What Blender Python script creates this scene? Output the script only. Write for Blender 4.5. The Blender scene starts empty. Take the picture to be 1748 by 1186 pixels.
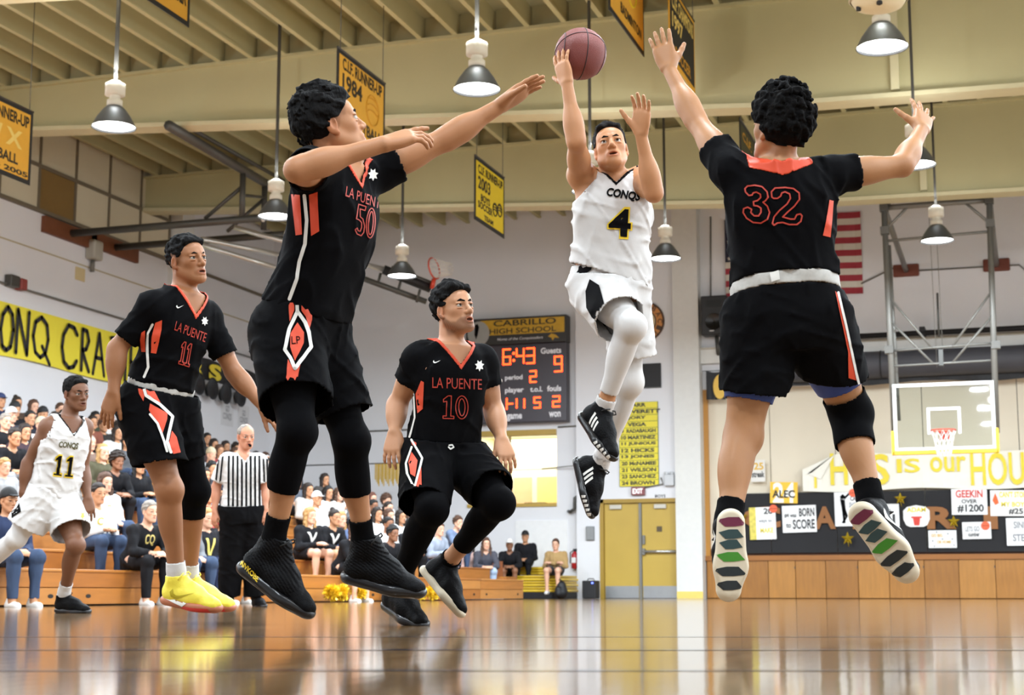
import bpy, bmesh, math, random
import numpy as np
from mathutils import Matrix, Vector, Quaternion
from mathutils.bvhtree import BVHTree
random.seed(7); RNG = np.random.default_rng(7)
sc = bpy.context.scene
COL = sc.collection
# ------------------------------------------------------------------ camera, world, exposure
FPX, CX, CY, HZ = 2700.0, 874.0, 593.0, 1010.0
_th = math.atan((HZ-CY)/FPX); _ps = math.atan(896/math.hypot(FPX, HZ-CY))
CF = np.array([-math.sin(_ps)*math.cos(_th), math.cos(_ps)*math.cos(_th), math.sin(_th)])
CR = np.array([math.cos(_ps), math.sin(_ps), 0.0]); CU = np.cross(CR, CF); CC = np.array([0, 0, .15])
cam = bpy.data.cameras.new('camera'); camo = bpy.data.objects.new('camera', cam); COL.objects.link(camo)
cam.sensor_width = 36; cam.lens = FPX/1748*36; cam.clip_end = 300
camo.matrix_world = Matrix(((CR[0], CU[0], -CF[0], CC[0]), (CR[1], CU[1], -CF[1], CC[1]), (CR[2], CU[2], -CF[2], CC[2]), (0, 0, 0, 1)))
cam.dof.use_dof = True; cam.dof.focus_distance = 6.6; cam.dof.aperture_fstop = 6.0
sc.camera = camo
W = bpy.data.worlds.new('world'); sc.world = W; W.use_nodes = True
W.node_tree.nodes['Background'].inputs[0].default_value = (.8, .85, 1, 1)
W.node_tree.nodes['Background'].inputs[1].default_value = .35
vs = sc.view_settings; vs.view_transform = 'Standard'; vs.look = 'None'; vs.gamma = 1; vs.use_curve_mapping = False
vs.exposure = 0.66
LAMP_W = 215.0

def ray(x, y): return CF+(x-CX)/FPX*CR-(y-CY)/FPX*CU
def aD(x, y, D): return CC+D*ray(x, y)
def aY(x, y, Y): r = ray(x, y); return CC+r*((Y-CC[1])/r[1])
def aX(x, y, X): r = ray(x, y); return CC+r*((X-CC[0])/r[0])
def camv(r, u, t):
    """direction from camera-frame components: right, up, towards the camera"""
    v = r*CR+u*CU-t*CF; return v/np.linalg.norm(v)
def nrm(v): v = np.asarray(v, float); return v/max(np.linalg.norm(v), 1e-9)
# ------------------------------------------------------------------ materials
def hexc(h):
    h = h.lstrip('#'); o = []
    for i in (0, 2, 4):
        v = int(h[i:i+2], 16)/255; o.append(v/12.92 if v <= .04045 else ((v+.055)/1.055)**2.4)
    return tuple(o)+(1,)
_M = {}
def M(name, col='#888888', rough=.6, metal=0, var=.06, vs_=8., bump=0, bs=60., emit=0, spec=.5, coat=0, trans=0, tint=False, sss=0, stretch=None, sheen=0):
    if name in _M: return _M[name]
    m = bpy.data.materials.new(name); _M[name] = m; m.use_nodes = True
    nt = m.node_tree; b = nt.nodes['Principled BSDF']; c = hexc(col) if isinstance(col, str) else col
    b.inputs['Roughness'].default_value = rough; b.inputs['Metallic'].default_value = metal
    b.inputs['Specular IOR Level'].default_value = spec; b.inputs['Coat Weight'].default_value = coat
    b.inputs['Transmission Weight'].default_value = trans
    if sheen: b.inputs['Sheen Weight'].default_value = sheen
    tc = nt.nodes.new('ShaderNodeTexCoord'); src = tc.outputs['Object']
    if stretch:
        mp = nt.nodes.new('ShaderNodeMapping'); mp.inputs['Scale'].default_value = stretch
        nt.links.new(src, mp.inputs['Vector']); src = mp.outputs['Vector']
    n = nt.nodes.new('ShaderNodeTexNoise'); n.inputs['Scale'].default_value = vs_; n.inputs['Detail'].default_value = 4
    nt.links.new(src, n.inputs['Vector'])
    mx = nt.nodes.new('ShaderNodeMix'); mx.data_type = 'RGBA'
    mx.inputs[6].default_value = tuple(v*(1-var) for v in c[:3])+(1,); mx.inputs[7].default_value = tuple(min(1, v*(1+var)) for v in c[:3])+(1,)
    nt.links.new(n.outputs['Fac'], mx.inputs[0]); out = mx.outputs[2]
    if tint:
        at = nt.nodes.new('ShaderNodeAttribute'); at.attribute_name = 'tint'
        m2 = nt.nodes.new('ShaderNodeMix'); m2.data_type = 'RGBA'; m2.blend_type = 'MULTIPLY'; m2.inputs[0].default_value = 1
        nt.links.new(out, m2.inputs[6]); nt.links.new(at.outputs['Color'], m2.inputs[7]); out = m2.outputs[2]
    nt.links.new(out, b.inputs['Base Color'])
    if bump:
        n2 = nt.nodes.new('ShaderNodeTexNoise'); n2.inputs['Scale'].default_value = bs; n2.inputs['Detail'].default_value = 3
        nt.links.new(src, n2.inputs['Vector'])
        bp = nt.nodes.new('ShaderNodeBump'); bp.inputs['Strength'].default_value = bump; bp.inputs['Distance'].default_value = .004
        nt.links.new(n2.outputs['Fac'], bp.inputs['Height']); nt.links.new(bp.outputs['Normal'], b.inputs['Normal'])
    if emit:
        b.inputs['Emission Color'].default_value = c; b.inputs['Emission Strength'].default_value = emit
    if sss:
        b.inputs['Subsurface Weight'].default_value = sss; b.inputs['Subsurface Radius'].default_value = (.012, .005, .003); b.inputs['Subsurface Scale'].default_value = .6
    return m
# ------------------------------------------------------------------ objects
def tag(o, label=None, cat=None, group=None, kind=None):
    if label: o['label'] = label
    if cat: o['category'] = cat
    if group: o['group'] = group
    if kind: o['kind'] = kind
    return o
def thing(name, label, cat, loc=(0, 0, 0), group=None):
    o = bpy.data.objects.new(name, None); COL.objects.link(o); o.location = tuple(float(v) for v in loc); o.empty_display_size = .1
    return tag(o, label, cat, group)
def adopt(o, parent):
    if parent is not None:
        o.parent = parent
        if parent.type == 'EMPTY': o.matrix_parent_inverse = Matrix.Translation(-Vector(parent.location))
def link(name, me, m=None, parent=None, smooth=False):
    if m is not None and not me.materials: me.materials.append(m)
    if smooth: me.shade_smooth()
    o = bpy.data.objects.new(name, me); COL.objects.link(o); adopt(o, parent); return o
def ob(name, bm, m, parent=None, smooth=False):
    me = bpy.data.meshes.new(name); bm.normal_update(); bm.to_mesh(me); bm.free(); return link(name, me, m, parent, smooth)
def NB(): return bmesh.new()
def box(bm, x0, x1, y0, y1, z0, z1, bev=0):
    vs_ = [bm.verts.new(p) for p in ((x0, y0, z0), (x1, y0, z0), (x1, y1, z0), (x0, y1, z0), (x0, y0, z1), (x1, y0, z1), (x1, y1, z1), (x0, y1, z1))]
    fs = [bm.faces.new([vs_[i] for i in f]) for f in ((3, 2, 1, 0), (4, 5, 6, 7), (0, 1, 5, 4), (1, 2, 6, 5), (2, 3, 7, 6), (3, 0, 4, 7))]
    if bev:
        es = list({e for f in fs for e in f.edges})
        bmesh.ops.bevel(bm, geom=es, offset=bev, segments=2, affect='EDGES', profile=.5)
    return bm
def B(name, m, x0, x1, y0, y1, z0, z1, parent=None, bev=0): return ob(name, box(NB(), x0, x1, y0, y1, z0, z1, bev), m, parent)
def frame_of(d):
    d = nrm(d); a = np.array([0, 0, 1.]) if abs(d[2]) < .9 else np.array([1., 0, 0])
    u = nrm(np.cross(a, d)); return u, np.cross(d, u)
def tube(bm, pts, r, seg=8, cap=True):
    pts = [np.asarray(p, float) for p in pts]; rs = r if isinstance(r, (list, tuple)) else [r]*len(pts); rings = []
    for i, p in enumerate(pts):
        d = pts[min(i+1, len(pts)-1)]-pts[max(i-1, 0)]
        if i == 0: u, v = frame_of(d)
        else:
            d = nrm(d); u = nrm(u-d*np.dot(u, d)); v = np.cross(d, u)
        rings.append([bm.verts.new(tuple(p+rs[i]*(math.cos(a)*u+math.sin(a)*v))) for a in [2*math.pi*k/seg for k in range(seg)]])
    for a, b in zip(rings, rings[1:]):
        for k in range(seg): bm.faces.new((a[k], a[(k+1) % seg], b[(k+1) % seg], b[k]))
    if cap: bm.faces.new(rings[0][::-1]); bm.faces.new(rings[-1])
    return bm
def T(name, m, pts, r, parent=None, seg=8): return ob(name, tube(NB(), pts, r, seg), m, parent, True)
def lathe(bm, prof, c=(0, 0, 0), seg=24):
    rings = [[bm.verts.new((c[0]+r*math.cos(2*math.pi*k/seg), c[1]+r*math.sin(2*math.pi*k/seg), c[2]+z)) for k in range(seg)] for r, z in prof]
    for a, b in zip(rings, rings[1:]):
        for k in range(seg): bm.faces.new((a[k], a[(k+1) % seg], b[(k+1) % seg], b[k]))
    return bm
def prism(bm, poly, o, ex, ey, en, th):
    """polygon (2-D list) extruded by th along en, in the frame o, ex, ey"""
    o, ex, ey, en = map(np.asarray, (o, ex, ey, en))
    a = [bm.verts.new(tuple(o+x*ex+y*ey)) for x, y in poly]; b = [bm.verts.new(tuple(o+x*ex+y*ey+th*en)) for x, y in poly]
    n = len(poly); bm.faces.new(b); bm.faces.new(a[::-1])
    for i in range(n): bm.faces.new((a[i], a[(i+1) % n], b[(i+1) % n], b[i]))
    bmesh.ops.triangulate(bm, faces=[f for f in bm.faces if len(f.verts) > 4])
    return bm
_TX = {}
def text_geo(s, bold=0.0, shear=0.0):
    """glyph outlines of s as 2-D verts in the unit box and triangles"""
    k = (s, bold, shear)
    if k in _TX: return _TX[k]
    cu = bpy.data.curves.new('t', 'FONT'); cu.body = s; cu.resolution_u = 3; cu.offset = bold; cu.shear = shear; cu.space_line = .85; cu.align_x = 'CENTER'
    o = bpy.data.objects.new('t', cu); COL.objects.link(o); dg = bpy.context.evaluated_depsgraph_get()
    me = bpy.data.meshes.new_from_object(o.evaluated_get(dg)); bpy.data.objects.remove(o); bpy.data.curves.remove(cu)
    v = np.zeros(len(me.vertices)*3); me.vertices.foreach_get('co', v); v = v.reshape(-1, 3)[:, :2]
    me.calc_loop_triangles(); f = np.zeros(len(me.loop_triangles)*3, int); me.loop_triangles.foreach_get('vertices', f); f = f.reshape(-1, 3)
    bpy.data.meshes.remove(me)
    lo, hi = v.min(0), v.max(0); _TX[k] = ((v-lo)/np.maximum(hi-lo, 1e-6), f); return _TX[k]
def add_text(bm, s, o, ex, ey, w, h, bold=0.0, shear=0.0):
    v, f = text_geo(s, bold, shear); o, ex, ey = map(np.asarray, (o, ex, ey))
    vv = [bm.verts.new(tuple(o+ex*(a*w)+ey*(b*h))) for a, b in v]
    for t in f:
        try: bm.faces.new([vv[i] for i in t])
        except ValueError: pass
    return bm
def lettering(name, s, m, o, ex, ey, w, h, parent, bold=0.0, shear=0.0):
    return ob(name, add_text(NB(), s, o, ex, ey, w, h, bold, shear), m, parent)
def stroke(pts, w):
    """flat ribbon with round ends along 2-D points: list of convex polygons"""
    out = []; pts = [np.asarray(p, float) for p in pts]
    for a, b in zip(pts, pts[1:]):
        d = b-a; L = np.linalg.norm(d)
        if L < 1e-9: continue
        d /= L; n = np.array([-d[1], d[0]])*w/2
        out.append([a-n, b-n, b+n, a+n])
    for p in pts: out.append([p+w/2*np.array([math.cos(t), math.sin(t)]) for t in np.linspace(0, 2*math.pi, 9)[:-1]])
    return out
def polys_bm(bm, polys, o, ex, ey):
    o, ex, ey = map(np.asarray, (o, ex, ey))
    for p in polys: bm.faces.new([bm.verts.new(tuple(o+x*ex+y*ey)) for x, y in p])
    return bm
def star(n=5, r=.42): return [(math.sin(math.pi*i/n)*(1 if i % 2 == 0 else r), math.cos(math.pi*i/n)*(1 if i % 2 == 0 else r)) for i in range(2*n)]
def circ(n=24, r=1.): return [(r*math.cos(2*math.pi*i/n), r*math.sin(2*math.pi*i/n)) for i in range(n)]
EX, EY, EZ = np.array([1., 0, 0]), np.array([0, 1., 0]), np.array([0, 0, 1.])
# ================================================================== ROOM
YB, XL, XR, YF, ZC, ZT = 35.5, -18.0, 15.0, -7.0, 9.05, 9.42
white = M('white_wall_paint', '#dfdfe2', .6, var=.05, vs_=.7, bump=.25, bs=12)
cream = M('cream_ceiling_paint', '#b2ab82', .7, var=.07, vs_=1.2)
creamdeck = M('ceiling_deck_paint', '#a29b76', .8, var=.1, vs_=.8)
trimw = M('white_trim_paint', '#d8d7d2', .5)
oak = M('stage_oak', '#c68a3c', .35, var=.28, vs_=5, stretch=(4, 4, .5), coat=.2)
yel = M('yellow_paint', '#e0b545', .5)
black = M('matte_black', '#131316', .6, var=.2, vs_=3)
steel = M('grey_painted_steel', '#77756f', .45, metal=.3)
dsteel = M('dark_steel', '#4b4a46', .45, metal=.3)
# floor: varnished maple strips with a hard gloss
fm = bpy.data.materials.new('varnished_maple'); fm.use_nodes = True; nt = fm.node_tree; pb = nt.nodes['Principled BSDF']
tc = nt.nodes.new('ShaderNodeTexCoord'); mp = nt.nodes.new('ShaderNodeMapping'); mp.inputs['Rotation'].default_value = (0, 0, math.pi/2)
br = nt.nodes.new('ShaderNodeTexBrick'); br.inputs['Scale'].default_value = 1; br.inputs['Brick Width'].default_value = 1.1; br.inputs['Row Height'].default_value = .057
br.inputs['Mortar Size'].default_value = .0008; br.inputs['Color1'].default_value = hexc('#7b5f3e'); br.inputs['Color2'].default_value = hexc('#684e30'); br.inputs['Mortar'].default_value = hexc('#6d4a24')
ns = nt.nodes.new('ShaderNodeTexNoise'); ns.inputs['Scale'].default_value = 3; mp2 = nt.nodes.new('ShaderNodeMapping'); mp2.inputs['Scale'].default_value = (8, .6, 1)
bp = nt.nodes.new('ShaderNodeBump'); bp.inputs['Strength'].default_value = .012; bp.inputs['Distance'].default_value = .02
nt.links.new(tc.outputs['Object'], mp.inputs[0]); nt.links.new(mp.outputs[0], br.inputs[0]); nt.links.new(br.outputs[0], pb.inputs['Base Color'])
nt.links.new(tc.outputs['Object'], mp2.inputs[0]); nt.links.new(mp2.outputs[0], ns.inputs[0]); nt.links.new(ns.outputs[0], bp.inputs['Height']); nt.links.new(bp.outputs[0], pb.inputs['Normal'])
pb.inputs['Roughness'].default_value = .09; pb.inputs['Specular IOR Level'].default_value = .75
fl = tag(B('floor', fm, XL-.3, XR+.3, YF-.3, YB+.3, -.1, 0), kind='structure')
linem = M('navy_line_reflection_paint', '#23232e', .12, spec=.6)  # court lines plus floor reflections, both painted as dark strips
def floor_line(p, q, w):
    p, q = np.array([p[0], p[1], 0.]), np.array([q[0], q[1], 0.]); d = nrm(q-p); n = np.array([-d[1], d[0], 0])*w/2; bm = NB()
    bm.faces.new([bm.verts.new(tuple(v+EZ*.0012)) for v in (p-n, q-n, q+n, p+n)]); return ob('line_reflection_strip', bm, linem, fl)
for yy, w in ((1086, .06), (1108, .08), (1143, .05)):
    a = aD(-300, yy, .15*FPX/(yy-HZ)); b = aD(2050, yy, .15*FPX/(yy-HZ)); floor_line(a, b, w)
# ceiling deck, purlins, girders
cl = tag(B('ceiling', creamdeck, XL-.3, XR+.3, YF-.3, YB+.3, ZT, ZT+.15), kind='structure')
pm = None
for i in range(54):
    x = XL+.35+i*.61
    if pm is None:
        bm = box(NB(), -.022, .022, YF, YB, ZC, ZT); box(bm, -.042, .042, YF, YB, ZC-.012, ZC+.03)
        o = ob('purlin', bm, cream, cl); pm = o.data
    else: o = link('purlin', pm, cream, cl)
    o.location.x = x
bm = NB(); j = 0
def girder(y):
    prof = [(XL+.5, 8.33), (-3.6, 7.4), (.6, 7.32), (XR, 8.2)]
    bm = NB(); top = ZC-.012
    prism(bm, [(XL, top), (XL, prof[0][1])]+prof[1:3]+[(XR, prof[3][1]), (XR, top)], (0, y-.06, 0), EX, EZ, EY, .12)
    g = ob('girder', bm, cream, cl)
    bm = NB(); pts = [(XL, prof[0][1])]+prof[1:]
    for (xa, za), (xb, zb) in zip(pts, pts[1:]): prism(bm, [(xa, za-.07), (xb, zb-.07), (xb, zb), (xa, za)], (0, y-.2, 0), EX, EZ, EY, .4)
    ob('bottom_flange', bm, M('flange_paint', '#c3bc98', .6), g)
    B('top_flange', cream, XL, XR, y-.16, y+.16, top-.05, top, g)
    for x in (-1.62,): B('web_stiffener', M('flange_paint'), x-.06, x+.06, y-.17, y-.05, 7.42, top, g)
    return g
for y in (4.5, 10.7, 16.9, 23.1, 29.3): girder(y)
for y in (23.1, 29.3):   # blocking between purlins over the girders
    bm = NB()
    for i in range(53): box(bm, XL+.35+i*.61+.05, XL+.35+(i+1)*.61-.05, y-.02, y+.02, ZC, ZT)
    tag(ob('purlin_blocking', bm, creamdeck, cl), kind='stuff')
# walls
wl = tag(B('wall_left', white, XL-.3, XL, YF-.3, YB+.3, 0, ZT), kind='structure')
tag(B('wall_right', white, XR, XR+.3, YF-.3, YB+.3, 0, ZT), kind='structure')
tag(B('wall_front', white, XL, XR, YF-.3, YF, 0, ZT), kind='structure')
wb = None
def back_wall():
    bm = NB(); D0, D1 = YB, YB+.3
    wx0, wx1, wz0, wz1 = -12.75, -10.54, 2.15, 3.8      # window hole
    for r in ((XL, wx0, 0, ZT), (wx0, wx1, 0, wz0), (wx0, wx1, wz1, ZT), (wx1, -10.0, 0, ZT)): box(bm, r[0], r[1], D0, D1, r[2], r[3])
    return tag(ob('wall_back', bm, white), kind='structure')
wb = back_wall()
YD = YB-.22                                                      # slightly proud bay with the doors
bm = NB()
dx0, dx1, dz = -9.36, -7.66, 2.16
for r in ((-10.0, dx0-.09, 0, ZT), (dx0-.09, dx1+.02, dz+.09, ZT)): box(bm, r[0], r[1], YD, YB+.3, r[2], r[3])
ob('door_bay_wall', bm, white, wb)
B('pillar', trimw, dx1+.02, -7.05, YD-.16, YB+.3, 0, ZT, wb)
B('pillar_kick_band', M('kick_yellow', '#e6c867', .4), dx1+.02, -7.05, YD-.164, YD-.158, .005, .16, wb)
# upper part over the stage
sx0 = -7.05
B('stage_header_wall', white, sx0, XR, YB, YB+.3, 4.72, ZT, wb)
B('stage_header_box', trimw, sx0, XR, YB-.16, YB, 5.3, 5.62, wb)
B('stage_header_ledge', M('ledge_grey', '#bdb6a6', .6), sx0, XR, YB-.2, YB, 5.62, 5.66, wb)
# stage: wood apron of separate panels, cap, folding partition
ap = tag(B('trim_1', M('stage_backing_wood', '#7a4c22', .5), sx0, XR, YB+.06, YB+.3, 0, .94), kind='structure')  # darker brown wood backing behind the apron panels
sm = None; pw = .70; x = sx0+.03; k = 0
woods = [M('oak_panel_a', '#a06a28', .35, var=.25, vs_=4, stretch=(5, 5, .6)), M('oak_panel_b', '#956123', .35, var=.28, vs_=4, stretch=(5, 5, .6)), M('oak_panel_c', '#a8722f', .35, var=.22, vs_=4, stretch=(5, 5, .6))]
ws = [.75, .63, .6, .66, .7, .66, .74, .72]
while x < XR-.8:
    w = ws[k % 8]; o = B('apron_panel', woods[k*7 % 3], x, x+w-.012, YB-.02+.006*(k % 2), YB+.06, .015, .84, ap, .004); x += w; k += 1
    if k < 14 and k % 2: B('finger_latch', dsteel, x-.03, x-.01, YB-.035, YB-.02, .66, .7, o)
B('stage_nosing', M('nosing_oak', '#965d24', .3, var=.2, vs_=4, stretch=(.5, 5, 5)), sx0, XR, YB-.06, YB+.3, .84, .95, ap)
B('stage_back_rail', M('dark_stage_rail', '#5f3519', .5), sx0, XR, YB+.1, YB+.3, .95, 1.1, ap)  # dark brown rail just above the stage nosing
pc = M('cream_partition', '#d9cdb6', .55, var=.04, vs_=1)
k = 0
for xa, xb in zip([sx0+.1, -5.55, -4.1, -2.2, -.2, 1.7, 3.6, 5.5, 7.4, 9.3, 11.2], [-5.55, -4.1, -2.2, -.2, 1.7, 3.6, 5.5, 7.4, 9.3, 11.2, XR]):
    B('partition_panel', pc, xa, xb-.015, YB+.12, YB+.2, .95, 4.75, wb)
B('partition_stile', M('stile_wood', '#b9802f', .5), sx0, sx0+.1, YB+.02, YB+.2, .95, 4.75, wb)
B('partition_backing', dsteel, sx0, XR, YB+.2, YB+.3, 0, 4.8, wb)
# left wall: clerestory panels, rails, pipes
zt = [7.43, 8.3, 9.2]; mul = [25.4-1.22*i for i in range(8, 0, -1)]+[25.4+1.22*i for i in range(5)]; mul = sorted(mul)
pn = M('clerestory_panel', '#c9c0a6', .65, var=.04, vs_=1); pnb = M('clerestory_brown_panel', '#7d6231', .7)
wn = tag(ob('window_1', box(NB(), XL, XL+.02, mul[0], mul[-1], zt[0], 9.3), M('clerestory_backing', '#8b846d', .8)), kind='structure')
for a, b in zip(mul, mul[1:]):
    for c, d in ((0, 1), (1, 2)):
        brown = c == 0 and abs(a-25.4) < .1
        B('window_panel', pnb if brown else pn, XL+.02, XL+.045, a+.03, b-.03, zt[c]+.03, zt[c+1]-.03, wn)
rl = M('rail_brown_grey', '#6d6351', .6)
for z in zt: B('window_rail', rl, XL, XL+.08, mul[0], mul[-1], z-.035, z+.035, wn)
for y in mul: B('window_mullion', rl, XL, XL+.07, y-.03, y+.03, zt[0], zt[2], wn)
B('sill_rail', rl, XL, XL+.06, mul[-1], YB, 7.40, 7.46, wl)
B('wall_column', trimw, XL, XL+.35, 30.35, 30.85, 6.2, ZC, wl)
T('wall_pipe', steel, [(XL+.05, 10, 5.83), (XL+.05, YB, 5.80)], .022, wl)
B('wall_joint_strip', M('joint_tan', '#b5a98b', .7), XL, XL+.006, 8, YB, 6.65, 6.68, wl)
for px, py, s in ((136, 468, .16), (428, 573, .14)):
    p = aX(px, py, XL); B('wall_patch', M('patch_tan', '#cdbb8e', .7), XL, XL+.02, p[1]-s, p[1]+s, p[2]-.13, p[2]+.13, wl)
p = aX(17, 482, XL); t = thing('alarm_bell', 'grey and red fire alarm box at the end of the left wall pipe', 'alarm', (XL, p[1], p[2]))
B('box', dsteel, XL+.001, XL+.16, p[1]-.18, p[1]+.1, p[2]-.1, p[2]+.12, t, .02); B('red_cover', M('alarm_red', '#8a3a33', .5), XL+.02, XL+.19, p[1]+.1, p[1]+.3, p[2]-.12, p[2]+.1, t, .03)
p = aX(153, 436, XL); t = thing('wall_fan', 'grey wire caged fixture on the left wall above the yellow banner', 'fixture', (XL, p[1], p[2]))
B('cage', M('fixture_grey', '#a9a69a', .5), XL, XL+.22, p[1]-.17, p[1]+.17, p[2]-.1, p[2]+.3, t, .04); T('neck', steel, [(XL+.08, p[1], p[2]-.1), (XL+.08, p[1], p[2]-.34)], .045, t)
# baseboard on the back wall, conduit lines
for z, xa, xb in ((4.02, -16, -12.9), (3.97, -10.5, -9.9)): T('wall_conduit', steel, [(xa, YB-.03, z), (xb, YB-.03, z+.02)], .02, wb)
T('wall_conduit', steel, [(-10.9, YB-.03, 3.0), (-9.9, YB-.24, 3.05)], .012, wb)
for pts in ([(1560, 462), (1740, 452), (1760, 470)], [(1470, 484), (1530, 455), (1560, 460)], [(1213, 370), (1213, 505)], [(1128, 815), (1132, 826), (1100, 832)]):
    yy = YB-.03 if pts[0][0] > 1200 else YD-.03
    T('wall_conduit', steel, [aY(x, y, yy) for x, y in pts], .018, wb)
bm = NB(); p = aY(748/3.49+760, 660/3.49+700, YB-.1)
T('standpipe', dsteel, [(-10.25, YB-.02, 2.0), (-10.18, YB-.12, 1.98), (-10.08, YB-.12, 2.05), (-10.07, YB-.12, 2.3), (-10.0, YB-.1, 2.34)], .04, wb)
B('white_wall_panel', M('panel_white', '#e6e6e6', .5), -11.55, -10.28, YB-.02, YB, .7, 1.8, wb)
# window into the lit office
w1 = tag(B('window_2', M('office_wall', '#f0e6c8', .6), -12.9, -10.4, YB+1.9, YB+1.96, 1.9, 4.1), kind='structure')
bm = NB()
for r in ((-12.75, -10.54, 2.12, 2.2), (-12.75, -10.54, 3.80, 3.93), (-11.72, -11.69, 2.2, 3.8)): box(bm, r[0], r[1], YB-.04, YB+.1, r[2], r[3])
ob('window_frame', bm, M('frame_ochre', '#b49442', .5), w1)
B('window_mullion', trimw, -11.73, -11.69, YB-.02, YB+.05, 2.2, 3.8, w1); T('window_rail', trimw, [(-12.7, YB, 2.98), (-10.5, YB, 3.0)], .012, w1)
for n, c, r in (('office_side', '#f0e6c8', (-12.9, -12.75, YB+.3, YB+1.95, 1.9, 4.1)), ('office_side', '#f0e6c8', (-10.54, -10.4, YB+.3, YB+1.95, 1.9, 4.1)), ('office_floor', '#b89a60', (-12.9, -10.4, YB+.3, YB+1.95, 1.9, 2.14)), ('office_ceiling', '#f4ead0', (-12.9, -10.4, YB+.3, YB+1.95, 3.93, 4.1)),
                ('notice_board', '#e5cd80', (-11.6, -10.75, YB+1.85, YB+1.9, 2.2, 2.95)), ('door_leaf', '#d6b48c', (-12.2, -11.75, YB+1.85, YB+1.9, 2.1, 2.95)), ('door_leaf', '#8d6a35', (-12.45, -12.25, YB+1.85, YB+1.9, 2.1, 2.9)), ('desk_clutter', '#6d5b3a', (-11.5, -11.0, YB+.5, YB+.8, 2.14, 2.25)), ('pipe_rack', '#6c4f2b', (-10.62, -10.56, YB+.6, YB+.64, 2.14, 2.9))):
    B(n, M(n+c, c, .6), *r, w1)
la = bpy.data.lights.new('office_lamp', 'AREA'); la.energy = 42; la.size = 1.6; la.color = (1, .96, .86); lo = bpy.data.objects.new('office_lamp', la); COL.objects.link(lo); lo.location = (-11.65, YB+1.1, 3.9)
gl = bpy.data.materials.new('window_glass'); gl.use_nodes = True; gnt = gl.node_tree; gnt.nodes.remove(gnt.nodes['Principled BSDF'])
tr = gnt.nodes.new('ShaderNodeBsdfTransparent'); gs = gnt.nodes.new('ShaderNodeBsdfGlossy'); gs.inputs['Roughness'].default_value = .03; mxs = gnt.nodes.new('ShaderNodeMixShader'); fr = gnt.nodes.new('ShaderNodeFresnel'); fr.inputs[0].default_value = 1.3
tr.inputs[0].default_value = (.93, .96, .95, 1); gnt.links.new(fr.outputs[0], mxs.inputs[0]); gnt.links.new(tr.outputs[0], mxs.inputs[1]); gnt.links.new(gs.outputs[0], mxs.inputs[2]); gnt.links.new(mxs.outputs[0], gnt.nodes['Material Output'].inputs[0])
for a, b in ((-12.75, -11.73), (-11.69, -10.54)): B('window_pane', gl, a, b, YB+.01, YB+.018, 2.2, 3.8, w1)
# doors
dm = M('door_mustard', '#b99a3e', .45, var=.08, vs_=2); fmx = M('door_frame_ochre', '#a2822c', .5); kick = M('kick_plate', '#9d9fa0', .35, metal=.6)
d1 = tag(ob('door_1', box(box(box(NB(), dx0-.09, dx0, YD-.02, YB+.1, 0, dz+.09), dx1, dx1+.02, YD-.02, YB+.1, 0, dz), dx0-.09, dx1+.02, YD-.02, YB+.1, dz, dz+.09), fmx), kind='structure')
mid = (dx0+dx1)/2
B('door_backing', fmx, dx0, dx1, YB+.05, YB+.1, 0, dz, d1)
for a, b in ((dx0, mid-.03), (mid+.03, dx1)):
    lf = B('door_leaf', dm, a+.006, b-.006, YD+.06, YD+.11, .01, dz-.006, d1); B('kick_plate', kick, a+.02, b-.02, YD+.05, YD+.062, .01, .28, lf)
    B('closer', M('closer_grey', '#b8b3a6', .4, metal=.3), a+.14 if a < mid-.1 else a+.3, a+.42 if a < mid-.1 else a+.58, YD-.0, YD+.06, dz-.14, dz-.04, lf, .008)
B('door_mullion', steel, mid-.03, mid+.03, YD+.02, YD+.11, 0, dz, d1)
T('push_bar', M('bright_steel', '#c9c9c6', .25, metal=.8), [(mid+.06, YD-.0, 1.05), (dx1-.03, YD-.0, 1.05)], .035, d1); B('bar_bracket', steel, mid+.05, mid+.11, YD-.03, YD+.06, .98, 1.12, d1); B('lever', steel, mid+.05, mid+.11, YD+.01, YD+.06, 1.22, 1.42, d1)
B('vision_panel', M('brown_plate', '#4d3d1c', .4), mid+.38, mid+.5, YD+.045, YD+.06, 1.5, 1.62, d1)
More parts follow.
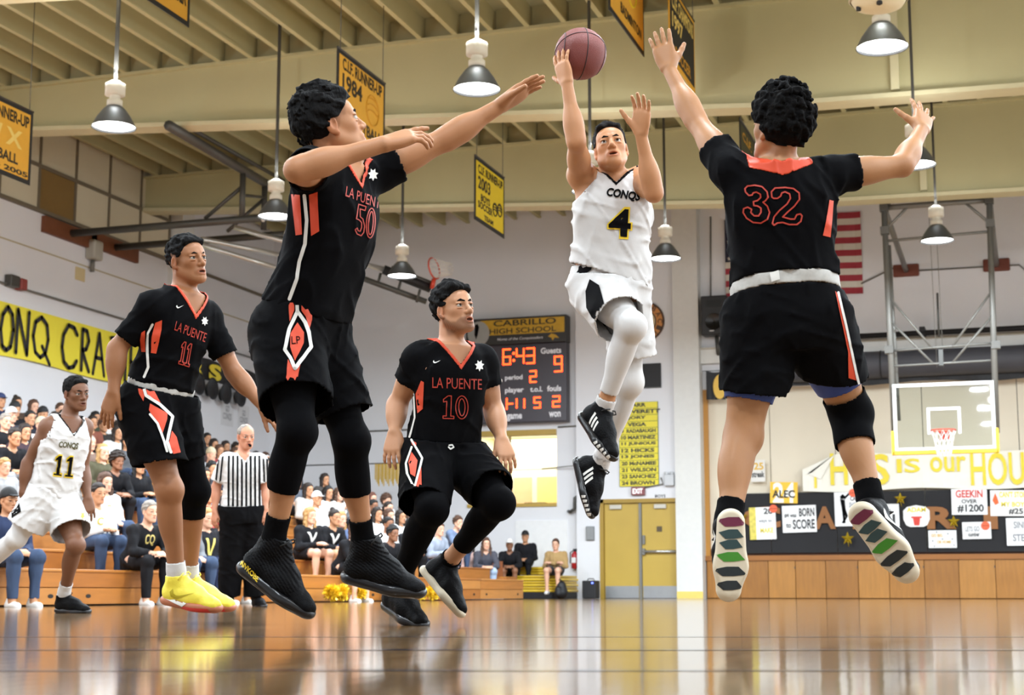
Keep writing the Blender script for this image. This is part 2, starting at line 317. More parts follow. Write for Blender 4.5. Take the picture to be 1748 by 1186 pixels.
# lamps
shade = M('lamp_shade_grey', '#55585a', .4, metal=.5); hous = M('lamp_housing', '#d4cfc0', .5)
lensm = M('lamp_lens', (1, 1, 1, 1), emit=14)
LM = {}
def lamp(x, y, label=None, z=6.05):
    if not LM:
        LM['shade'] = lathe(NB(), [(.285, 0), (.27, .03), (.22, .13), (.15, .23), (.09, .29), (.0, .30), (.0, .285), (.085, .275), (.145, .22), (.215, .12), (.262, .03), (.275, 0.002)], seg=28)
        LM['shade'].normal_update()
        for k, bm in (('housing', lathe(lathe(NB(), [(.0, .28), (.1, .28), (.1, .36), (.07, .38), (.07, .42)], seg=16), [(.06, .42), (.13, .43), (.13, .58), (.05, .62), (0, .62)], seg=16)), ('lens', lathe(NB(), [(0, .0), (.15, .006), (.268, .03)], seg=28))):
            LM[k] = bm
        for k in list(LM):
            me = bpy.data.meshes.new(k); LM[k].to_mesh(me); LM[k].free(); me.shade_smooth(); me.materials.append({'shade': shade, 'housing': hous, 'lens': lensm}[k]); LM[k] = me
        bm = box(NB(), -.02, .02, -.02, .02, .6, ZT-6.05); me = bpy.data.meshes.new('rod'); bm.to_mesh(me); bm.free(); me.materials.append(dsteel); LM['rod'] = me
    t = thing('pendant_lamp', label or 'pendant gym lamp out of the picture', 'lamp', (x, y, z), 'pendant lamps under the gym ceiling')
    for k in ('shade', 'housing', 'lens', 'rod'):
        o = bpy.data.objects.new(k if k != 'shade' else 'lamp_shade', LM[k]); COL.objects.link(o); o.parent = t
    l = bpy.data.lights.new('lamp', 'AREA'); l.shape = 'DISK'; l.size = .5; l.energy = LAMP_W*(.72 if y < 13 else 1.3); l.color = (.80, .905, 1); lo = bpy.data.objects.new('lamp_light', l); COL.objects.link(lo); lo.location = (x, y, z-.03)
    l = bpy.data.lights.new('added_fill', 'POINT'); l.shadow_soft_size = .15; l.energy = LAMP_W*(.42 if y < 18 else .13); l.color = (.95, .98, 1); lo = bpy.data.objects.new('added_ceiling_fill', l); COL.objects.link(lo); lo.location = (x, y, z+.75)  # added fill point above the shade, brightens ceiling and beams
    return t
seen = {(0, 3): 'lit grey pendant lamp beside the softball runner-up banner, near the left wall', (1, 3): 'lit pendant lamp hanging just above the outstretched arm of player 50', (2, 3): 'lit pendant lamp under the round cream ceiling speaker',
        (1, 4): 'lit pendant lamp behind the head and shoulder of the shooting player', (2, 4): 'lit pendant lamp behind the right hand of player 32', (0, 4): 'lit pendant lamp peeking out behind the back of player 50',
        (0, 5): 'lit pendant lamp beside the folded red rim high over the scoreboard', (1, 5): 'lit pendant lamp right of the white jersey, before the beige upper wall', (2, 5): 'lit pendant lamp inside the steel frame above the glass backboard'}
for j, y in enumerate((1.9, 7, 12, 17.1, 22.2, 27.3)):
    for i, x in enumerate((-10.8, -6.05, -1.33)):
        lamp(x-(.45 if (i, j) == (0, 4) else 0) - (.2 if (i, j) == (0, 3) else 0) - (.35 if (i, j) == (0, 5) else 0), y, seen.get((i, j)))
    for x in (-15.4, 3.4, 8.1, 12.5):
        if (x > 0 or y < 18): lamp(x, y)
# ================================================================== implicit surfaces -> meshes
A = lambda *v: np.array(v, np.float32)
BIG = 1e9
def V3(v): return np.asarray(v, np.float32)
def nbox(a, b): return (V3(a)+V3(b))/2, float(np.linalg.norm(V3(b)-V3(a)))/2
def cone(a, b, ra, rb, k=.02, op=0, flat=None, q=1.0):
    """round cone; flat/q squash the section along the unit vector flat"""
    a, b = V3(a), V3(b); ba = b-a; L2 = float(ba@ba)+1e-9; c, hr = nbox(a, b); n = None if flat is None else V3(nrm(flat))
    def fn(P):
        d = P-a; h = np.clip(d@ba/L2, 0, 1); r = d-h[:, None]*ba
        if n is not None: r = r+np.outer((r@n)*(1/q-1), n)
        e = np.sqrt(np.einsum('ij,ij->i', r, r))-(ra+(rb-ra)*h)
        return e*(.5+.5*q) if n is not None else e
    return (fn, c, hr+max(ra, rb), k, op)
def ball(c, r, k=.02, op=0): return cone(c, c, r, r, k, op)
def ell(c, R, ax=None, k=.02, op=0):
    c = V3(c); R = V3(R); ax = np.eye(3, dtype=np.float32) if ax is None else V3(ax)    # rows of ax: local axes
    def fn(P):
        q = (P-c)@ax.T; k0 = np.sqrt(((q/R)**2).sum(1)); k1 = np.sqrt(((q/(R*R))**2).sum(1)); return k0*(k0-1)/np.maximum(k1, 1e-6)
    return (fn, c, float(R.max()), k, op)
def glob(fn, op=2): return (fn, A(0, 0, 0), BIG, 0, op)
def ev(prims, P):
    d = np.full(len(P), 1.0, np.float32)
    for fn, c, r, k, op in prims:
        e = fn(P)
        if op == 0:
            if k > 0:
                h = np.clip(.5+.5*(d-e)/k, 0, 1); d = d+(e-d)*h-k*h*(1-h)
            else: d = np.minimum(d, e)
        elif op == 1:
            h = np.clip(.5-.5*(d+e)/k, 0, 1); d = d+(-e-d)*h+k*h*(1-h)
        elif op == 2: d = np.maximum(d, e)
        else: d = d+e
    return d
def nets(prims, h, lo=None, hi=None, Bk=10):
    """surface nets of the implicit solid: vertices (N,3), quads (M,4)"""
    if lo is None:
        cs = np.array([p[1] for p in prims if p[2] < BIG and p[4] == 0]); rs = np.array([p[2] for p in prims if p[2] < BIG and p[4] == 0])[:, None]
        lo, hi = (cs-rs).min(0)-.03, (cs+rs).max(0)+.03
    lo = V3(lo); hi = V3(hi); nb = np.maximum(1, np.ceil((hi-lo)/(h*Bk)).astype(int)); N = nb*Bk
    D = np.ones(N, np.float32); br = .5*Bk*h*1.7321
    I = np.stack(np.meshgrid(*[np.arange(n) for n in nb], indexing='ij'), -1).reshape(-1, 3); CB = lo+(I+.5).astype(np.float32)*(Bk*h)-h/2
    dist = np.stack([np.linalg.norm(CB-p[1], axis=1)-p[2] if p[2] < BIG else np.full(len(CB), -1.) for p in prims], 1)
    ks = np.array([p[3] for p in prims]); near = dist < br+ks+.02
    core = near[:, [i for i, p in enumerate(prims) if p[2] < BIG and p[4] == 0]].any(1)
    d0 = np.ones(len(CB), np.float32); ci = np.where(core)[0]; d0[ci] = ev(prims, CB[ci])
    loc = np.stack(np.meshgrid(*[np.arange(Bk)]*3, indexing='ij'), -1).reshape(-1, 3).astype(np.float32)*h
    act = core & (np.abs(d0) < br*1.6+.01)
    for i in np.where(core & ~act & (d0 < 0))[0]:
        a = I[i]*Bk; D[a[0]:a[0]+Bk, a[1]:a[1]+Bk, a[2]:a[2]+Bk] = -1
    for i in np.where(act)[0]:
        a = I[i]*Bk; sub = [prims[j] for j in np.where(near[i])[0]]
        D[a[0]:a[0]+Bk, a[1]:a[1]+Bk, a[2]:a[2]+Bk] = ev(sub, loc+(lo+a.astype(np.float32)*h)).reshape(Bk, Bk, Bk)
    S = (D < 0); cs = np.zeros(N-1, np.uint8)
    off = [(x, y, z) for x in (0, 1) for y in (0, 1) for z in (0, 1)]
    for x, y, z in off: cs += S[x:N[0]-1+x, y:N[1]-1+y, z:N[2]-1+z]
    C = np.argwhere((cs > 0) & (cs < 8))
    if len(C) == 0: return np.zeros((0, 3)), np.zeros((0, 4), int)
    vid = np.full(N-1, -1, np.int32); vid[C[:, 0], C[:, 1], C[:, 2]] = np.arange(len(C))
    val = {o: D[C[:, 0]+o[0], C[:, 1]+o[1], C[:, 2]+o[2]] for o in off}
    acc = np.zeros((len(C), 3), np.float32); cnt = np.zeros(len(C), np.float32)
    for o in off:
        for ax in range(3):
            if o[ax] == 0:
                o2 = list(o); o2[ax] = 1; a, b = val[o], val[tuple(o2)]; m = (a < 0) != (b < 0)
                t = np.where(m, a/np.where(m, a-b, 1), 0); p = np.zeros((len(C), 3), np.float32)+np.array(o, np.float32); p[:, ax] += t
                acc += p*m[:, None]; cnt += m
    V = lo+(C+acc/cnt[:, None])*h
    Q = []
    for ax in range(3):
        u, v = [(1, 2), (2, 0), (0, 1)][ax]
        sl0 = [slice(1, N[i]-1) for i in range(3)]; sl1 = list(sl0); sl0[ax] = slice(0, N[ax]-1); sl1[ax] = slice(1, N[ax])
        a, b = S[tuple(sl0)], S[tuple(sl1)]; E = np.argwhere(a != b)
        if not len(E): continue
        flip = a[E[:, 0], E[:, 1], E[:, 2]]
        base = E.copy()
        for i in range(3):
            if i != ax: base[:, i] += 1
        def g(du, dv):
            c = base.copy(); c[:, u] += du; c[:, v] += dv; return vid[c[:, 0], c[:, 1], c[:, 2]]
        q = np.stack([g(-1, -1), g(0, -1), g(0, 0), g(-1, 0)], 1); q[~flip] = q[~flip][:, ::-1]; Q.append(q)
    Q = np.concatenate(Q); return V, Q[(Q >= 0).all(1)]
def keep(V, Q, mask):
    Q = Q[mask]; u, inv = np.unique(Q, return_inverse=True); return V[u], inv.reshape(-1, 4)
def biggest(V, Q):
    if not len(Q): return V, Q
    lab = np.arange(len(V)); 
    for _ in range(200):
        m = lab[Q].min(1); new = lab.copy(); np.minimum.at(new, Q.ravel(), np.repeat(m, 4)); new = new[new]; new = new[new]
        if (new == lab).all(): break
        lab = new
    fl = lab[Q[:, 0]]; u, n = np.unique(fl, return_counts=True); return keep(V, Q, fl == u[n.argmax()])
def join(*vq):
    n = 0; vs, qs = [], []
    for V, Q in vq: vs.append(V); qs.append(Q+n); n += len(V)
    return np.concatenate(vs), np.concatenate(qs)
def mk(name, V, Q, m, parent=None, tint=None, solid=0, smooth=True):
    me = bpy.data.meshes.new(name); me.vertices.add(len(V)); me.vertices.foreach_set('co', np.ascontiguousarray(V, np.float32).ravel())
    me.loops.add(Q.size); me.loops.foreach_set('vertex_index', np.ascontiguousarray(Q, np.int32).ravel())
    me.polygons.add(len(Q)); me.polygons.foreach_set('loop_start', np.arange(0, Q.size, Q.shape[1], dtype=np.int32))
    me.update(calc_edges=True); me.validate()
    if tint is not None:
        at = me.color_attributes.new('tint', 'FLOAT_COLOR', 'POINT'); at.data.foreach_set('color', np.concatenate([tint, np.ones((len(tint), 1))], 1).astype(np.float32).ravel())
    o = link(name, me, m, parent, smooth)
    if solid:
        md = o.modifiers.new('thickness', 'SOLIDIFY'); md.thickness = solid; md.offset = -1
    return o
def cloth(name, outer, cuts, h, m, parent, solid=.004, lo=None, hi=None, wob=None):
    """open cloth shell: the surface of outer, cut where any g(P) > 0"""
    pr = list(outer)
    if wob is not None: pr.append(glob(wob, 3))
    un = list(pr)
    for g in cuts: pr.append(glob(g, 2))
    V, Q = nets(pr, h, lo, hi)
    if cuts and len(Q):
        cen = V[Q].mean(1); d = ev(un, cen.astype(np.float32)); g = np.max([c(cen.astype(np.float32)) for c in cuts], 0)
        V, Q = biggest(*keep(V, Q, ~((d < -.3*h) & (g > -.75*h))))
    o = mk(name, V, Q, m, parent, solid=solid); return o, V, Q
def waves(seed, amp, freq, n=4, squash=(1, 1, 1)):
    r = np.random.default_rng(seed); K = (r.normal(size=(n, 3))*freq*np.array(squash)).astype(np.float32); ph = r.uniform(0, 6.28, n).astype(np.float32)
    def fn(P): return (np.sin(P@K.T+ph).sum(1)*amp/n**.5).astype(np.float32)
    return fn
def folds(seed, amp, freq, n=3):
    r = np.random.default_rng(seed); K = r.normal(size=(n, 3)); K = (K/np.linalg.norm(K, axis=1)[:, None]*freq*r.uniform(.7, 1.3, (n, 1))).astype(np.float32); K2 = (r.normal(size=(n, 3))*freq*.45).astype(np.float32); ph = r.uniform(0, 6.28, n).astype(np.float32)
    def fn(P):
        s = np.abs(np.sin(P@K.T+ph+1.3*np.sin(P@K2.T+ph))); g = np.clip(np.sin(P@K2.T*1.7+ph*2)*.8+.5, 0, 1); return (((1-s)**2-.2)*g).sum(1).astype(np.float32)*(-amp)
    return fn
def plane(c, n):
    c, n = V3(c), V3(nrm(n)); return lambda P: (P-c)@n
def endcut(c, ax, rad=.13, length=1.0):
    """removes what lies past c along ax, inside a cylinder of radius rad"""
    c, ax = V3(c), V3(nrm(ax))
    def g(P):
        d = P-c; t = d@ax; r = np.sqrt(np.maximum((d*d).sum(1)-t*t, 0)); return np.minimum(np.minimum(t, rad-r), length-t)
    return g
def bvh_of(V, Q): return BVHTree.FromPolygons([tuple(v) for v in V.tolist()], Q.tolist())
def refine(bm, L):
    for _ in range(5):
        es = [e for e in bm.edges if e.calc_length() > L]
        if not es: break
        bmesh.ops.subdivide_edges(bm, edges=es, cuts=1); bmesh.ops.triangulate(bm, faces=[f for f in bm.faces if len(f.verts) > 3])
def print_on(name, bm, m, parent, bvh, off=.0025, L=9., eye=None):
    """print of a flat figure (pixels of the photograph) on the cloth it meets"""
    refine(bm, L); dead = []
    for v in bm.verts:
        d = Vector(ray(v.co.x, v.co.y)).normalized(); hit, n, i, dist = bvh.ray_cast(Vector(CC), d)
        if hit is None: dead.append(v); continue
        if n.dot(d) > 0: n = -n
        v.co = hit+n*off-d*off*.6
    bmesh.ops.delete(bm, geom=dead, context='VERTS')
    for e in [e for e in bm.edges if e.calc_length() > .12]: bm.edges.remove(e) if e.is_valid else None
    for f in bm.faces: f.smooth = True
    return ob(name, bm, m, parent)
def px_poly(bm, pts):
    f = bm.faces.new([bm.verts.new((x, y, 0)) for x, y in pts]); bmesh.ops.triangulate(bm, faces=[f]); return bm
def px_text(bm, s, o, right, up, bold=0., shear=0.):
    """text in the pixel parallelogram with lower-left corner o and edge vectors right, up"""
    return add_text(bm, s, (o[0], o[1], 0), (right[0], right[1], 0), (up[0], up[1], 0), 1, 1, bold, shear)
def px_line(bm, pts, w):
    for p in stroke(pts, w): bm.faces.new([bm.verts.new((q[0], q[1], 0)) for q in p])
    return bm
# ================================================================== people
def loft(P0, P1, rh, rs, prof, bend=(0, 0, 0), k=.03, pw=2.4, t0=-.3, t1=1.0, grow=0.0):
    """torso: superelliptic sections between the hip point P0 and neck base P1; rh, rs: right-hand directions at hips and shoulders"""
    P0, P1 = V3(P0), V3(P1); L = float(np.linalg.norm(P1-P0)); u = V3(nrm(P1-P0)); bend = V3(bend)
    rh = V3(nrm(rh-u*np.dot(rh, u))); rs = V3(nrm(rs-u*np.dot(rs, u)))
    ts = np.linspace(t0, t1, 80); tab = [np.interp(ts, [p[0] for p in prof], [p[i] for p in prof]) for i in (1, 2, 3)]
    kern = np.ones(9)/9; tab = [np.convolve(np.pad(a, 4, mode='edge'), kern, 'valid') for a in tab]
    def fn(P):
        d = P-P0; t = d@u/L; tc = np.clip(t, t0, t1); s = np.clip(tc, 0, 1)
        c = tc[:, None]*(u*L)+(4*s*(1-s))[:, None]*bend; r = rh+(rs-rh)*s[:, None]; r /= np.linalg.norm(r, axis=1)[:, None]
        f = np.cross(np.broadcast_to(u, r.shape), r); w = np.interp(tc, ts, tab[0])+grow; q = np.interp(tc, ts, tab[1])+grow; yo = np.interp(tc, ts, tab[2])
        e = d-c; x = np.einsum('ij,ij->i', e, r); y = np.einsum('ij,ij->i', e, f)-yo; z = (t-tc)*L
        rr = ((np.abs(x)/w)**pw+(np.abs(y)/q)**pw)**(1/pw); dd = (rr-1)*np.minimum(w, q)*.95
        return np.where(z == 0, dd, np.hypot(np.maximum(dd, 0), z)).astype(np.float32)
    a, b = P0+u*L*t0, P0+u*L*t1; c, hr = nbox(a, b); return (fn, c, hr+.26, k, 0)
BODY = [(-.3, .12, .10, 0), (-.12, .150, .115, -.01), (0, .172, .122, -.012), (.18, .162, .112, 0), (.38, .143, .100, .008), (.6, .160, .112, .012), (.78, .168, .112, .008), (.9, .135, .092, 0), (1, .085, .075, -.005)]
def scaled(prof, g, dw=0, dq=0): return [(t, w*g+dw, q*g+dq, y*g) for t, w, q, y in prof]

def hand(Wr, d, n, right, curl=.3, spread=.12, thumb=.7, S=1.0, curls=None, tcurl=.2):
    d = nrm(d); n = nrm(n-d*np.dot(n, d)); s = np.cross(d, n)*(1 if right else -1); Wr = np.asarray(Wr, float); out = []
    offs = [.030, .010, -.011, -.031]; lens = [.076, .085, .079, .062]
    for i in range(4):
        kb = Wr+S*(d*(.094-.004*abs(i-1.2))+s*offs[i]); out.append(cone(Wr+S*(d*.012+s*offs[i]*.55), kb, .0155*S, .0120*S, .016))
        ang = spread*(1.4-i)*.75; v = nrm(d*math.cos(ang)+s*math.sin(ang)); p = kb; c = curls[i] if curls else curl; r0 = (.0098 if i < 3 else .0086)*S; nn = np.array(n, float)
        for j, (fr, tw) in enumerate(((.45, .55), (.31, .95), (.24, .7))):
            a = c*tw; v, nn = v*math.cos(a)+nn*math.sin(a), nn*math.cos(a)-v*math.sin(a)
            q = p+v*lens[i]*fr*S; out.append(cone(p, q, r0*(1-.1*j), r0*(.92-.1*j), .005)); p = q
    out.append(ell(Wr+S*(d*.055+n*.004), S*A(.038, .045, .014), np.array([s, d, n]), .02))
    b = Wr+S*(d*.022+s*.02+n*.006); v = nrm(d*math.cos(thumb)+s*math.sin(thumb)+n*.25); m = b+v*.046*S
    out.append(cone(b, m, .0165*S, .0125*S, .014)); v2 = nrm(v+d*tcurl+n*tcurl*.6); q = m+v2*.033*S; out.append(cone(m, q, .0118*S, .0105*S, .006)); v3 = nrm(v2+d*tcurl*.6); out.append(cone(q, q+v3*.026*S, .0105*S, .0085*S, .004))
    return out

class Head:
    def __init__(s, C, f, u, S=1.0, mouth=.004, wide=1.0):
        s.C = np.asarray(C, float); s.f = nrm(f); s.u = nrm(u-s.f*np.dot(u, s.f)); s.r = np.cross(s.f, s.u); s.S = S; s.mouth = mouth; s.ax = np.array([s.r, s.f, s.u]); s.w = wide
    def p(s, x, y, z): return s.C+s.S*(x*s.w*s.r+y*s.f+z*s.u)
    def e(s, c, R, k=.015, op=0, rot=0): 
        ax = s.ax
        if rot: ax = np.array([s.r, s.f*math.cos(rot)+s.u*math.sin(rot), s.u*math.cos(rot)-s.f*math.sin(rot)])
        return ell(s.p(*c), s.S*A(*R), ax, k*s.S, op)
    def cn(s, a, b, ra, rb, k=.012, op=0): return cone(s.p(*a), s.p(*b), ra*s.S, rb*s.S, k*s.S, op)
    def loc(s, P): return ((np.asarray(P)-s.C)@s.ax.T)/s.S
    def prims(s):
        o = [s.e((0, -.014, .036), (.074, .096, .083), .02), s.e((0, .030, -.030), (.056, .060, .088), .03), s.e((0, .052, .038), (.058, .036, .046), .02)]
        for q in (-1, 1):
            o += [s.cn((q*.049, -.006, -.044), (q*.019, .066, -.097), .020, .0185, .03), s.e((q*.041, .050, -.014), (.019, .023, .019), .025), s.cn((q*.012, .083, .024), (q*.044, .066, .026), .010, .009, .014)]
        o += [s.e((0, .073, -.098), (.020, .018, .017), .02), s.cn((0, .083, .016), (0, .104, -.026), .0075, .0115, .012), s.e((0, .102, -.031), (.012, .013, .010), .008)]
        for q in (-1, 1): o += [s.e((q*.013, .094, -.034), (.0085, .011, .008), .007), s.e((q*.033, .094, .002), (.019, .016, .013), .010, 1)]
        m = s.mouth
        o += [s.e((0, .080, -.066), (.030, .016, .024), .014), s.cn((-.017, .087, -.060), (.017, .087, -.060), .0056, .0056, .006), s.e((0, .091, -.0585), (.013, .007, .0055), .005), s.e((0, .089, -.073-m), (.019, .0095, .0072), .006)]
        o += [s.e((0, .096, -.0655-m*.4), (.019, .014, .0012+m), .003, 1)]
        for q in (-1, 1):
            o += [s.e((q*.033, .078, .0118), (.018, .012, .0055), .004), s.e((q*.033, .077, -.0100), (.017, .011, .0045), .004)]
            o += [s.e((q*.076, -.012, -.004), (.0085, .019, .031), .006, 0, -.15), s.e((q*.0835, -.006, .0), (.005, .010, .018), .004, 1, -.15), s.e((q*.074, -.004, -.030), (.008, .010, .010), .006)]
        return o
    def eyes(s, parent, iris='#2a1a10', gaze=(0, 0)):
        for q in (-1, 1):
            c = s.p(q*.033, .0755, .0015); g = nrm(s.f+gaze[0]*s.r+gaze[1]*s.u); u, v = frame_of(g); bm = NB(); R = .0128*s.S
            rings = []; th = [0.001, .26, .50, .56, .9, 1.4, 2.0]
            for t in th: rings.append([bm.verts.new(tuple(c+R*(math.cos(t)*g+math.sin(t)*(math.cos(a)*u+math.sin(a)*v)))) for a in [2*math.pi*k/16 for k in range(16)]])
            for i, (a, b) in enumerate(zip(rings, rings[1:])):
                for k in range(16):
                    f = bm.faces.new((a[k], b[k], b[(k+1) % 16], a[(k+1) % 16])); f.material_index = 2 if i == 0 else 1 if i < 3 else 0
            o = ob('eye', bm, M('eye_white', '#b4aca2', .25), parent, True); o.data.materials.append(M('iris'+iris, iris, .15)); o.data.materials.append(M('pupil', '#050505', .1))
    def brows(s, parent, m, thick=1.0):
        for q in (-1, 1):
            V, Q = nets([cone(s.p(q*.011, .0925, .0205), s.p(q*.030, .0890, .0265), .0040*thick*s.S, .0046*thick*s.S, .002), cone(s.p(q*.030, .0890, .0265), s.p(q*.053, .0690, .0205), .0046*thick*s.S, .0024*s.S, .002)], .0022)
            mk('eyebrow', V, Q, m, parent)
    def hair(s, style, m, parent, h=.004, seed=3, curl=False, flow=(0, 0, 0)):
        """style: top, side thickness; front line; curl"""
        top, side, front, amp, fq, nape, quiff = style
        o = [s.e((0, -.016, .040), (.073+side, .095+side, .078+side*1.2), .01), s.e((0, -.012, .055+top*.35), (.066+side*.9, .090+side*.6, .066+top*.8), .02)]
        if quiff: o += [s.cn((-.04, .060, .088), (.04, .060, .092), quiff, quiff*1.1, .02)]
        def cut(P):
            q = s.loc(P); x, y, z = q[:, 0], q[:, 1], q[:, 2]; ax = np.abs(x)
            line = np.where(y > -.012, np.interp(y, [-.012, .02, .035, .055, .075, .2], [.018, .018, .030, .052+front, .074+front, .1+front]), np.interp(y, [-.2, -.06, -.03, -.012], [nape, nape, -.035, .018]))
            return ((line-z)*.7*s.S).astype(np.float32)
        r = np.random.default_rng(seed); n = 800 if curl else 620
        for i in range(n):
            d = r.normal(size=3); d[2] = abs(d[2])*1.2-.45; d = nrm(d); rx, ry, rz = .073+side*.96, .095+side*.96, .080+side+top*.45
            p0 = np.array([d[0]*rx, -.016+d[1]*ry, .042+d[2]*rz+(max(d[2], 0)*top*.25)])
            if curl: o.append(ball(s.p(*p0), r.uniform(.005, .0095)*s.S, .0035))
            else:
                t = np.array([0, .9 if d[1] > -.2 else -.3, -.9 if d[1] < .3 else -.1])+r.normal(size=3)*.35+flow; t = nrm(t-d*np.dot(t, d)); L = r.uniform(.018, .034); p1 = p0+t*L+d*r.uniform(-.003, .004)*(1+top*8)
                o.append(cone(s.p(*p0), s.p(*p1), .0055*s.S, .0026*s.S, .004))
        V, Q = nets(o+[glob(waves(seed, amp, fq, 7), 3), glob(cut, 2)], h, s.C-.2, s.C+.2)
        return mk('hair', V, Q, m, parent)

def arm_prims(J, side, g, link=True, grow=0.0, chest=None):
    sh, el, wr = J['sh'+side], J['el'+side], J['wr'+side]; d = nrm(el-sh)
    o = [cone(sh, el, .053*g+grow, .0415*g+grow, .03), ball(sh+d*.02, .057*g+grow, .03), ell(sh+(el-sh)*.45, A(.051*g+grow, .051*g+grow, .10), basis(d), .03)]
    fd = nrm(wr-el)
    o += [cone(el, wr, .0395*g+grow, .0275*g+grow, .02), ell(el+(wr-el)*.28, A(.046*g+grow, .046*g+grow, .085), basis(fd), .03)]
    return o
def basis(d):
    u, v = frame_of(d); return np.array([u, v, nrm(d)])
def leg_prims(J, side, g, grow=0.0):
    hp, kn, an = J['hp'+side], J['kn'+side], J['an'+side]; td, sd = nrm(kn-hp), nrm(an-kn); back = J['bk'+side]
    return [cone(hp, kn, .090*g+grow, .060*g+grow, .03), ell(hp+(kn-hp)*.4, A(.085*g+grow, .085*g+grow, .17), basis(td), .03), cone(kn, an, .054*g+grow, .036*g+grow, .03), ball(kn-back*.006, .0585*g+grow, .03),
            ell(kn+(an-kn)*.30+back*.018, A(.052*g+grow, .052*g+grow, .125), basis(sd), .03), cone(an-sd*.04, an+sd*.02, .036*g+grow, .036*g+grow, .02)]

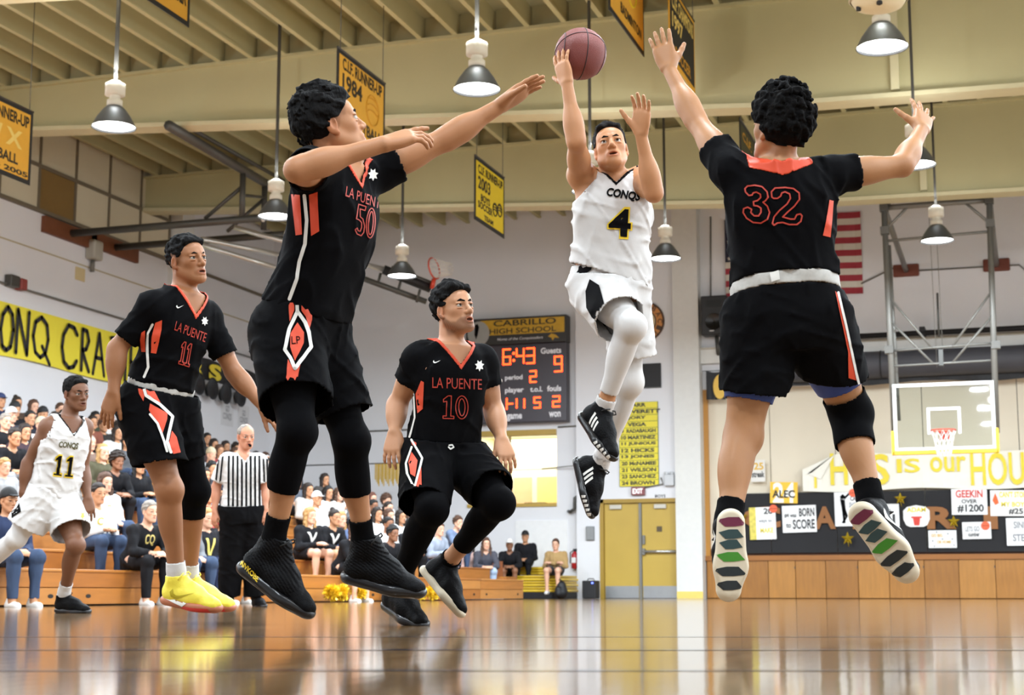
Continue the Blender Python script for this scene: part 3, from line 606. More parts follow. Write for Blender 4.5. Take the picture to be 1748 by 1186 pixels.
class Person:
    def __init__(s, name, label, D, px, skin, g=1.0, hv=.0076, fh=.0026, hh=.0034, headS=1.0, face=(0, 0, 1), faceup=(0, 1, .2), hands=None, feet=None, mouth=.003, wide=1.0, bend=(0, 0, 0), wide_t=1.0, group=None, prof=BODY, tone=None, ga=None, gl=None, gn=.92):
        J = {k: aD(v[0], v[1], D+v[2]) for k, v in px.items()}; s.J = J; s.D = D; s.g = g; s.ga = ga or g; s.gl = gl or g; ga, gl = s.ga, s.gl; s.hv = hv; s.prof = scaled(prof, g*wide_t)
        low = min(J['anR'][2], J['anL'][2]); s.root = thing(name, label, 'person', (J['pel'][0], J['pel'][1], max(0, low-.12)), group)
        s.rh = J['hpR']-J['hpL']; s.rs = J['shR']-J['shL']; s.u = nrm(J['neck']-J['pel']); s.front = nrm(np.cross(s.u, nrm(s.rs)+nrm(s.rh))); s.bend = np.asarray(bend)
        s.feet = feet or {}
        for q in 'RL':
            sd = nrm(J['an'+q]-J['kn'+q])
            if q in s.feet: t = nrm(aD(s.feet[q][0], s.feet[q][1], D+s.feet[q][2])-J['an'+q]); b = -(t-sd*np.dot(t, sd))
            else: b = -s.front
            J['bk'+q] = nrm(b-sd*np.dot(b, sd))
        f, u = camv(*face), camv(*faceup); s.H = Head(J['head'], f, u, headS, mouth, wide)
        nb = J['neck']; hb = s.H.p(0, -.022, -.055)
        P = [loft(J['pel'], nb, s.rh, s.rs, s.prof, s.bend, t0=-.13)]
        P += [cone(nb-s.u*.02, hb, .060*gn, .053*gn, .03), cone(nb-s.u*.05, s.H.p(0, -.05, -.03), .055*gn, .045*gn, .03)]
        ctr = J['pel']+(nb-J['pel'])*.80
        for q in 'RL':
            sh = J['sh'+q]; P += [cone(nb-s.u*.06, sh, .062*ga, .058*ga, .045), cone(ctr+(sh-ctr)*.45-s.u*.10, sh, .056*ga, .044*ga, .05)]
            P += arm_prims(J, q, ga); P += leg_prims(J, q, gl)
            tp = aD(s.feet[q][0], s.feet[q][1], D+s.feet[q][2]) if q in s.feet else J['an'+q]+s.front*.15; P += [cone(J['an'+q], J['an'+q]+(tp-J['an'+q])*.55, .032*gl, .024*gl, .02)]
        HP = s.H.prims(); HA = []; s.hands = {}
        for q in 'RL':
            h = dict((hands or {}).get(q, {})); tip = h.pop('tip'); n = camv(*h.pop('n')); d = aD(tip[0], tip[1], D+tip[2])-J['wr'+q]
            hp = hand(J['wr'+q], d, n, q == 'R', **h); HA.append((q, hp, nrm(d)))
        allp = P+HP+[p for _, hp, _ in HA for p in hp]; s.P = P; s.all = allp
        # coarse body, fine head and hands of the same solid
        nk = V3(nb*.35+hb*.65); na = V3(nrm(hb-nb)); C = V3(s.H.C)
        V, Q = nets(allp, hv); c = V[Q].mean(1); hb_ = .185*headS; dead = (((c-nk)@na > .003) & (np.abs(c-C).max(1) < hb_-.012))
        pieces = []
        for q, hp, d in HA:
            w = V3(J['wr'+q]); dd = V3(d); cs = np.array([p[1] for p in hp]); lo, hi = cs.min(0)-.06, cs.max(0)+.06
            dead |= ((c-w)@dd > .006) & ((c > lo+.012) & (c < hi-.012)).all(1)
            v2, q2 = nets(allp, hh, lo, hi); c2 = v2[q2].mean(1); pieces.append(keep(v2, q2, ((c2-w)@dd > -.004) & ((c2 > lo+.004) & (c2 < hi-.004)).all(1)))
        v2, q2 = nets(allp, fh, C-hb_, C+hb_); c2 = v2[q2].mean(1); pieces.append(keep(v2, q2, ((c2-nk)@na > -.004) & (np.abs(c2-C).max(1) < hb_-.004)))
        V, Q = join(keep(V, Q, ~dead), *pieces)
        L = s.H.loc(V); t = np.ones((len(V), 3)); x, y, z = L[:, 0], L[:, 1], L[:, 2]; hd = (np.linalg.norm(L, axis=1) < .16) & (np.abs(x) < .092)
        sm = lambda a: np.clip(a, 0, 1)[:, None]
        lip = sm(1.6-np.sqrt((x/.022)**2+((z+.066+s.H.mouth*.5)/(.0105+s.H.mouth*.5))**2))*(hd & (y > .07))[:, None]; t = t*(1-lip)+np.array([.80, .50, .48])*lip
        hole = ((np.abs(x) < .017) & (np.abs(z+.0655+s.H.mouth*.4) < .001+s.H.mouth) & (y < .090) & (y > .055) & hd)[:, None]*(s.H.mouth > .003); t = t*(1-hole*.75)
        for q in (-1, 1):
            lash = sm(1.5-np.sqrt(((x-q*.033)/.0165)**2+((z-.0065+12*(x-q*.033)**2)/.0026)**2))*(hd & (y > .06))[:, None]; t = t*(1-lash*.8)
        red = sm(1-np.sqrt(((np.abs(x)-.042)/.03)**2+((z+.02)/.03)**2))*(hd & (y > .03))[:, None]*.5; t = t*(1-red*np.array([0, .10, .10]))
        ear = ((np.abs(x) > .07) & hd & (z > -.05) & (z < .035))[:, None]; t = t*np.where(ear, np.array([1.0, .86, .82]), 1)
        for q in 'RL':
            for jn, rr in (('kn', .07), ('el', .05)):
                b = sm(1-np.linalg.norm(V-J[jn+q], axis=1)/(rr*1.3)); t = t*(1-b*np.array([.10, .18, .2]))
        for _, hp, d in HA: pass
        if tone: t = tone(s, V, L, hd, t)
        s.V, s.Q = V, Q
        s.skin = M('skin'+skin, skin, .52, var=.05, vs_=18, bump=.08, bs=260, tint=True, sss=.08, spec=.4)
        s.body = mk('body', V, Q, s.skin, s.root, tint=np.clip(t, 0, 1.3))
        s.cl = {}
    def seg(s, q, limb, t):
        a, b = {'arm': ('sh', 'el'), 'fore': ('el', 'wr'), 'thigh': ('hp', 'kn'), 'shank': ('kn', 'an')}[limb]; a, b = s.J[a+q], s.J[b+q]; return a+(b-a)*t, nrm(b-a)
    def neckcut(s, vd=.105, vs_=1.15, back=.012, r=.10):
        nb = V3(s.J['neck']); u = V3(s.u); rt = V3(nrm(s.rs-s.u*np.dot(s.rs, s.u))); f = np.cross(u, rt)
        def g(P):
            d = P-nb; x = np.abs(d@rt); y = d@f; z = d@u; w = np.clip((y+.01)/.07, 0, 1); lvl = (1-w)*(-back+.35*x)+w*(-vd+vs_*x)
            return np.minimum((z-lvl)*.75, r-np.sqrt(x*x+np.maximum(-z-.16, 0)**2)).astype(np.float32)
        return g
    def hemcut(s, t, tilt=(0, 0)):
        p = s.J['pel']+(s.J['neck']-s.J['pel'])*t; n = -s.u+tilt[0]*nrm(s.rh)+tilt[1]*s.front; return plane(p, n)
    def top(s, m, prof, hem=-.16, sleeves=(.62, .62), sr=(.068, .074), grow=.006, srad=(.15, .15), name='jersey', neck=None, h=.0082, wob=None, tilt=(0, 0), armhole=None):
        J, g = s.J, s.ga; nb = J['neck']; P = [loft(J['pel'], nb, s.rh, s.rs, prof, s.bend, t0=min(hem-.1, -.2))]; cuts = [neck or s.neckcut(), s.hemcut(hem, tilt)]
        ctr = J['pel']+(nb-J['pel'])*.80
        for q, sl, sra in zip('RL', sleeves, srad):
            sh = J['sh'+q]; P += [cone(nb-s.u*.06, sh, .062*g+grow, .058*g+grow, .045)]
            if sl is not None:
                P += [cone(ctr+(sh-ctr)*.45-s.u*.10, sh, .056*g+grow, .046*g+grow, .05)]
                e, d = s.seg(q, 'arm', sl); P += [ball(sh+d*.02, .058*g+grow, .03), cone(sh, e+d*.03, sr[0]*g, sr[1]*g, .03)]; cuts.append(endcut(e, d, sra*g, .3))
        if armhole: cuts += [armhole('R'), armhole('L')]
        if wob is not None: P.append(glob(wob, 3))
        o, V, Q = cloth(name, P, cuts, h, m, s.root); s.cl[name] = (o, bvh_of(V, Q), P); return o
    def band(s, base, name, m, a, b, h=.0042, grow=.003, parent=None):
        """strip of a garment where the cut function a is < 0 and b > 0"""
        P = [p for p in s.cl[base][2]]; P.append(glob(lambda X: np.full(len(X), -grow, np.float32), 3))
        o, V, Q = cloth(name, P, [a, lambda X: -b(X)], h, m, parent or s.cl[base][0], solid=.003); return o
    def shorts(s, m, ends, top=.14, r0=.125, r1=.145, name='shorts', h=.0082, wob=None, prof=None, tilt=(0, 0), k=.035, rad=.2):
        J = s.J; P = [loft(J['pel'], J['neck'], s.rh, s.rs, prof or scaled(SHORTP, s.g), s.bend, t0=-.24, t1=top+.1)]; cuts = [lambda X, h_=s.hemcut(top, tilt): -h_(X)]
        for q in 'RL':
            e = aD(*(ends[q][0], ends[q][1], s.D+ends[q][2])); hp = J['hp'+q]; d = nrm(e-hp); rr = ends[q][3] if len(ends[q]) > 3 else r1
            P.append(cone(hp, e+d*.04, r0*s.gl, rr*s.gl*1.02, k)); n = d if len(ends[q]) < 5 else nrm(d+camv(*ends[q][4])*ends[q][5]); cuts.append(endcut(e, n, rad*s.g, .35))
        if wob is not None: P.append(glob(wob, 3))
        o, V, Q = cloth(name, P, cuts, h, m, s.root); s.cl[name] = (o, bvh_of(V, Q), P); return o
    def sleeve(s, name, m, q, a, b, grow=.005, h=.006, part=slice(0, 9)):
        P = leg_prims(s.J, q, s.gl, grow)[part]; (pa, da), (pb, db) = a, b
        o, V, Q = cloth(name, P, [endcut(pa, -da, .2, 1.2), endcut(pb, db, .2, 1.2)], h, m, s.root, solid=.003); s.cl[name+q] = (o, bvh_of(V, Q), P); return o
    def finish(s, hairm, hair, iris='#2a1a10', gaze=(0, 0), brow=1.0, hh=.0036, seed=3, eyes=True, curl=False, flow=(0, 0, 0)):
        if eyes: s.H.eyes(s.body, iris, gaze); s.H.brows(s.body, hairm, brow)
        if hair: s.hairo = s.H.hair(hair, hairm, s.root, hh, seed, curl, flow)
SHORTP = [(-.3, .13, .12, 0), (-.16, .16, .142, -.008), (0, .186, .140, -.01), (.14, .180, .130, -.002), (.3, .172, .12, 0)]
# ------------------------------------------------------------------ shoes, built once in their own frame (toe +y, up +z)
SHOES = {}
def shoe_protos(key, upper, sole, lace, high=.125, rib=0, outs=None):
    U = [cone((0, -.045, .05), (0, .06, .045), .045, .046, .02), cone((0, .05, .048), (.004, .160, .030), .047, .037, .03, flat=(0, 0, 1), q=.85), cone((0, -.035, .05), (0, -.036, high+.02), .046, .045, .02), cone((0, -.02, high-.02), (0, .085, .055), .036, .031, .03)]
    cuts = [plane((0, 0, .02), (0, 0, -1)), plane((0, -.03, high), (0, -.15, 1))]
    V, Q = nets(U+[glob(waves(5, .0012, 90, 5), 3)]+([glob(lambda P: (rib*np.sin(P[:, 2]*640+P[:, 1]*260+np.sin(P[:, 1]*70)*1.2)*np.clip((.13-P[:, 1])/.03, 0, 1)).astype(np.float32), 3)] if rib else [])+[glob(c) for c in cuts], .0036)
    So = [cone((0, -.052, .012), (.004, .09, .012), .046, .053, .02, flat=(0, 0, 1), q=.62), cone((.004, .09, .012), (.0, .163, .017), .053, .042, .02, flat=(0, 0, 1), q=.6), glob(plane((0, 0, -.006), (0, 0, -1))), glob(lambda P: (P[:, 2]-.030-np.where(P[:, 1] < 0, .010, 0)).astype(np.float32))]
    V2, Q2 = nets(So, .004)
    SHOES[key] = dict(u=(V, Q, upper), s=(V2, Q2, sole), lace=lace, high=high, outs=outs, bu=bvh_of(V, Q), bs=bvh_of(V2, Q2), me={})
def print_local(bm, bvh, axis, off=.0016):
    """project a flat figure along axis (unit vector, pointing from the figure to the shoe)"""
    refine(bm, .012); ax = Vector(axis); dead = []
    for v in bm.verts:
        h, n, i, d = bvh.ray_cast(v.co-ax*.3, ax)
        if h is None: dead.append(v)
        else: v.co = h-ax*off
    bmesh.ops.delete(bm, geom=dead, context='VERTS'); return bm
def shoe(p, q, key, up, S=1.0, marks=None, parent=None):
    J = p.J; ft = p.feet[q]; an = J['an'+q]; toe = aD(ft[0], ft[1], p.D+ft[2]); v = nrm(toe-an); hint = camv(*up); n = nrm(hint-v*np.dot(hint, v)); al = math.atan2(-.09, .23)
    y = math.cos(al)*v-math.sin(al)*n; z = math.sin(al)*v+math.cos(al)*n; x = np.cross(y, z); R = np.array([x, y, z]).T; off = an-S*R@np.array([0, -.03, .11])
    Mx = Matrix(((R[0, 0]*S, R[0, 1]*S, R[0, 2]*S, off[0]), (R[1, 0]*S, R[1, 1]*S, R[1, 2]*S, off[1]), (R[2, 0]*S, R[2, 1]*S, R[2, 2]*S, off[2]), (0, 0, 0, 1)))
    pr = SHOES[key]; me = pr['me']
    def put(nm, build, par):
        if nm not in me: o = build(); me[nm] = o.data; o.parent = par
        else: o = bpy.data.objects.new(nm.split('/')[0], me[nm]); COL.objects.link(o); o.parent = par
        return o
    u = put('shoe', lambda: mk('shoe', pr['u'][0], pr['u'][1], pr['u'][2]), None); u.parent = p.root; u.matrix_parent_inverse = Matrix.Translation(-Vector(p.root.location)); u.matrix_basis = Mx
    put('sole', lambda: mk('sole', pr['s'][0], pr['s'][1], pr['s'][2]), u)
    def laces():
        bm = NB()
        for i in range(6):
            t = i/5; yy = .0+.085*t; zz = pr['high']-.015+(.062-pr['high']+.02)*t; tube(bm, [(-.026, yy, zz-.004), (-.012, yy+.006, zz+.014), (.0, yy+.008, zz+.019), (.012, yy+.006, zz+.014), (.026, yy, zz-.004)], .0035, 6)
        for sx in (-1, 1): tube(bm, [(0, -.002, pr['high']+.005), (sx*.02, .012, pr['high']+.018), (sx*.045, .01, pr['high']+.004), (sx*.04, .0, pr['high']-.012), (sx*.012, .0, pr['high'])], .0028, 6)
        return ob('laces', bm, pr['lace'], None, True)
    put('laces', laces, u)
    for nm, fn, mm in (marks or []):
        put(nm, lambda: ob(nm, fn(pr), mm), u)
    return u
def flat(bm, pts, o, ex, ey):
    o, ex, ey = map(np.asarray, (o, ex, ey)); f = bm.faces.new([bm.verts.new(tuple(o+x*ex+y*ey)) for x, y in pts]); bmesh.ops.triangulate(bm, faces=[f]); return bm
SWOOSH = [(0, .42), (.06, .16), (.2, .05), (.38, .12), (1.0, .62), (.42, .30), (.26, .27), (.16, .36), (.10, .62)]
def swoosh_side(pr):
    bm = NB()
    for sx in (-1, 1):
        b2 = NB(); flat(b2, [(-.03+.12*p, .030+.075*r) for p, r in SWOOSH], (sx*.09, 0, 0), (0, 1, 0), (0, 0, 1))
        print_local(b2, pr['bu'], (-sx, 0, 0)); tmp = bpy.data.meshes.new('t'); b2.to_mesh(tmp); b2.free(); bm.from_mesh(tmp); bpy.data.meshes.remove(tmp)
    return bm
# ================================================================== players and referee
jb = M('black_jersey', '#09090b', .85, var=.15, vs_=6, bump=.25, bs=45, spec=.06)
jk = M('black_compression', '#070709', .85, spec=.06, var=.12, vs_=5, bump=.1, bs=60)
jw = M('white_jersey', '#cccac8', .7, var=.03, vs_=6, bump=.3, bs=30)
jt = M('white_tights', '#d2d0ce', .65, var=.02, bump=.1, bs=40)
org = M('orange_print', '#d2441f', .6, var=.05, vs_=20)
red = M('orange_red_print', '#b23422', .6, var=.05, vs_=20)
wht = M('white_print', '#dedcd6', .6, var=.03, vs_=20)
blk = M('black_print', '#0a0a0c', .8, spec=.08)
yelp = M('gold_print', '#e8c629', .6)
grey = M('grey_waistband', '#b5b3ad', .7, var=.2, vs_=60)
skW = M('white_sock', '#cfcdcb', .8, bump=.3, bs=90); skB = M('black_sock', '#0a0a0b', .9, spec=.06, bump=.3, bs=90)
hairB = M('black_hair', '#050404', .85, spec=.2, var=.5, vs_=60, bump=.9, bs=160, stretch=(1, 1, .3)); hairD = M('dark_brown_hair', '#0d0806', .85, spec=.2, var=.5, vs_=60, bump=.9, bs=160, stretch=(1, 1, .3))
hairG = M('grey_hair', '#7d756c', .6, var=.3, vs_=60, bump=.6, bs=160)
shB = M('black_knit_shoe', '#08080a', .6, spec=.12, var=.3, vs_=40, bump=.6, bs=120); solB = M('dark_sole', '#151518', .3, var=.2, vs_=9); lacB = M('black_lace', '#0e0e0f', .7)
shY = M('yellow_shoe', '#f2e04a', .5, var=.06, vs_=12, bump=.35, bs=70); solG = M('gum_sole', '#b0694a', .45); solW = M('cream_sole', '#d9cdb4', .5, var=.05, vs_=14); lacY = M('yellow_lace', '#f0e260', .6)
shoe_protos('black_high', shB, solB, lacB, high=.158, rib=.0018)
shoe_protos('yellow', shY, solG, lacY, high=.128)
shoe_protos('cream_sole', shB, solW, lacB, high=.125)
shoe_protos('striped_low', shB, solB, lacB, high=.122)
shoe_protos('black_low', shB, solB, lacB, high=.122)
JP = [(-.3, .188, .142, 0), (-.16, .190, .144, 0), (0, .190, .142, -.008), (.2, .180, .130, 0), (.4, .168, .122, .006), (.6, .178, .128, .010), (.78, .180, .125, .006), (.9, .145, .104, 0), (1, .098, .086, -.005)]
def P_(p, cl, name, m, polys=(), lines=(), texts=(), off=.0025, L=9.):
    for q in polys: r = print_on(name, px_poly(NB(), q), m, p.cl[cl][0], p.cl[cl][1], off, L)
    if polys: return r
    bm = NB()
    for pts, w in lines: px_line(bm, pts, w)
    for t in texts: px_text(bm, *t)
    return print_on(name, bm, m, p.cl[cl][0], p.cl[cl][1], off, L)
def zz(x0, y0, s):
    return lambda *pts: [(x0+a/s, y0+b/s) for a, b in pts]
def outline_text(p, cl, s, o, r, u, m1, m2, b1=.03, b2=-.012, L=9.):
    P_(p, cl, 'number_print', m1, texts=[(s, o, r, u, b1)], L=L); k = .93
    c = (o[0]+(r[0]+u[0])*(1-k)/2, o[1]+(r[1]+u[1])*(1-k)/2); P_(p, cl, 'number_fill_print', m2, texts=[(s, c, (r[0]*k, r[1]*k), (u[0]*k, u[1]*k), b2)], off=.004, L=L)
def band_at(p, name, m, prof, ta, tb, grow=0.0, tilt=(0, 0)):
    P = [loft(p.J['pel'], p.J['neck'], p.rh, p.rs, prof, p.bend, grow=grow)]
    o, V, Q = cloth(name, P, [p.hemcut(ta, tilt), lambda X, g=p.hemcut(tb, tilt): -g(X)], .006, m, p.root, wob=waves(9, .003, 40)); p.cl[name] = (o, bvh_of(V, Q), P); return o
def sock(p, q, m, t0, name='sock', grow=.006):
    a, d = p.seg(q, 'shank', t0); b = p.J['an'+q]; return p.sleeve(name, m, q, (a, d), (b+d*.03, d), grow=grow, part=slice(2, 6))
def beard_tone(lo, hi, s_, col=(.30, .26, .25)):
    def f(p, V, L, hd, t):
        x, y, z = L.T; ax = np.abs(x); edge = np.interp(y, [-.02, .01, .03, .055, .075], [.01, -.035, -.056, -.062, -.046])
        m = np.clip((edge-z)/.012, 0, 1)*np.clip((y+.025)/.015, 0, 1)*np.clip((z+.125)/.02, 0, 1)
        mo = np.clip(1.5-np.sqrt((x/.024)**2+((z+.0475)/.0075)**2), 0, 1)*(y > .07); lip = (np.sqrt((x/.021)**2+((z+.068)/.014)**2) < 1)&(y > .06)
        n = .75+.25*np.sin(V[:, 0]*900+V[:, 2]*700)*np.sin(V[:, 1]*800); m = np.clip(np.maximum(m, mo*.8)*n, 0, 1)*hd*~lip
        return t*(1-m[:, None]*s_)+np.array(col)*(m*s_)[:, None]
    return f
def fade_tone(strength=.6, top=.05, low=-.02):
    def f(p, V, L, hd, t):
        x, y, z = L.T; m = np.clip((z-low)/(top-low), 0, 1)*np.clip((.045-y)/.03, 0, 1)*hd*(np.abs(x) < .078)*strength
        return t*(1-m[:, None])+np.array([.22, .2, .2])*m[:, None]
    return f
def slab1(o, r, u, x0=0., w=1., grow=0.):
    g = grow; pts = [(.05-g, -g), (.95+g, -g), (.95+g, .11+g), (.70+g, .11+g), (.70+g, 1+g), (.42-g, 1+g), (.05-g, .84+g), (.05-g, .72-g), (.32-g, .76-g), (.32-g, .11+g), (.05-g, .11+g)]
    return [(o[0]+r[0]*(x0+w*a)+u[0]*b, o[1]+r[1]*(x0+w*a)+u[1]*b) for a, b in pts]
# ------------------------------------------------------------------ player 50
z5 = zz(380, 120, 2.696); zl = zz(400, 480, 2.01)
p = Person('person', 'player 50 in black and orange leaping with one arm stretched towards the ball', 5.8, dict(pel=(515, 560, 0), neck=(578, 277, 0), head=(565, 217, 0), shR=(535, 290, -.15), elR=(507, 290, -.40), wrR=(652, 247, -.34), shL=(640, 293, .16), elL=(760, 238, .20), wrL=(853, 181, .22),
    hpR=(490, 572, -.09), knR=(507, 737, -.28), anR=(463, 938, -.20), hpL=(541, 578, .09), knL=(599, 752, .0), anL=(622, 940, .10)), '#b07c56', g=1.06, gl=.93, gn=1.0, bend=CR*.022, headS=1.09, face=(.88, .34, -.28), faceup=(-.35, .93, .05),
    hands=dict(R=dict(tip=(712, 228, -.30), n=(.1, -.85, -.5), curls=[.12, .45, .55, .6], thumb=.4, S=1.15), L=dict(tip=(898, 149, .20), n=(.25, -.85, .35), curl=.12, thumb=.5, spread=.08, S=1.12)),
    feet=dict(R=(527, 1037, -.24), L=(722, 1008, .06)), tone=fade_tone(.5))
p.finish(hairB, (.034, .014, -.004, .003, 75, -.06, .018), seed=4, flow=(0, .3, .25))
p.top(jb, scaled(JP, 1.06), hem=.10, sleeves=(.42, .34), sr=(.068, .076), srad=(.085, .15), neck=p.neckcut(.06, 1.15, .0), wob=folds(2, .007, 34), tilt=(0, -.10))
p.shorts(jb, dict(R=(506, 690, -.22, .138, (-.3, .9, .6), .22), L=(588, 708, .03, .108)), r0=.140, wob=folds(6, .007, 34), rad=.26)
p.band('jersey', 'collar', org, p.neckcut(.06, 1.15, .0), p.neckcut(.085, 1.18, .024, .125))
for q, t in (('R', .50), ('L', .48)):
    a, d = p.seg(q, 'thigh', .3); b, e = p.seg(q, 'shank', t); p.sleeve('leg_sleeve', jk, q, (a, d), (b, e), .008); sock(p, q, skB, .70)
    u_ = shoe(p, q, 'black_high', (.62, .78, .1) if q == 'R' else (0, 1, .1), S=1.12)
    if q == 'R':
        pr = SHOES['black_high']; V_, Q_ = join(pr['s'][:2], pr['u'][:2]); R_ = np.array(u_.matrix_basis); V_ = V_@R_[:3, :3].T+R_[:3, 3]; p.cl['shoe'] = (p.root, bvh_of(V_, Q_)); P_(p, 'shoe', 'shoe_lettering', yelp, texts=[('RIVKOBE', (410, 964), (29, 30), (4, -9), .03)], L=4)
P_(p, 'jersey', 'side_panel', org, [z5((318, 570), (356, 573), (367, 755), (338, 760)), z5((398, 570), (436, 557), (445, 740), (408, 762))])
P_(p, 'jersey', 'piping_stripe', wht, lines=[(z5((377, 575), (388, 690), (380, 800), (354, 880), (342, 960), (308, 1052)), 6)])
P_(p, 'jersey', 'lettering', red, texts=[('LA PUENTE', (589, 335), (64, 24), (2, -17))], L=5)
f5 = [(.0, .12), (.12, .0), (.35, -.02), (.48, .12), (.5, .34), (.38, .55), (.22, .6), (.18, .86), (.46, .86), (.5, 1), (.08, 1), (.02, .5), (.2, .48), (.32, .42), (.34, .26), (.28, .12), (.16, .12), (.1, .2), (.0, .12)]
mp_ = lambda a, b: (605+33*a+4*b, 398+10*a-50*b)
P_(p, 'jersey', 'number_print', red, lines=[([mp_(a*.92, b) for a, b in f5], 1.8)], L=5)
for k in (1, .52): P_(p, 'jersey', 'number_print', red, lines=[([mp_(.76+.22*k*math.cos(t), .5+.5*(.55+.45*k)*math.sin(t)) for t in np.linspace(0, 6.29, 33)], 1.8)], L=5)
P_(p, 'jersey', 'badge', wht, [[(636+9*a, 298+11*b) for a, b in star(7, .6)]])
P_(p, 'shorts', 'side_print', org, [zl((187, 66), (205, 66), (206, 98), (190, 140), (187, 100)), zl((230, 66), (264, 68), (266, 130), (256, 165), (244, 122), (230, 100)), zl((216, 142), (238, 176), (238, 212), (208, 274), (192, 226), (192, 180)), zl((184, 268), (207, 308), (232, 258), (209, 372), (199, 358), (176, 352))])
P_(p, 'shorts', 'piping_stripe', wht, lines=[(zl((216, 60), (216, 104), (188, 166), (174, 235), (192, 262), (208, 300)), 6), (zl((216, 104), (242, 142), (254, 176), (262, 226), (236, 262), (208, 300)), 6)], off=.004)
P_(p, 'shorts', 'monogram', blk, texts=[('LP', (498, 588), (15, -1), (-1, -13))], off=.004)
p50 = p
# ------------------------------------------------------------------ player 32
z3 = zz(1080, 40, 2.695); zs = zz(1180, 440, 1.914)
p = Person('person', 'player 32 seen from behind in black, both arms raised to block', 5.7, dict(pel=(1343, 535, 0), neck=(1327, 280, 0), head=(1329, 222, .01), shL=(1250, 293, .02), elL=(1188, 206, .24), wrL=(1142, 118, .40), shR=(1410, 300, .02), elR=(1540, 283, .10), wrR=(1573, 222, .30),
    hpL=(1299, 545, 0), knL=(1268, 745, -.04), anL=(1241, 902, -.24), hpR=(1388, 545, 0), knR=(1452, 705, .10), anR=(1490, 872, -.10)), '#a97850', g=1.08, ga=.96, gl=1.08, gn=.88, headS=1.0, face=(-.50, .22, -.85), faceup=(.1, .97, .2),
    hands=dict(L=dict(tip=(1124, 53, .45), n=(.1, .1, -1), curl=.08, spread=.13, thumb=.75), R=dict(tip=(1578, 178, .42), n=(-.35, -.2, -.9), curl=.10, spread=.34, thumb=1.1)),
    feet=dict(L=(1243, 1031, -.36), R=(1558, 987, -.20)), tone=fade_tone(.75, .03, -.05))
p.finish(M('curly_hair', '#060505', .9, spec=.15, var=.5, vs_=50, bump=1, bs=120), (.048, .030, .0, .004, 95, -.050, .03), seed=8, hh=.0036, curl=True)
p.top(jb, scaled(JP, 1.10), hem=.20, tilt=(0, -.32), sleeves=(.38, .42), sr=(.066, .076), neck=p.neckcut(.06, 1.2, .0), wob=folds(12, .007, 34))
nc = p.neckcut(.06, 1.2, .0); p.band('jersey', 'collar', org, nc, p.neckcut(.09, 1.2, .055, .115))
band_at(p, 'waistband', grey, scaled(JP, 1.09), .115, .215, -.003, (0, -.32))
p.shorts(jb, dict(L=(1288, 672, -.02, .114, (0, 0, -1), .12), R=(1424, 640, .06, .106, (-.8, .0, -.2), .38)), r0=.135, wob=folds(16, .007, 34), rad=.24, prof=scaled(SHORTP, 1.09), tilt=(0, -.32), top=.12, k=.025)
blu = M('blue_compression', '#263f86', .6, bump=.1)
for q, t in (('L', .68), ('R', .52)):
    a, d = p.seg(q, 'thigh', .2); b, e = p.seg(q, 'thigh', t+(.02 if q == 'L' else .20)); p.sleeve('undershort', blu, q, (a, d), (b, e), .010, part=slice(0, 2))
a, d = p.seg('R', 'thigh', .80); b, e = p.seg('R', 'shank', .34); p.sleeve('knee_pad', jk, 'R', (a, d), (b, e), .010)
def sole32(pr):
    bm = NB(); ys = [(-.055, .052, 0), (-.015, .045, 1), (.018, .042, 1), (.058, .052, 2), (.105, .060, 3), (.150, .050, 3)]; out = []
    for k in range(4):
        for y, w, c in ys:
            if c == k:
                s = .0165; pts = [(-w*.92, y-.004), (-w*.4, y+s), (w*.2, y+s*.9), (w*.92, y+.008), (w*.45, y-s), (-w*.2, y-s*.9)]; b2 = NB(); flat(b2, pts, (0, 0, -.2), (1, 0, 0), (0, 1, 0)); print_local(b2, pr['bs'], (0, 0, 1)); n0 = len(bm.faces)
                tmp = bpy.data.meshes.new('t'); b2.to_mesh(tmp); b2.free(); bm.from_mesh(tmp); bpy.data.meshes.remove(tmp); bm.faces.ensure_lookup_table()
                for f in bm.faces[n0:]: f.material_index = k
    return bm
smats = [M('maroon_tread', '#6b2440', .5), M('teal_tread', '#2b4446', .5), M('green_tread', '#3f8a28', .5), M('dark_tread', '#20282a', .5)]
for q in 'LR':
    sock(p, q, skB, .72); u = shoe(p, q, 'cream_sole', (.02, .06, -1) if q == 'L' else (.28, .36, -.9), S=1.04 if q == 'L' else 1.12, marks=[('tread_print', sole32, smats[0]), ('side_logo', swoosh_side, wht)])
me = SHOES['cream_sole']['me']['tread_print']
for m in smats[1:]: me.materials.append(m)
n3 = z3((520, 775), (518, 760), (530, 748), (560, 745), (595, 752), (618, 775), (622, 800), (612, 815), (600, 822), (620, 840), (630, 870), (620, 900), (590, 918), (555, 915), (525, 895), (510, 870), (512, 852), (530, 845), (548, 855), (545, 870), (560, 885), (580, 885), (590, 870), (590, 850), (575, 840), (558, 838), (556, 820), (575, 815), (590, 800), (588, 785), (570, 775), (555, 780), (550, 790), (535, 792), (520, 775))
n2 = z3((640, 800), (638, 775), (655, 758), (700, 755), (740, 760), (765, 780), (766, 810), (745, 840), (715, 865), (690, 890), (700, 893), (725, 900), (745, 900), (755, 880), (770, 876), (778, 885), (772, 910), (755, 925), (720, 925), (690, 915), (665, 918), (650, 928), (642, 920), (650, 890), (675, 860), (710, 830), (725, 805), (722, 785), (700, 775), (685, 780), (680, 795), (665, 805), (648, 805), (640, 800))
P_(p, 'jersey', 'number_print', red, lines=[(n3, 2.6), (n2, 2.6)])
P_(p, 'jersey', 'side_panel', org, [[(1415, 341), (1422, 343), (1420, 372), (1417, 405), (1404, 402), (1409, 380)]])
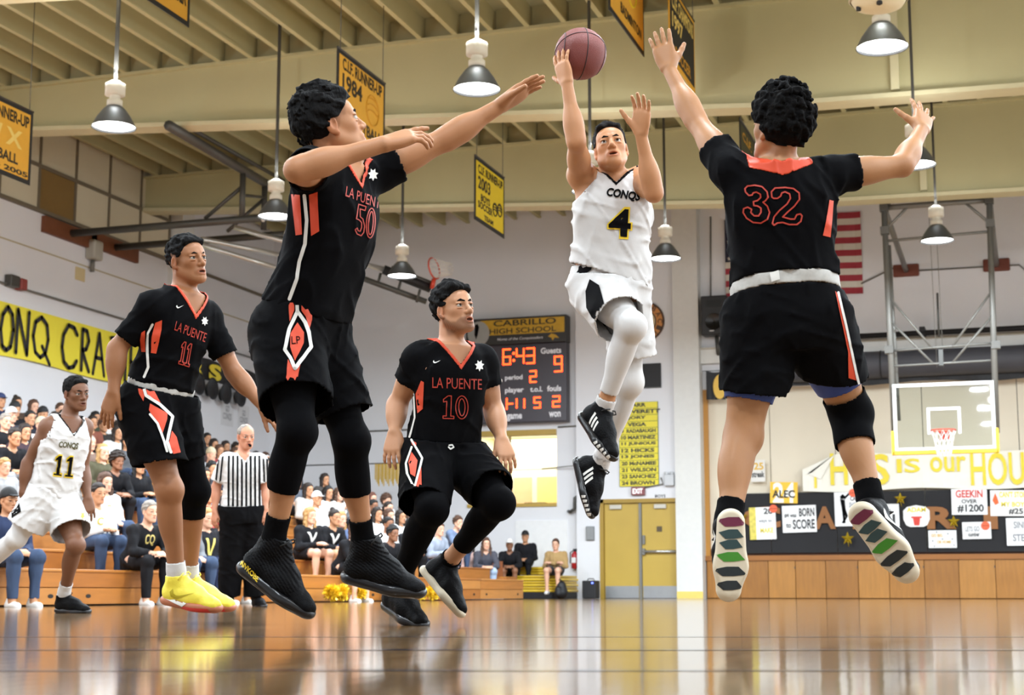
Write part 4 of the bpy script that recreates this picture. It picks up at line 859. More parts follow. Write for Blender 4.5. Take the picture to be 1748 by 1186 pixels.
P_(p, 'shorts', 'side_print', org, [[(1425, 497), (1434, 507), (1453, 590), (1464, 650), (1448, 645), (1447, 600)]]); P_(p, 'shorts', 'piping_stripe', wht, lines=[([(1430, 500), (1444, 560), (1457, 620), (1466, 660)], 4)], off=.004)
P_(p, 'waistband', 'care_tag', wht, [[(1314, 466), (1329, 462), (1331, 477), (1317, 481)]], off=.005)
p32 = p
# ------------------------------------------------------------------ player 4 and the ball
z4 = zz(940, 420, 2.47)
def side_polys(pr, key, polys, off=.0016):
    bm = NB()
    for sx in (-1, 1):
        for pl in polys:
            b2 = NB(); flat(b2, pl, (sx*.12, 0, 0), (0, 1, 0), (0, 0, 1)); print_local(b2, pr[key], (-sx, 0, 0), off); tmp = bpy.data.meshes.new('t'); b2.to_mesh(tmp); b2.free(); bm.from_mesh(tmp); bpy.data.meshes.remove(tmp)
    return bm
def three_bars(pr): return side_polys(pr, 'bu', [[(.0+.022*k, .032), (.012+.022*k, .032), (-.006+.022*k, .085-.006*k), (-.018+.022*k, .085-.006*k)] for k in range(3)])
def toe_print(pr): return side_polys(pr, 'bs', [[(.10+.02*k, .004), (.112+.02*k, .002), (.116+.02*k, .018), (.106+.02*k, .024)] for k in range(5)], .003)
p = Person('person', 'player 4 in white leaping for a layup with the ball on his right hand', 7.2, dict(pel=(1040, 487, 0), neck=(1047, 303, 0), head=(1043, 256, -.03), shR=(992, 300, .0), elR=(984, 243, -.24), wrR=(968, 143, -.20), shL=(1094, 306, .02), elL=(1116, 330, -.25), wrL=(1094, 229, -.30),
    hpR=(1016, 492, 0), knR=(1078, 556, -.27), anR=(1030, 697, -.12), hpL=(1064, 492, 0), knL=(1074, 652, .02), anL=(1024, 793, .20)), '#b9845c', g=.98, ga=.95, gl=.92, wide=.95, fh=.0024, headS=.98, face=(-.06, .36, .93), faceup=(-.12, .92, -.3),
    hands=dict(R=dict(tip=(952, 86, -.16), n=(.57, .40, -.71), curl=.24, spread=.2, thumb=1.0), L=dict(tip=(1097, 164, -.33), n=(-.55, .05, .8), curl=.22, spread=.16, thumb=.8)),
    feet=dict(R=(1047, 772, -.22), L=(1013, 878, .14)), mouth=.005, tone=fade_tone(.35))
p.finish(hairD, (.020, .002, .006, .003, 95, -.03, .016), gaze=(.1, .15), seed=5)
def arm4(q, w=.085, k=.85):
    nb = V3(p.J['neck']); u = V3(p.u); r = V3(nrm(p.rs-p.u*np.dot(p.rs, p.u)))*(1 if q == 'R' else -1)
    return lambda X: np.minimum((X-nb)@r-(w+k*np.clip(-((X-nb)@u)-.01, 0, 1)), (X-nb)@u+.20).astype(np.float32)*.75
p.top(jw, scaled(JP, 1.0, .004, .004), hem=.09, tilt=(.28, 0), sleeves=(None, None), neck=p.neckcut(.030, 1.0, .0), wob=folds(22, .0085, 34), armhole=arm4)
p.band('jersey', 'neck_trim', blk, p.neckcut(.030, 1.0, .0), p.neckcut(.047, 1.0, .016, .11))
band_at(p, 'waistband', jw, scaled(JP, .97), .05, .17, -.004)
p.shorts(jw, dict(R=(1058, 545, -.22, .125), L=(1080, 612, .02, .112)), r0=.135, wob=folds(26, .0085, 34), rad=.22, top=.10)
for q in 'RL':
    a, d = p.seg(q, 'thigh', .1); b, e = p.seg(q, 'shank', .80 if q == 'R' else .93); p.sleeve('tights_leg', jt, q, (a, d), (b, e), .006)
    sock(p, q, skW, .86); shoe(p, q, 'striped_low', (.75, .45, .45) if q == 'R' else (.9, .1, .25), S=1.02, marks=[('side_stripes', three_bars, wht), ('toe_print', toe_print, wht)])
P_(p, 'jersey', 'lettering', blk, texts=[('CONQS', (1034, 337), (57, 9), (3, -17), .04, .1)], L=5)
P_(p, 'jersey', 'number_print', yelp, texts=[('4', (1035, 406), (43, 3), (3, -55), .06)], L=5); P_(p, 'jersey', 'number_fill_print', blk, texts=[('4', (1038, 402), (37, 3), (3, -47), .035)], off=.0045, L=5)
P_(p, 'shorts', 'side_print', blk, [z4((165, 140), (205, 165), (190, 210), (192, 270), (205, 310), (255, 345), (215, 335), (175, 300), (152, 260), (148, 190)), z4((197, 420), (235, 415), (225, 440), (215, 485), (200, 480))])
P_(p, 'waistband', 'side_print', blk, [z4((125, 45), (158, 38), (155, 85), (175, 85), (172, 100), (130, 130), (105, 145), (98, 130), (118, 100))])
p4 = p
bc = aD(991, 92, 7.12); t = thing('basketball', 'reddish brown leather basketball held high on the fingertips of player 4', 'basketball', bc); BR = .1165
bm = NB(); bmesh.ops.create_uvsphere(bm, u_segments=48, v_segments=32, radius=BR); o = ob('cover', bm, M('basketball_leather', '#7d3a33', .55, var=.12, vs_=20, bump=1, bs=420), t, True); o.matrix_parent_inverse = Matrix(); 
sm_ = M('ball_seam', '#2b1718', .6); e1, e2, e3 = camv(.25, .05, 1), camv(1, -.1, -.25), None; e2 = nrm(e2-e1*np.dot(e1, e2)); e3 = np.cross(e1, e2)
def seam(fn, n=64):
    pts = [fn(2*math.pi*i/n)*(BR*.9985) for i in range(n+1)]; o = ob('seam', tube(NB(), pts, .0024, 6, False), sm_, t, True); o.matrix_parent_inverse = Matrix()
seam(lambda a: math.cos(a)*e1+math.sin(a)*e3)
seam(lambda a: nrm(math.cos(a)*nrm(e1*.75+e3*.66)+math.sin(a)*e2))
for q in (-1, 1): seam(lambda a: nrm(q*(.78+.0*math.cos(2*a))*e2+(.62)*(math.cos(a)*e1*.9+math.sin(a)*e3*1.25)))
# ------------------------------------------------------------------ player 11 in black
z11 = zz(0, 380, 3.4875); zt_ = zz(0, 620, 2.696)
p = Person('person', 'player 11 in black and orange standing in bright yellow shoes', 7.7, dict(pel=(267, 690, 0), neck=(318, 496, 0), head=(320, 446, 0), shR=(262, 522, -.12), elR=(200, 594, -.14), wrR=(194, 668, -.20), shL=(352, 538, .13), elL=(398, 634, .14), wrL=(450, 694, .04),
    hpR=(245, 694, -.08), knR=(289, 836, -.14), anR=(302, 988, -.10), hpL=(296, 697, .08), knL=(333, 838, .10), anL=(322, 990, .22)), '#986643', g=1.02, fh=.0024, headS=1.0, face=(.78, .16, .60), faceup=(-.1, 1, 0),
    hands=dict(R=dict(tip=(178, 722, -.20), n=(.5, .1, -.85), curl=.22, spread=.10, thumb=.45), L=dict(tip=(484, 726, -.02), n=(-.3, -.55, -.7), curl=.25, thumb=.5)),
    feet=dict(R=(378, 1038, -.18), L=(392, 1030, .20)), mouth=.004, tone=fade_tone(.75, .04, -.03))
p.finish(hairB, (.018, .001, .008, .003, 95, -.02, .020), gaze=(.05, .1), brow=.85, seed=6)
p.top(jb, scaled(JP, .98), hem=.17, sleeves=(.80, .72), srad=(.080, .09), sr=(.060, .064), neck=p.neckcut(.095, 1.2, .0), wob=folds(32, .007, 34), grow=.009, tilt=(0, -.05))
p.band('jersey', 'collar', org, p.neckcut(.095, 1.2, .0), p.neckcut(.122, 1.22, .024, .125))
band_at(p, 'waistband', grey, scaled(JP, .98), .125, .19, -.001)
p.shorts(jb, dict(R=(274, 792, -.13, .124, (-.2, -.4, 0), .3), L=(314, 784, .1, .105)), r0=.13, wob=folds(36, .007, 34), rad=.2)
a, d = p.seg('L', 'thigh', .3); b, e = p.seg('L', 'shank', .28); p.sleeve('leg_sleeve', jk, 'L', (a, d), (b, e), .007)
def red_rand(pr):
    bm = NB()
    for sx in (-1, 1):
        b2 = NB(); flat(b2, [(.03, -.004), (.17, -.002), (.16, .016), (.05, .012)], (sx*.1, 0, 0), (0, 1, 0), (0, 0, 1)); print_local(b2, pr['bs'], (-sx, 0, 0), .002); tmp = bpy.data.meshes.new('t'); b2.to_mesh(tmp); b2.free(); bm.from_mesh(tmp); bpy.data.meshes.remove(tmp)
    return bm
def white_rand(pr):
    bm = NB()
    for sx in (-1, 1):
        b2 = NB(); flat(b2, [(-.09, .034), (.04, .008), (.06, .026), (.0, .034)], (sx*.1, 0, 0), (0, 1, 0), (0, 0, 1)); print_local(b2, pr['bs'], (-sx, 0, 0), .003); tmp = bpy.data.meshes.new('t'); b2.to_mesh(tmp); b2.free(); bm.from_mesh(tmp); bpy.data.meshes.remove(tmp)
    return bm
for q in 'RL':
    sock(p, q, skW, .80); shoe(p, q, 'yellow', (.22, 1, .1), S=1.1, marks=[('side_logo', swoosh_side, M('dark_yellow_logo', '#b5a31c', .5)), ('red_rand', red_rand, M('red_rubber', '#c8352c', .45)), ('white_rand', white_rand, wht)])
P_(p, 'jersey', 'side_panel', org, [z11((862, 640), (868, 770), (845, 770), (832, 700), (840, 655)), z11((925, 595), (965, 580), (962, 640), (930, 780), (900, 775), (905, 680))])
P_(p, 'jersey', 'piping_stripe', wht, lines=[(z11((908, 605), (880, 660), (880, 780), (885, 860), (860, 920)), 4.5)], off=.004)
P_(p, 'jersey', 'lettering', red, texts=[('LA PUENTE', (297, 563), (52, 21), (4, -15))], L=5)
for k in (0, .52): o_ = slab1((304, 620), (19, 6), (7, -38), k, .46); P_(p, 'jersey', 'number_print', red, lines=[(o_+o_[:1], 1.6)], L=5)
P_(p, 'jersey', 'badge', wht, [[(349+6*a, 548+8*b) for a, b in star(7, .6)]]); P_(p, 'jersey', 'maker_mark', wht, [z11(*[(1048+46*a, 512-34*b) for a, b in SWOOSH])])
P_(p, 'shorts', 'side_print', org, [zt_((632, 95), (650, 95), (665, 150), (660, 175), (640, 140)), zt_((665, 90), (700, 110), (738, 182), (680, 150)), zt_((690, 185), (770, 230), (768, 255), (745, 330), (720, 275), (685, 215)), zt_((790, 310), (812, 340), (830, 410), (797, 418), (776, 370))])
P_(p, 'shorts', 'piping_stripe', wht, lines=[(zt_((655, 88), (672, 148), (735, 190), (792, 245), (768, 360), (786, 410)), 5), (zt_((690, 235), (725, 278), (755, 360), (768, 405)), 4)], off=.004)
p11 = p
# ------------------------------------------------------------------ player 10
z10 = zz(620, 460, 1.977)
p = Person('person', 'bearded player 10 in black striding forward with bent knees', 7.3, dict(pel=(757, 772, 0), neck=(772, 588, 0), head=(775, 530, 0), shR=(717, 612, -.03), elR=(678, 690, .05), wrR=(674, 737, -.06), shL=(820, 615, .10), elL=(843, 700, .12), wrL=(856, 750, -.02),
    hpR=(732, 778, -.06), knR=(737, 868, -.32), anR=(676, 1000, -.06), hpL=(786, 780, .06), knL=(851, 858, -.22), anL=(764, 960, .10)), '#bd8a67', g=1.03, fh=.0024, headS=1.0, face=(.66, .26, .70), faceup=(-.12, 1, -.1),
    hands=dict(R=dict(tip=(667, 782, -.12), n=(.35, .1, -.9), curl=.38, spread=.16, thumb=.5), L=dict(tip=(869, 792, -.10), n=(-.35, -.2, -.85), curl=.42, spread=.14, thumb=.5)),
    feet=dict(R=(706, 1040, -.16), L=(783, 1022, .02)), mouth=.006, tone=beard_tone(0, 0, .92))
p.finish(hairB, (.024, .006, .004, .004, 90, -.03, .024), gaze=(.1, .2), brow=1.1, seed=9)
p.top(jb, scaled(JP, .98), hem=.10, sleeves=(.52, .55), srad=(.09, .09), sr=(.062, .069), neck=p.neckcut(.085, 1.2, .0), wob=folds(42, .007, 34), grow=.012)
p.band('jersey', 'collar', org, p.neckcut(.085, 1.2, .0), p.neckcut(.112, 1.22, .024, .125))
p.shorts(jb, dict(R=(724, 862, -.27, .108), L=(840, 838, -.18, .104)), r0=.125, wob=folds(46, .007, 34), rad=.2, top=.12)
for q, t in (('R', .86), ('L', .70)):
    a, d = p.seg(q, 'thigh', .3); b, e = p.seg(q, 'shank', t); p.sleeve('leg_sleeve', jk, q, (a, d), (b, e), .008); sock(p, q, skB, .9)
    shoe(p, q, 'black_low' if q == 'R' else 'cream_sole', (.1, 1, .2) if q == 'R' else (.85, .5, .1), S=1.08)
P_(p, 'jersey', 'lettering', red, texts=[('LA PUENTE', (738, 662), (84, 3), (0, -18))], L=5)
o_ = slab1((755, 714), (44, 1), (1, -39), 0, .46); P_(p, 'jersey', 'number_print', red, lines=[(o_+o_[:1], 1.6)], L=5)
for k in (1, .5): P_(p, 'jersey', 'number_print', red, lines=[([(788+(10.5*k)*math.cos(t)**1, 695-19.5*math.sin(t)*(.5+.5*k)) for t in np.linspace(0, 6.29, 33)], 1.6)], L=5)
P_(p, 'jersey', 'side_panel', org, [z10((196, 375), (206, 380), (202, 470), (184, 485), (178, 420))]); P_(p, 'jersey', 'piping_stripe', wht, lines=[(z10((172, 420), (176, 500), (165, 540), (158, 565)), 3)], off=.004)
P_(p, 'jersey', 'badge', wht, [[(818+8*a, 624+10*b) for a, b in star(7, .6)]]); P_(p, 'jersey', 'maker_mark', wht, [z10(*[(236+26*a, 318-18*b) for a, b in SWOOSH])])
P_(p, 'shorts', 'side_print', org, [z10((158, 568), (180, 570), (180, 600), (166, 592)), z10((164, 615), (184, 645), (176, 700), (160, 690), (154, 650)), z10((196, 662), (198, 750), (150, 776), (168, 738))])
P_(p, 'shorts', 'piping_stripe', wht, lines=[(z10((164, 575), (200, 638), (176, 730), (172, 762)), 3.5), (z10((165, 600), (146, 655), (150, 690), (172, 735)), 3.5)], off=.004)
P_(p, 'shorts', 'drawstring', wht, lines=[(z10((288, 594), (298, 592), (303, 600), (292, 606), (286, 600)), 2.5)], off=.006)
p10 = p
# ------------------------------------------------------------------ player 11 in white
zw = zz(0, 600, 3.296)
p = Person('person', 'player 11 in white crossing in front of the wooden bleachers', 11.2, dict(pel=(90, 848, 0), neck=(117, 712, 0), head=(130, 672, 0), shR=(84, 727, -.06), elR=(48, 790, -.06), wrR=(39, 840, -.10), shL=(143, 728, .12), elL=(142, 800, .16), wrL=(150, 850, .05),
    hpR=(71, 852, -.06), knR=(28, 918, -.10), anR=(-42, 985, .06), hpL=(107, 855, .06), knL=(129, 930, -.16), anL=(108, 1017, .06)), '#714a33', g=1.0, hv=.0085, fh=.0036, hh=.0042, headS=1.0, face=(.72, -.02, .68), faceup=(0, 1, 0),
    hands=dict(R=dict(tip=(50, 880, -.12), n=(.5, .1, -.8), curl=.4), L=dict(tip=(154, 888, 0), n=(-.4, -.1, -.8), curl=.4)), feet=dict(L=(150, 1041, -.04), R=(-20, 1020, -.1)), tone=fade_tone(.7, .03, -.03))
p.finish(hairB, (.008, .001, .006, .002, 120, -.03, .014), seed=11)
p.top(jw, scaled(JP, .98, .004, .004), hem=.02, sleeves=(None, None), neck=p.neckcut(.10, 1.2, .0), wob=folds(52, .0085, 34), armhole=lambda q: arm4(q, .118, .35), h=.009)
p.band('jersey', 'neck_trim', blk, p.neckcut(.10, 1.2, .0), p.neckcut(.118, 1.2, .018, .115), h=.006)
p.shorts(jw, dict(R=(44, 900, -.08, .14), L=(122, 908, -.1, .14)), r0=.13, wob=folds(56, .0085, 34), rad=.22, h=.009)
a, d = p.seg('R', 'thigh', .2); b, e = p.seg('R', 'shank', .9); p.sleeve('tights_leg', jt, 'R', (a, d), (b, e), .006)
for q in 'LR': sock(p, q, skW, .74); shoe(p, q, 'black_low', (.2, 1, .1), S=1.05)
P_(p, 'jersey', 'lettering', M('olive_print', '#4a4418', .6), texts=[('CONQS', (100, 765), (33, 3), (1, -12), .04, .1)], L=4)
for k in (.0, .54): P_(p, 'jersey', 'number_print', yelp, [slab1((90, 811), (35, 4), (5, -35), k, .44, .05)], L=4, off=.003); P_(p, 'jersey', 'number_fill_print', blk, [slab1((90, 811), (35, 4), (5, -35), k, .44, -.015)], off=.006, L=4)
P_(p, 'shorts', 'side_print', blk, [[(20, 862), (33, 858), (36, 873), (20, 884)]]); P_(p, 'shorts', 'thigh_logo', yelp, [[(141+4*a, 880+7*b) for a, b in star(5, .5)]])
pw11 = p
# ------------------------------------------------------------------ referee
p = Person('person', 'referee in a black and white striped shirt with a whistle in his mouth', 15.8, dict(pel=(413, 868, 0), neck=(414, 775, 0), head=(420, 745, 0), shR=(387, 786, -.05), elR=(369, 830, .0), wrR=(367, 873, -.06), shL=(444, 787, .07), elL=(452, 832, .1), wrL=(453, 868, .03),
    hpR=(399, 872, -.04), knR=(399, 940, -.04), anR=(391, 1018, .04), hpL=(428, 872, .05), knL=(432, 940, .02), anL=(437, 1018, .10)), '#bf8468', g=1.06, hv=.011, fh=.0048, hh=.0055, headS=1.04, face=(.45, -.04, .88), faceup=(0, 1, 0), hands=dict(R=dict(tip=(365, 900, -.08), n=(.6, 0, -.7), curl=.4), L=dict(tip=(454, 896, 0), n=(-.6, 0, -.7), curl=.4)), feet=dict(R=(388, 1032, -.2), L=(450, 1032, -.1)), wide_t=1.0)
p.finish(hairG, (-.03, .001, .06, .001, 60, -.05, 0), seed=12, hh=.006)
p.top(jw, scaled(JP, 1.12), hem=.03, sleeves=(.78, .78), srad=(.095, .095), sr=(.070, .078), neck=p.neckcut(.06, 1.2, .0), wob=folds(62, .007, 34), h=.009, name='striped_shirt')
P_(p, 'striped_shirt', 'stripe', blk, [[(x, 778), (x+3.4, 778), (x+3.4+(x-414)*.02, 864), (x+(x-414)*.02, 864)] for x in np.arange(389, 446, 7.4)]+[[(x, 780+.0*x), (x+3, 778), (x-2, 826), (x-5, 824)] for x in (372, 379)]+[[(x, 782), (x+3, 784), (x+5, 828), (x+2, 828)] for x in (448, 454)], L=6, off=.004)
p.shorts(M('black_trousers', '#0b0b0d', .85, bump=.2, spec=.08), dict(R=(391, 1016, .03, .10), L=(437, 1016, .09, .10)), r0=.135, wob=folds(66, .007, 34), rad=.25, h=.011, name='trousers', prof=scaled(SHORTP, 1.24), top=.075)
for q in 'RL': shoe(p, q, 'black_low', (0, 1, .2), S=1.05)
c = p.H.p(0, .108, -.068); ob('whistle', lathe(tube(NB(), [c-p.H.f*.02, c+p.H.f*.03], .009), [(.0, -.013), (.013, -.01), (.013, .01), (0, .013)], c+p.H.f*.03-p.H.u*.008, 12), blk, p.body)
pref = p
# ================================================================== bleachers
wood = [M('bleacher_oak_a', '#a4672a', .4, var=.25, vs_=4, stretch=(5, .5, 5)), M('bleacher_oak_b', '#985c24', .4, var=.28, vs_=4, stretch=(5, .5, 5)), M('bleacher_oak_c', '#ae7438', .4, var=.22, vs_=4, stretch=(5, .5, 5))]
bl = thing('bleachers', 'long wooden bleachers rising in steps along the left wall', 'bleachers', (-13, 20, 0))
X0, RUN, Z0, RISE, NR, BY0, BY1 = -9.8, .7, .39, .235, 11, 8.0, 30.6
secs = [8.0, 10.2, 12.4, 14.75, 17.3, 19.9, 22.6, 25.3, 28.0, 30.6]
hole = M('hand_hole', '#1c130b', .8)
for k in range(NR):
    x = X0-RUN*k; z = Z0+RISE*k
    for i, (a, b) in enumerate(zip(secs, secs[1:])):
        zb = 0.02 if k == 0 else Z0+RISE*(k-1)-.19
        if k == 0:
            r0 = B('riser_board', wood[i % 3], x-.03, x, a+.006, b-.006, .02, .19, bl); r1 = B('riser_board', wood[(i+1) % 3], x-.03, x+.004, a+.006, b-.006, .2, z-.03, bl)
            for yy in (a+.35, b-.35):
                bm = NB(); prism(bm, [(.05*c, .022*s) for c, s in circ(12)], (x-.005, yy, .105), EY, EZ, EX, .008); ob('hand_hole', bm, hole, r0)
        else: B('riser_board', wood[(i+k) % 3], x-.03, x, a+.006, b-.006, zb, z-.03, bl)
        B('seat_board', wood[(i+2*k) % 3], x-.30, x+.015, a+.004, b-.004, z-.03, z, bl, .006)
        B('foot_board', wood[(i+k+1) % 3], x-RUN, x-.28, a+.004, b-.004, z-.22, z-.19, bl)
B('end_panel', wood[1], XL+.6, X0-.05, BY1-.02, BY1, .02, .3, bl)
for k in range(NR): x = X0-RUN*k; B('end_panel', wood[1], x-RUN, x-.02, BY1-.03, BY1, .3, Z0+RISE*k-.2, bl)
# pulled-out bench at the end of the bleachers
rw = M('reddish_bench_wood', '#9c5427', .45, var=.2, vs_=4)
eb = thing('bench', 'low reddish wooden bench between the bleachers and the yellow mats', 'bench', (-11.3, 31.9, 0))
B('front_panel', rw, -12.6, -10.35, 31.2, 31.24, .02, .42, eb); B('seat_board', wood[0], -12.6, -10.35, 31.2, 31.9, .42, .46, eb); B('side_panel', rw, -10.38, -10.35, 31.24, 31.9, .02, .42, eb); B('back_step', rw, -12.6, -10.9, 31.9, 32.6, .02, .8, eb)
# stack of folded yellow mats
mt = thing('folded_mats', 'stack of yellow folded gym mats against the white wall under the boys', 'gym mats', (-10.6, 34.4, 0))
ymat = [M('yellow_vinyl', '#d9b62c', .4, var=.1, vs_=3), M('yellow_vinyl_b', '#c8a524', .4, var=.1, vs_=3)]
B('mat_base', black, -11.25, -9.95, 33.7, 35.1, .005, .14, mt)
for k in range(6): B('mat', ymat[k % 2], -11.28+.02*(k % 3), -9.92-.03*(k % 2), 33.68+.02*(k % 2), 35.12, .145+.062*k, .2+.062*k, mt, .02)
for k in range(3): B('mat', ymat[k % 2], -11.5, -10.5, 34.4, 35.15, .53+.062*k, .585+.062*k, mt, .02)
for k, x in enumerate((-9.83, -9.62)):
    t = thing('backpack' if k == 0 else 'speaker_box', ('dark backpack slumped on the floor beside the yellow mats', 'black speaker box with a blue light beside the mustard doors')[k], ('backpack', 'speaker')[k], (x, 33.5, 0))
    if k == 0:
        V, Q = nets([cone((x, 33.4, .15), (x, 33.4, .28), .15, .11, .03), cone((x-.03, 33.28, .12), (x-.03, 33.28, .2), .08, .07, .03), glob(plane((0, 0, .003), (0, 0, -1)))], .015); mk('bag', V, Q, black, t)
        T('strap', black, [(x-.05, 33.34, .36), (x, 33.32, .43), (x+.05, 33.34, .36)], .012, t)
    else:
        B('cabinet', black, x-.02, x+.3, 34.4, 34.75, .003, .4, t, .02); B('blue_light', M('blue_light', '#5566ff', emit=4), x+.2, x+.24, 34.39, 34.4, .33, .36, t); T('grip', dsteel, [(x+.06, 34.58, .4), (x+.08, 34.58, .44), (x+.2, 34.58, .44), (x+.22, 34.58, .4)], .012, t)
# ================================================================== things on the back wall
def rect(x0, y0, x1, y1, Y):
    a, b, c, d = aY(x0, y0, Y), aY(x1, y0, Y), aY(x0, y1, Y), aY(x1, y1, Y); return (a[0]+c[0])/2, (b[0]+d[0])/2, (c[2]+d[2])/2, (a[2]+b[2])/2
led = M('led_amber', '#ff4a1a', emit=3.2); ledp = M('led_white', (1, .9, .8, 1), emit=2)
SEG = {'0': 'abcdef', '1': 'bc', '2': 'abged', '3': 'abgcd', '4': 'fgbc', '5': 'afgcd', '6': 'afgedc', '7': 'abc', '8': 'abcdefg', '9': 'abcdfg', '-': 'g', 'I': 'ef'}
def digit(ch, x, z, w, h, Y, par, th=.05):
    s = {'a': ((0, 1), (1, 1)), 'b': ((1, 1), (1, .5)), 'c': ((1, .5), (1, 0)), 'd': ((0, 0), (1, 0)), 'e': ((0, .5), (0, 0)), 'f': ((0, 1), (0, .5)), 'g': ((0, .5), (1, .5))}
    bm = NB(); L = [stroke([(a[0]*w, a[1]*h), (b[0]*w, b[1]*h)], th) for a, b in [s[c] for c in SEG[ch]]]; polys_bm(bm, [q for l in L for q in l], (x, Y, z), EX, EZ); return ob('display_digit', bm, led, par)
x0, x1, z0, z1 = rect(775, 588, 967, 722, YB-.3); t = thing('scoreboard', 'dark electronic scoreboard with glowing red digits under the school sign', 'scoreboard', (x0, YB-.2, z0)); x0 -= .7
B('cabinet', M('scoreboard_case', '#39333b', .4), x0, x1, YB-.3, YB-.005, z0, z1, t, .02); Yf = YB-.304
def sb(px, py, w=0, h=0): p = aY(px, py, Yf); return p[0], p[2]
for ch, x, y0, y1, w in (('6', 859, 622, 596, 12), ('4', 882, 620, 595, 12), ('3', 899, 620, 594, 13), ('9', 947, 634, 608, 12), ('2', 905, 652, 633, 10), ('I', 865, 698, 680, 8), ('-', 867, 698, 680, 8), ('1', 876, 696, 681, 6), ('1', 889, 696, 681, 6), ('5', 912, 696, 678, 10), ('2', 944, 694, 676, 11), ('1', 810, 702, 686, 6), ('0', 800, 640, 612, 10)):
    a = sb(x, y0); b = sb(x+w, y1); digit(ch, a[0], a[1], b[0]-a[0], b[1]-a[1], Yf, t, .036)
for yy in (603, 615): a = sb(877, yy); ob('display_dot', polys_bm(NB(), [[(.035*c, .035*s) for c, s in circ(8)]], (a[0], Yf, a[1]), EX, EZ), led, t)
for s, xa, ya, xb, yb in (('Guests', 923, 604, 958, 592), ('period', 862, 651, 892, 639), ('player', 862, 673, 894, 660), ('t.o.l.', 905, 669, 926, 659), ('fouls', 934, 668, 958, 657), ('game', 865, 719, 891, 706), ('won', 937, 712, 957, 702), ('won', 808, 722, 822, 711), ('Home', 790, 606, 818, 594)):
    a, b = sb(xa, ya), sb(xb, yb); lettering('lettering', s, M('sign_grey_white', '#f2f0f4', .5), (a[0], Yf, a[1]), EX, EZ, b[0]-a[0], b[1]-a[1], t, .03)
a = sb(850, 652); B('white_lamp', ledp, a[0], a[0]+.09, Yf-.004, Yf, a[1], a[1]+.06, t)
x0, x1, z0, z1 = rect(795, 541, 967, 587, YB-.34); t = thing('school_sign', 'black and gold school name sign mounted above the scoreboard', 'sign', (x0, YB-.2, z0))
B('board', M('sign_black', '#2a2826', .4), x0, x1, YB-.34, YB-.005, z0, z1, t, .015); Yf = YB-.344; W_, H_ = x1-x0, z1-z0; gold = M('sign_gold', '#c99d1f', .45, var=.25, vs_=6)
B('gold_field', gold, x0+.15*W_, x1-.05, Yf-.002, Yf, z0+.36*H_, z1-.05, t)
ob('crest', polys_bm(NB(), [[(a*.11*W_, b*.46*H_) for a, b in circ(28)]], (x0+.13*W_, Yf-.006, z0+.45*H_), EX, EZ), M('crest_silver', '#a5a5a0', .5), t)
ob('crest_profile', polys_bm(NB(), [[(-.3, .35), (.0, .42), (.2, .25), (.05, -.1), (-.15, -.35), (-.35, -.1)]], (x0+.12*W_, Yf-.009, z0+.5*H_), EX*.22, EZ*.5), blk, t)
dk = M('sign_dark_letter', '#332c12', .5); lettering('lettering', 'CABRILLO', dk, (x0+.28*W_, Yf-.004, z0+.68*H_), EX, EZ, .62*W_, .22*H_, t, .02); lettering('lettering', 'HIGH SCHOOL', dk, (x0+.24*W_, Yf-.004, z0+.40*H_), EX, EZ, .66*W_, .2*H_, t, .02)
lettering('lettering', 'Home of the Conquistadors', M('sign_grey_white'), (x0+.32*W_, Yf-.004, z0+.12*H_), EX, EZ, .45*W_, .13*H_, t, 0, .2); ob('mascot_mark', polys_bm(NB(), [[(0, .6), (.3, 1), (.7, .8), (1, .3), (.6, .4), (.4, 0), (.3, .4)]], (x1-.2*W_*.9, Yf-.004, z0+.06*H_), EX*.11*W_, EZ*.26*H_), gold, t)
# name board
x0, x1, z0, z1 = rect(1057, 686, 1124, 830, YD-.02); t = thing('name_board', 'yellow roster board with rows of black surnames above the exit sign', 'sign', (x0, YD, z0))
B('board', M('roster_green_edge', '#5d6a1f', .5), x0, x1, YD-.03, YD-.004, z0, z1, t); names = ['CARR', 'EVERETT', 'JORY', 'VEGA', '9  RADABAUGH', '10 MARTINEZ', '11 JUNIOUS', '12 HICKS', '13 JONES', '20 McNAMEE', '21 WILSON', '23 SANCHEZ', '24 BROWN']; rh = (z1-z0)/13
for i, n in enumerate(names):
    zt_ = z1-(i+1)*rh; s = B('name_strip', M('roster_yellow', '#e3d32b', .5), x0+.01, x1-.01, YD-.036, YD-.03, zt_+.006, zt_+rh-.006, t); k = .62 if len(n) > 7 else .45 if len(n) > 4 else .36
    lettering('lettering', n, M('roster_ink', '#2c2c10', .5), (x0+(.06 if n[0].isdigit() else .22)*(x1-x0), YD-.038, zt_+rh*.22), EX, EZ, (x1-x0)*min(.88, .105*len(n) if n[0].isdigit() else .12*len(n)), rh*.62, s, .05)
x0, x1, z0, z1 = rect(1077, 831, 1100, 845, YD-.1); t = thing('exit_sign', 'small dark red exit sign over the mustard double doors', 'sign', (x0, YD, z0)); B('case', M('exit_maroon', '#7d3a3d', .4), x0, x1, YD-.1, YD, z0, z1, t, .01); lettering('lettering', 'EXIT', M('exit_letters', '#f2e8e8', .5, emit=.6), (x0+.04, YD-.103, z0+.035), EX, EZ, x1-x0-.08, z1-z0-.07, t, .02)
x0, x1, z0, z1 = rect(1118, 844, 1136, 849, YD-.01); lettering('wall_lettering', 'BOYS', blk, (x0, YD-.004, z0), EX, EZ, x1-x0, z1-z0, wb, .02)
x0, x1, z0, z1 = rect(1133, 805, 1150, 829, YD-.12); t = thing('emergency_light', 'pale grey emergency light box right of the yellow roster board', 'light', (x0, YD, z0)); B('case', M('pale_grey_case', '#c4c6c8', .5), x0, x1, YD-.12, YD, z0, z1-.06, t, .02)
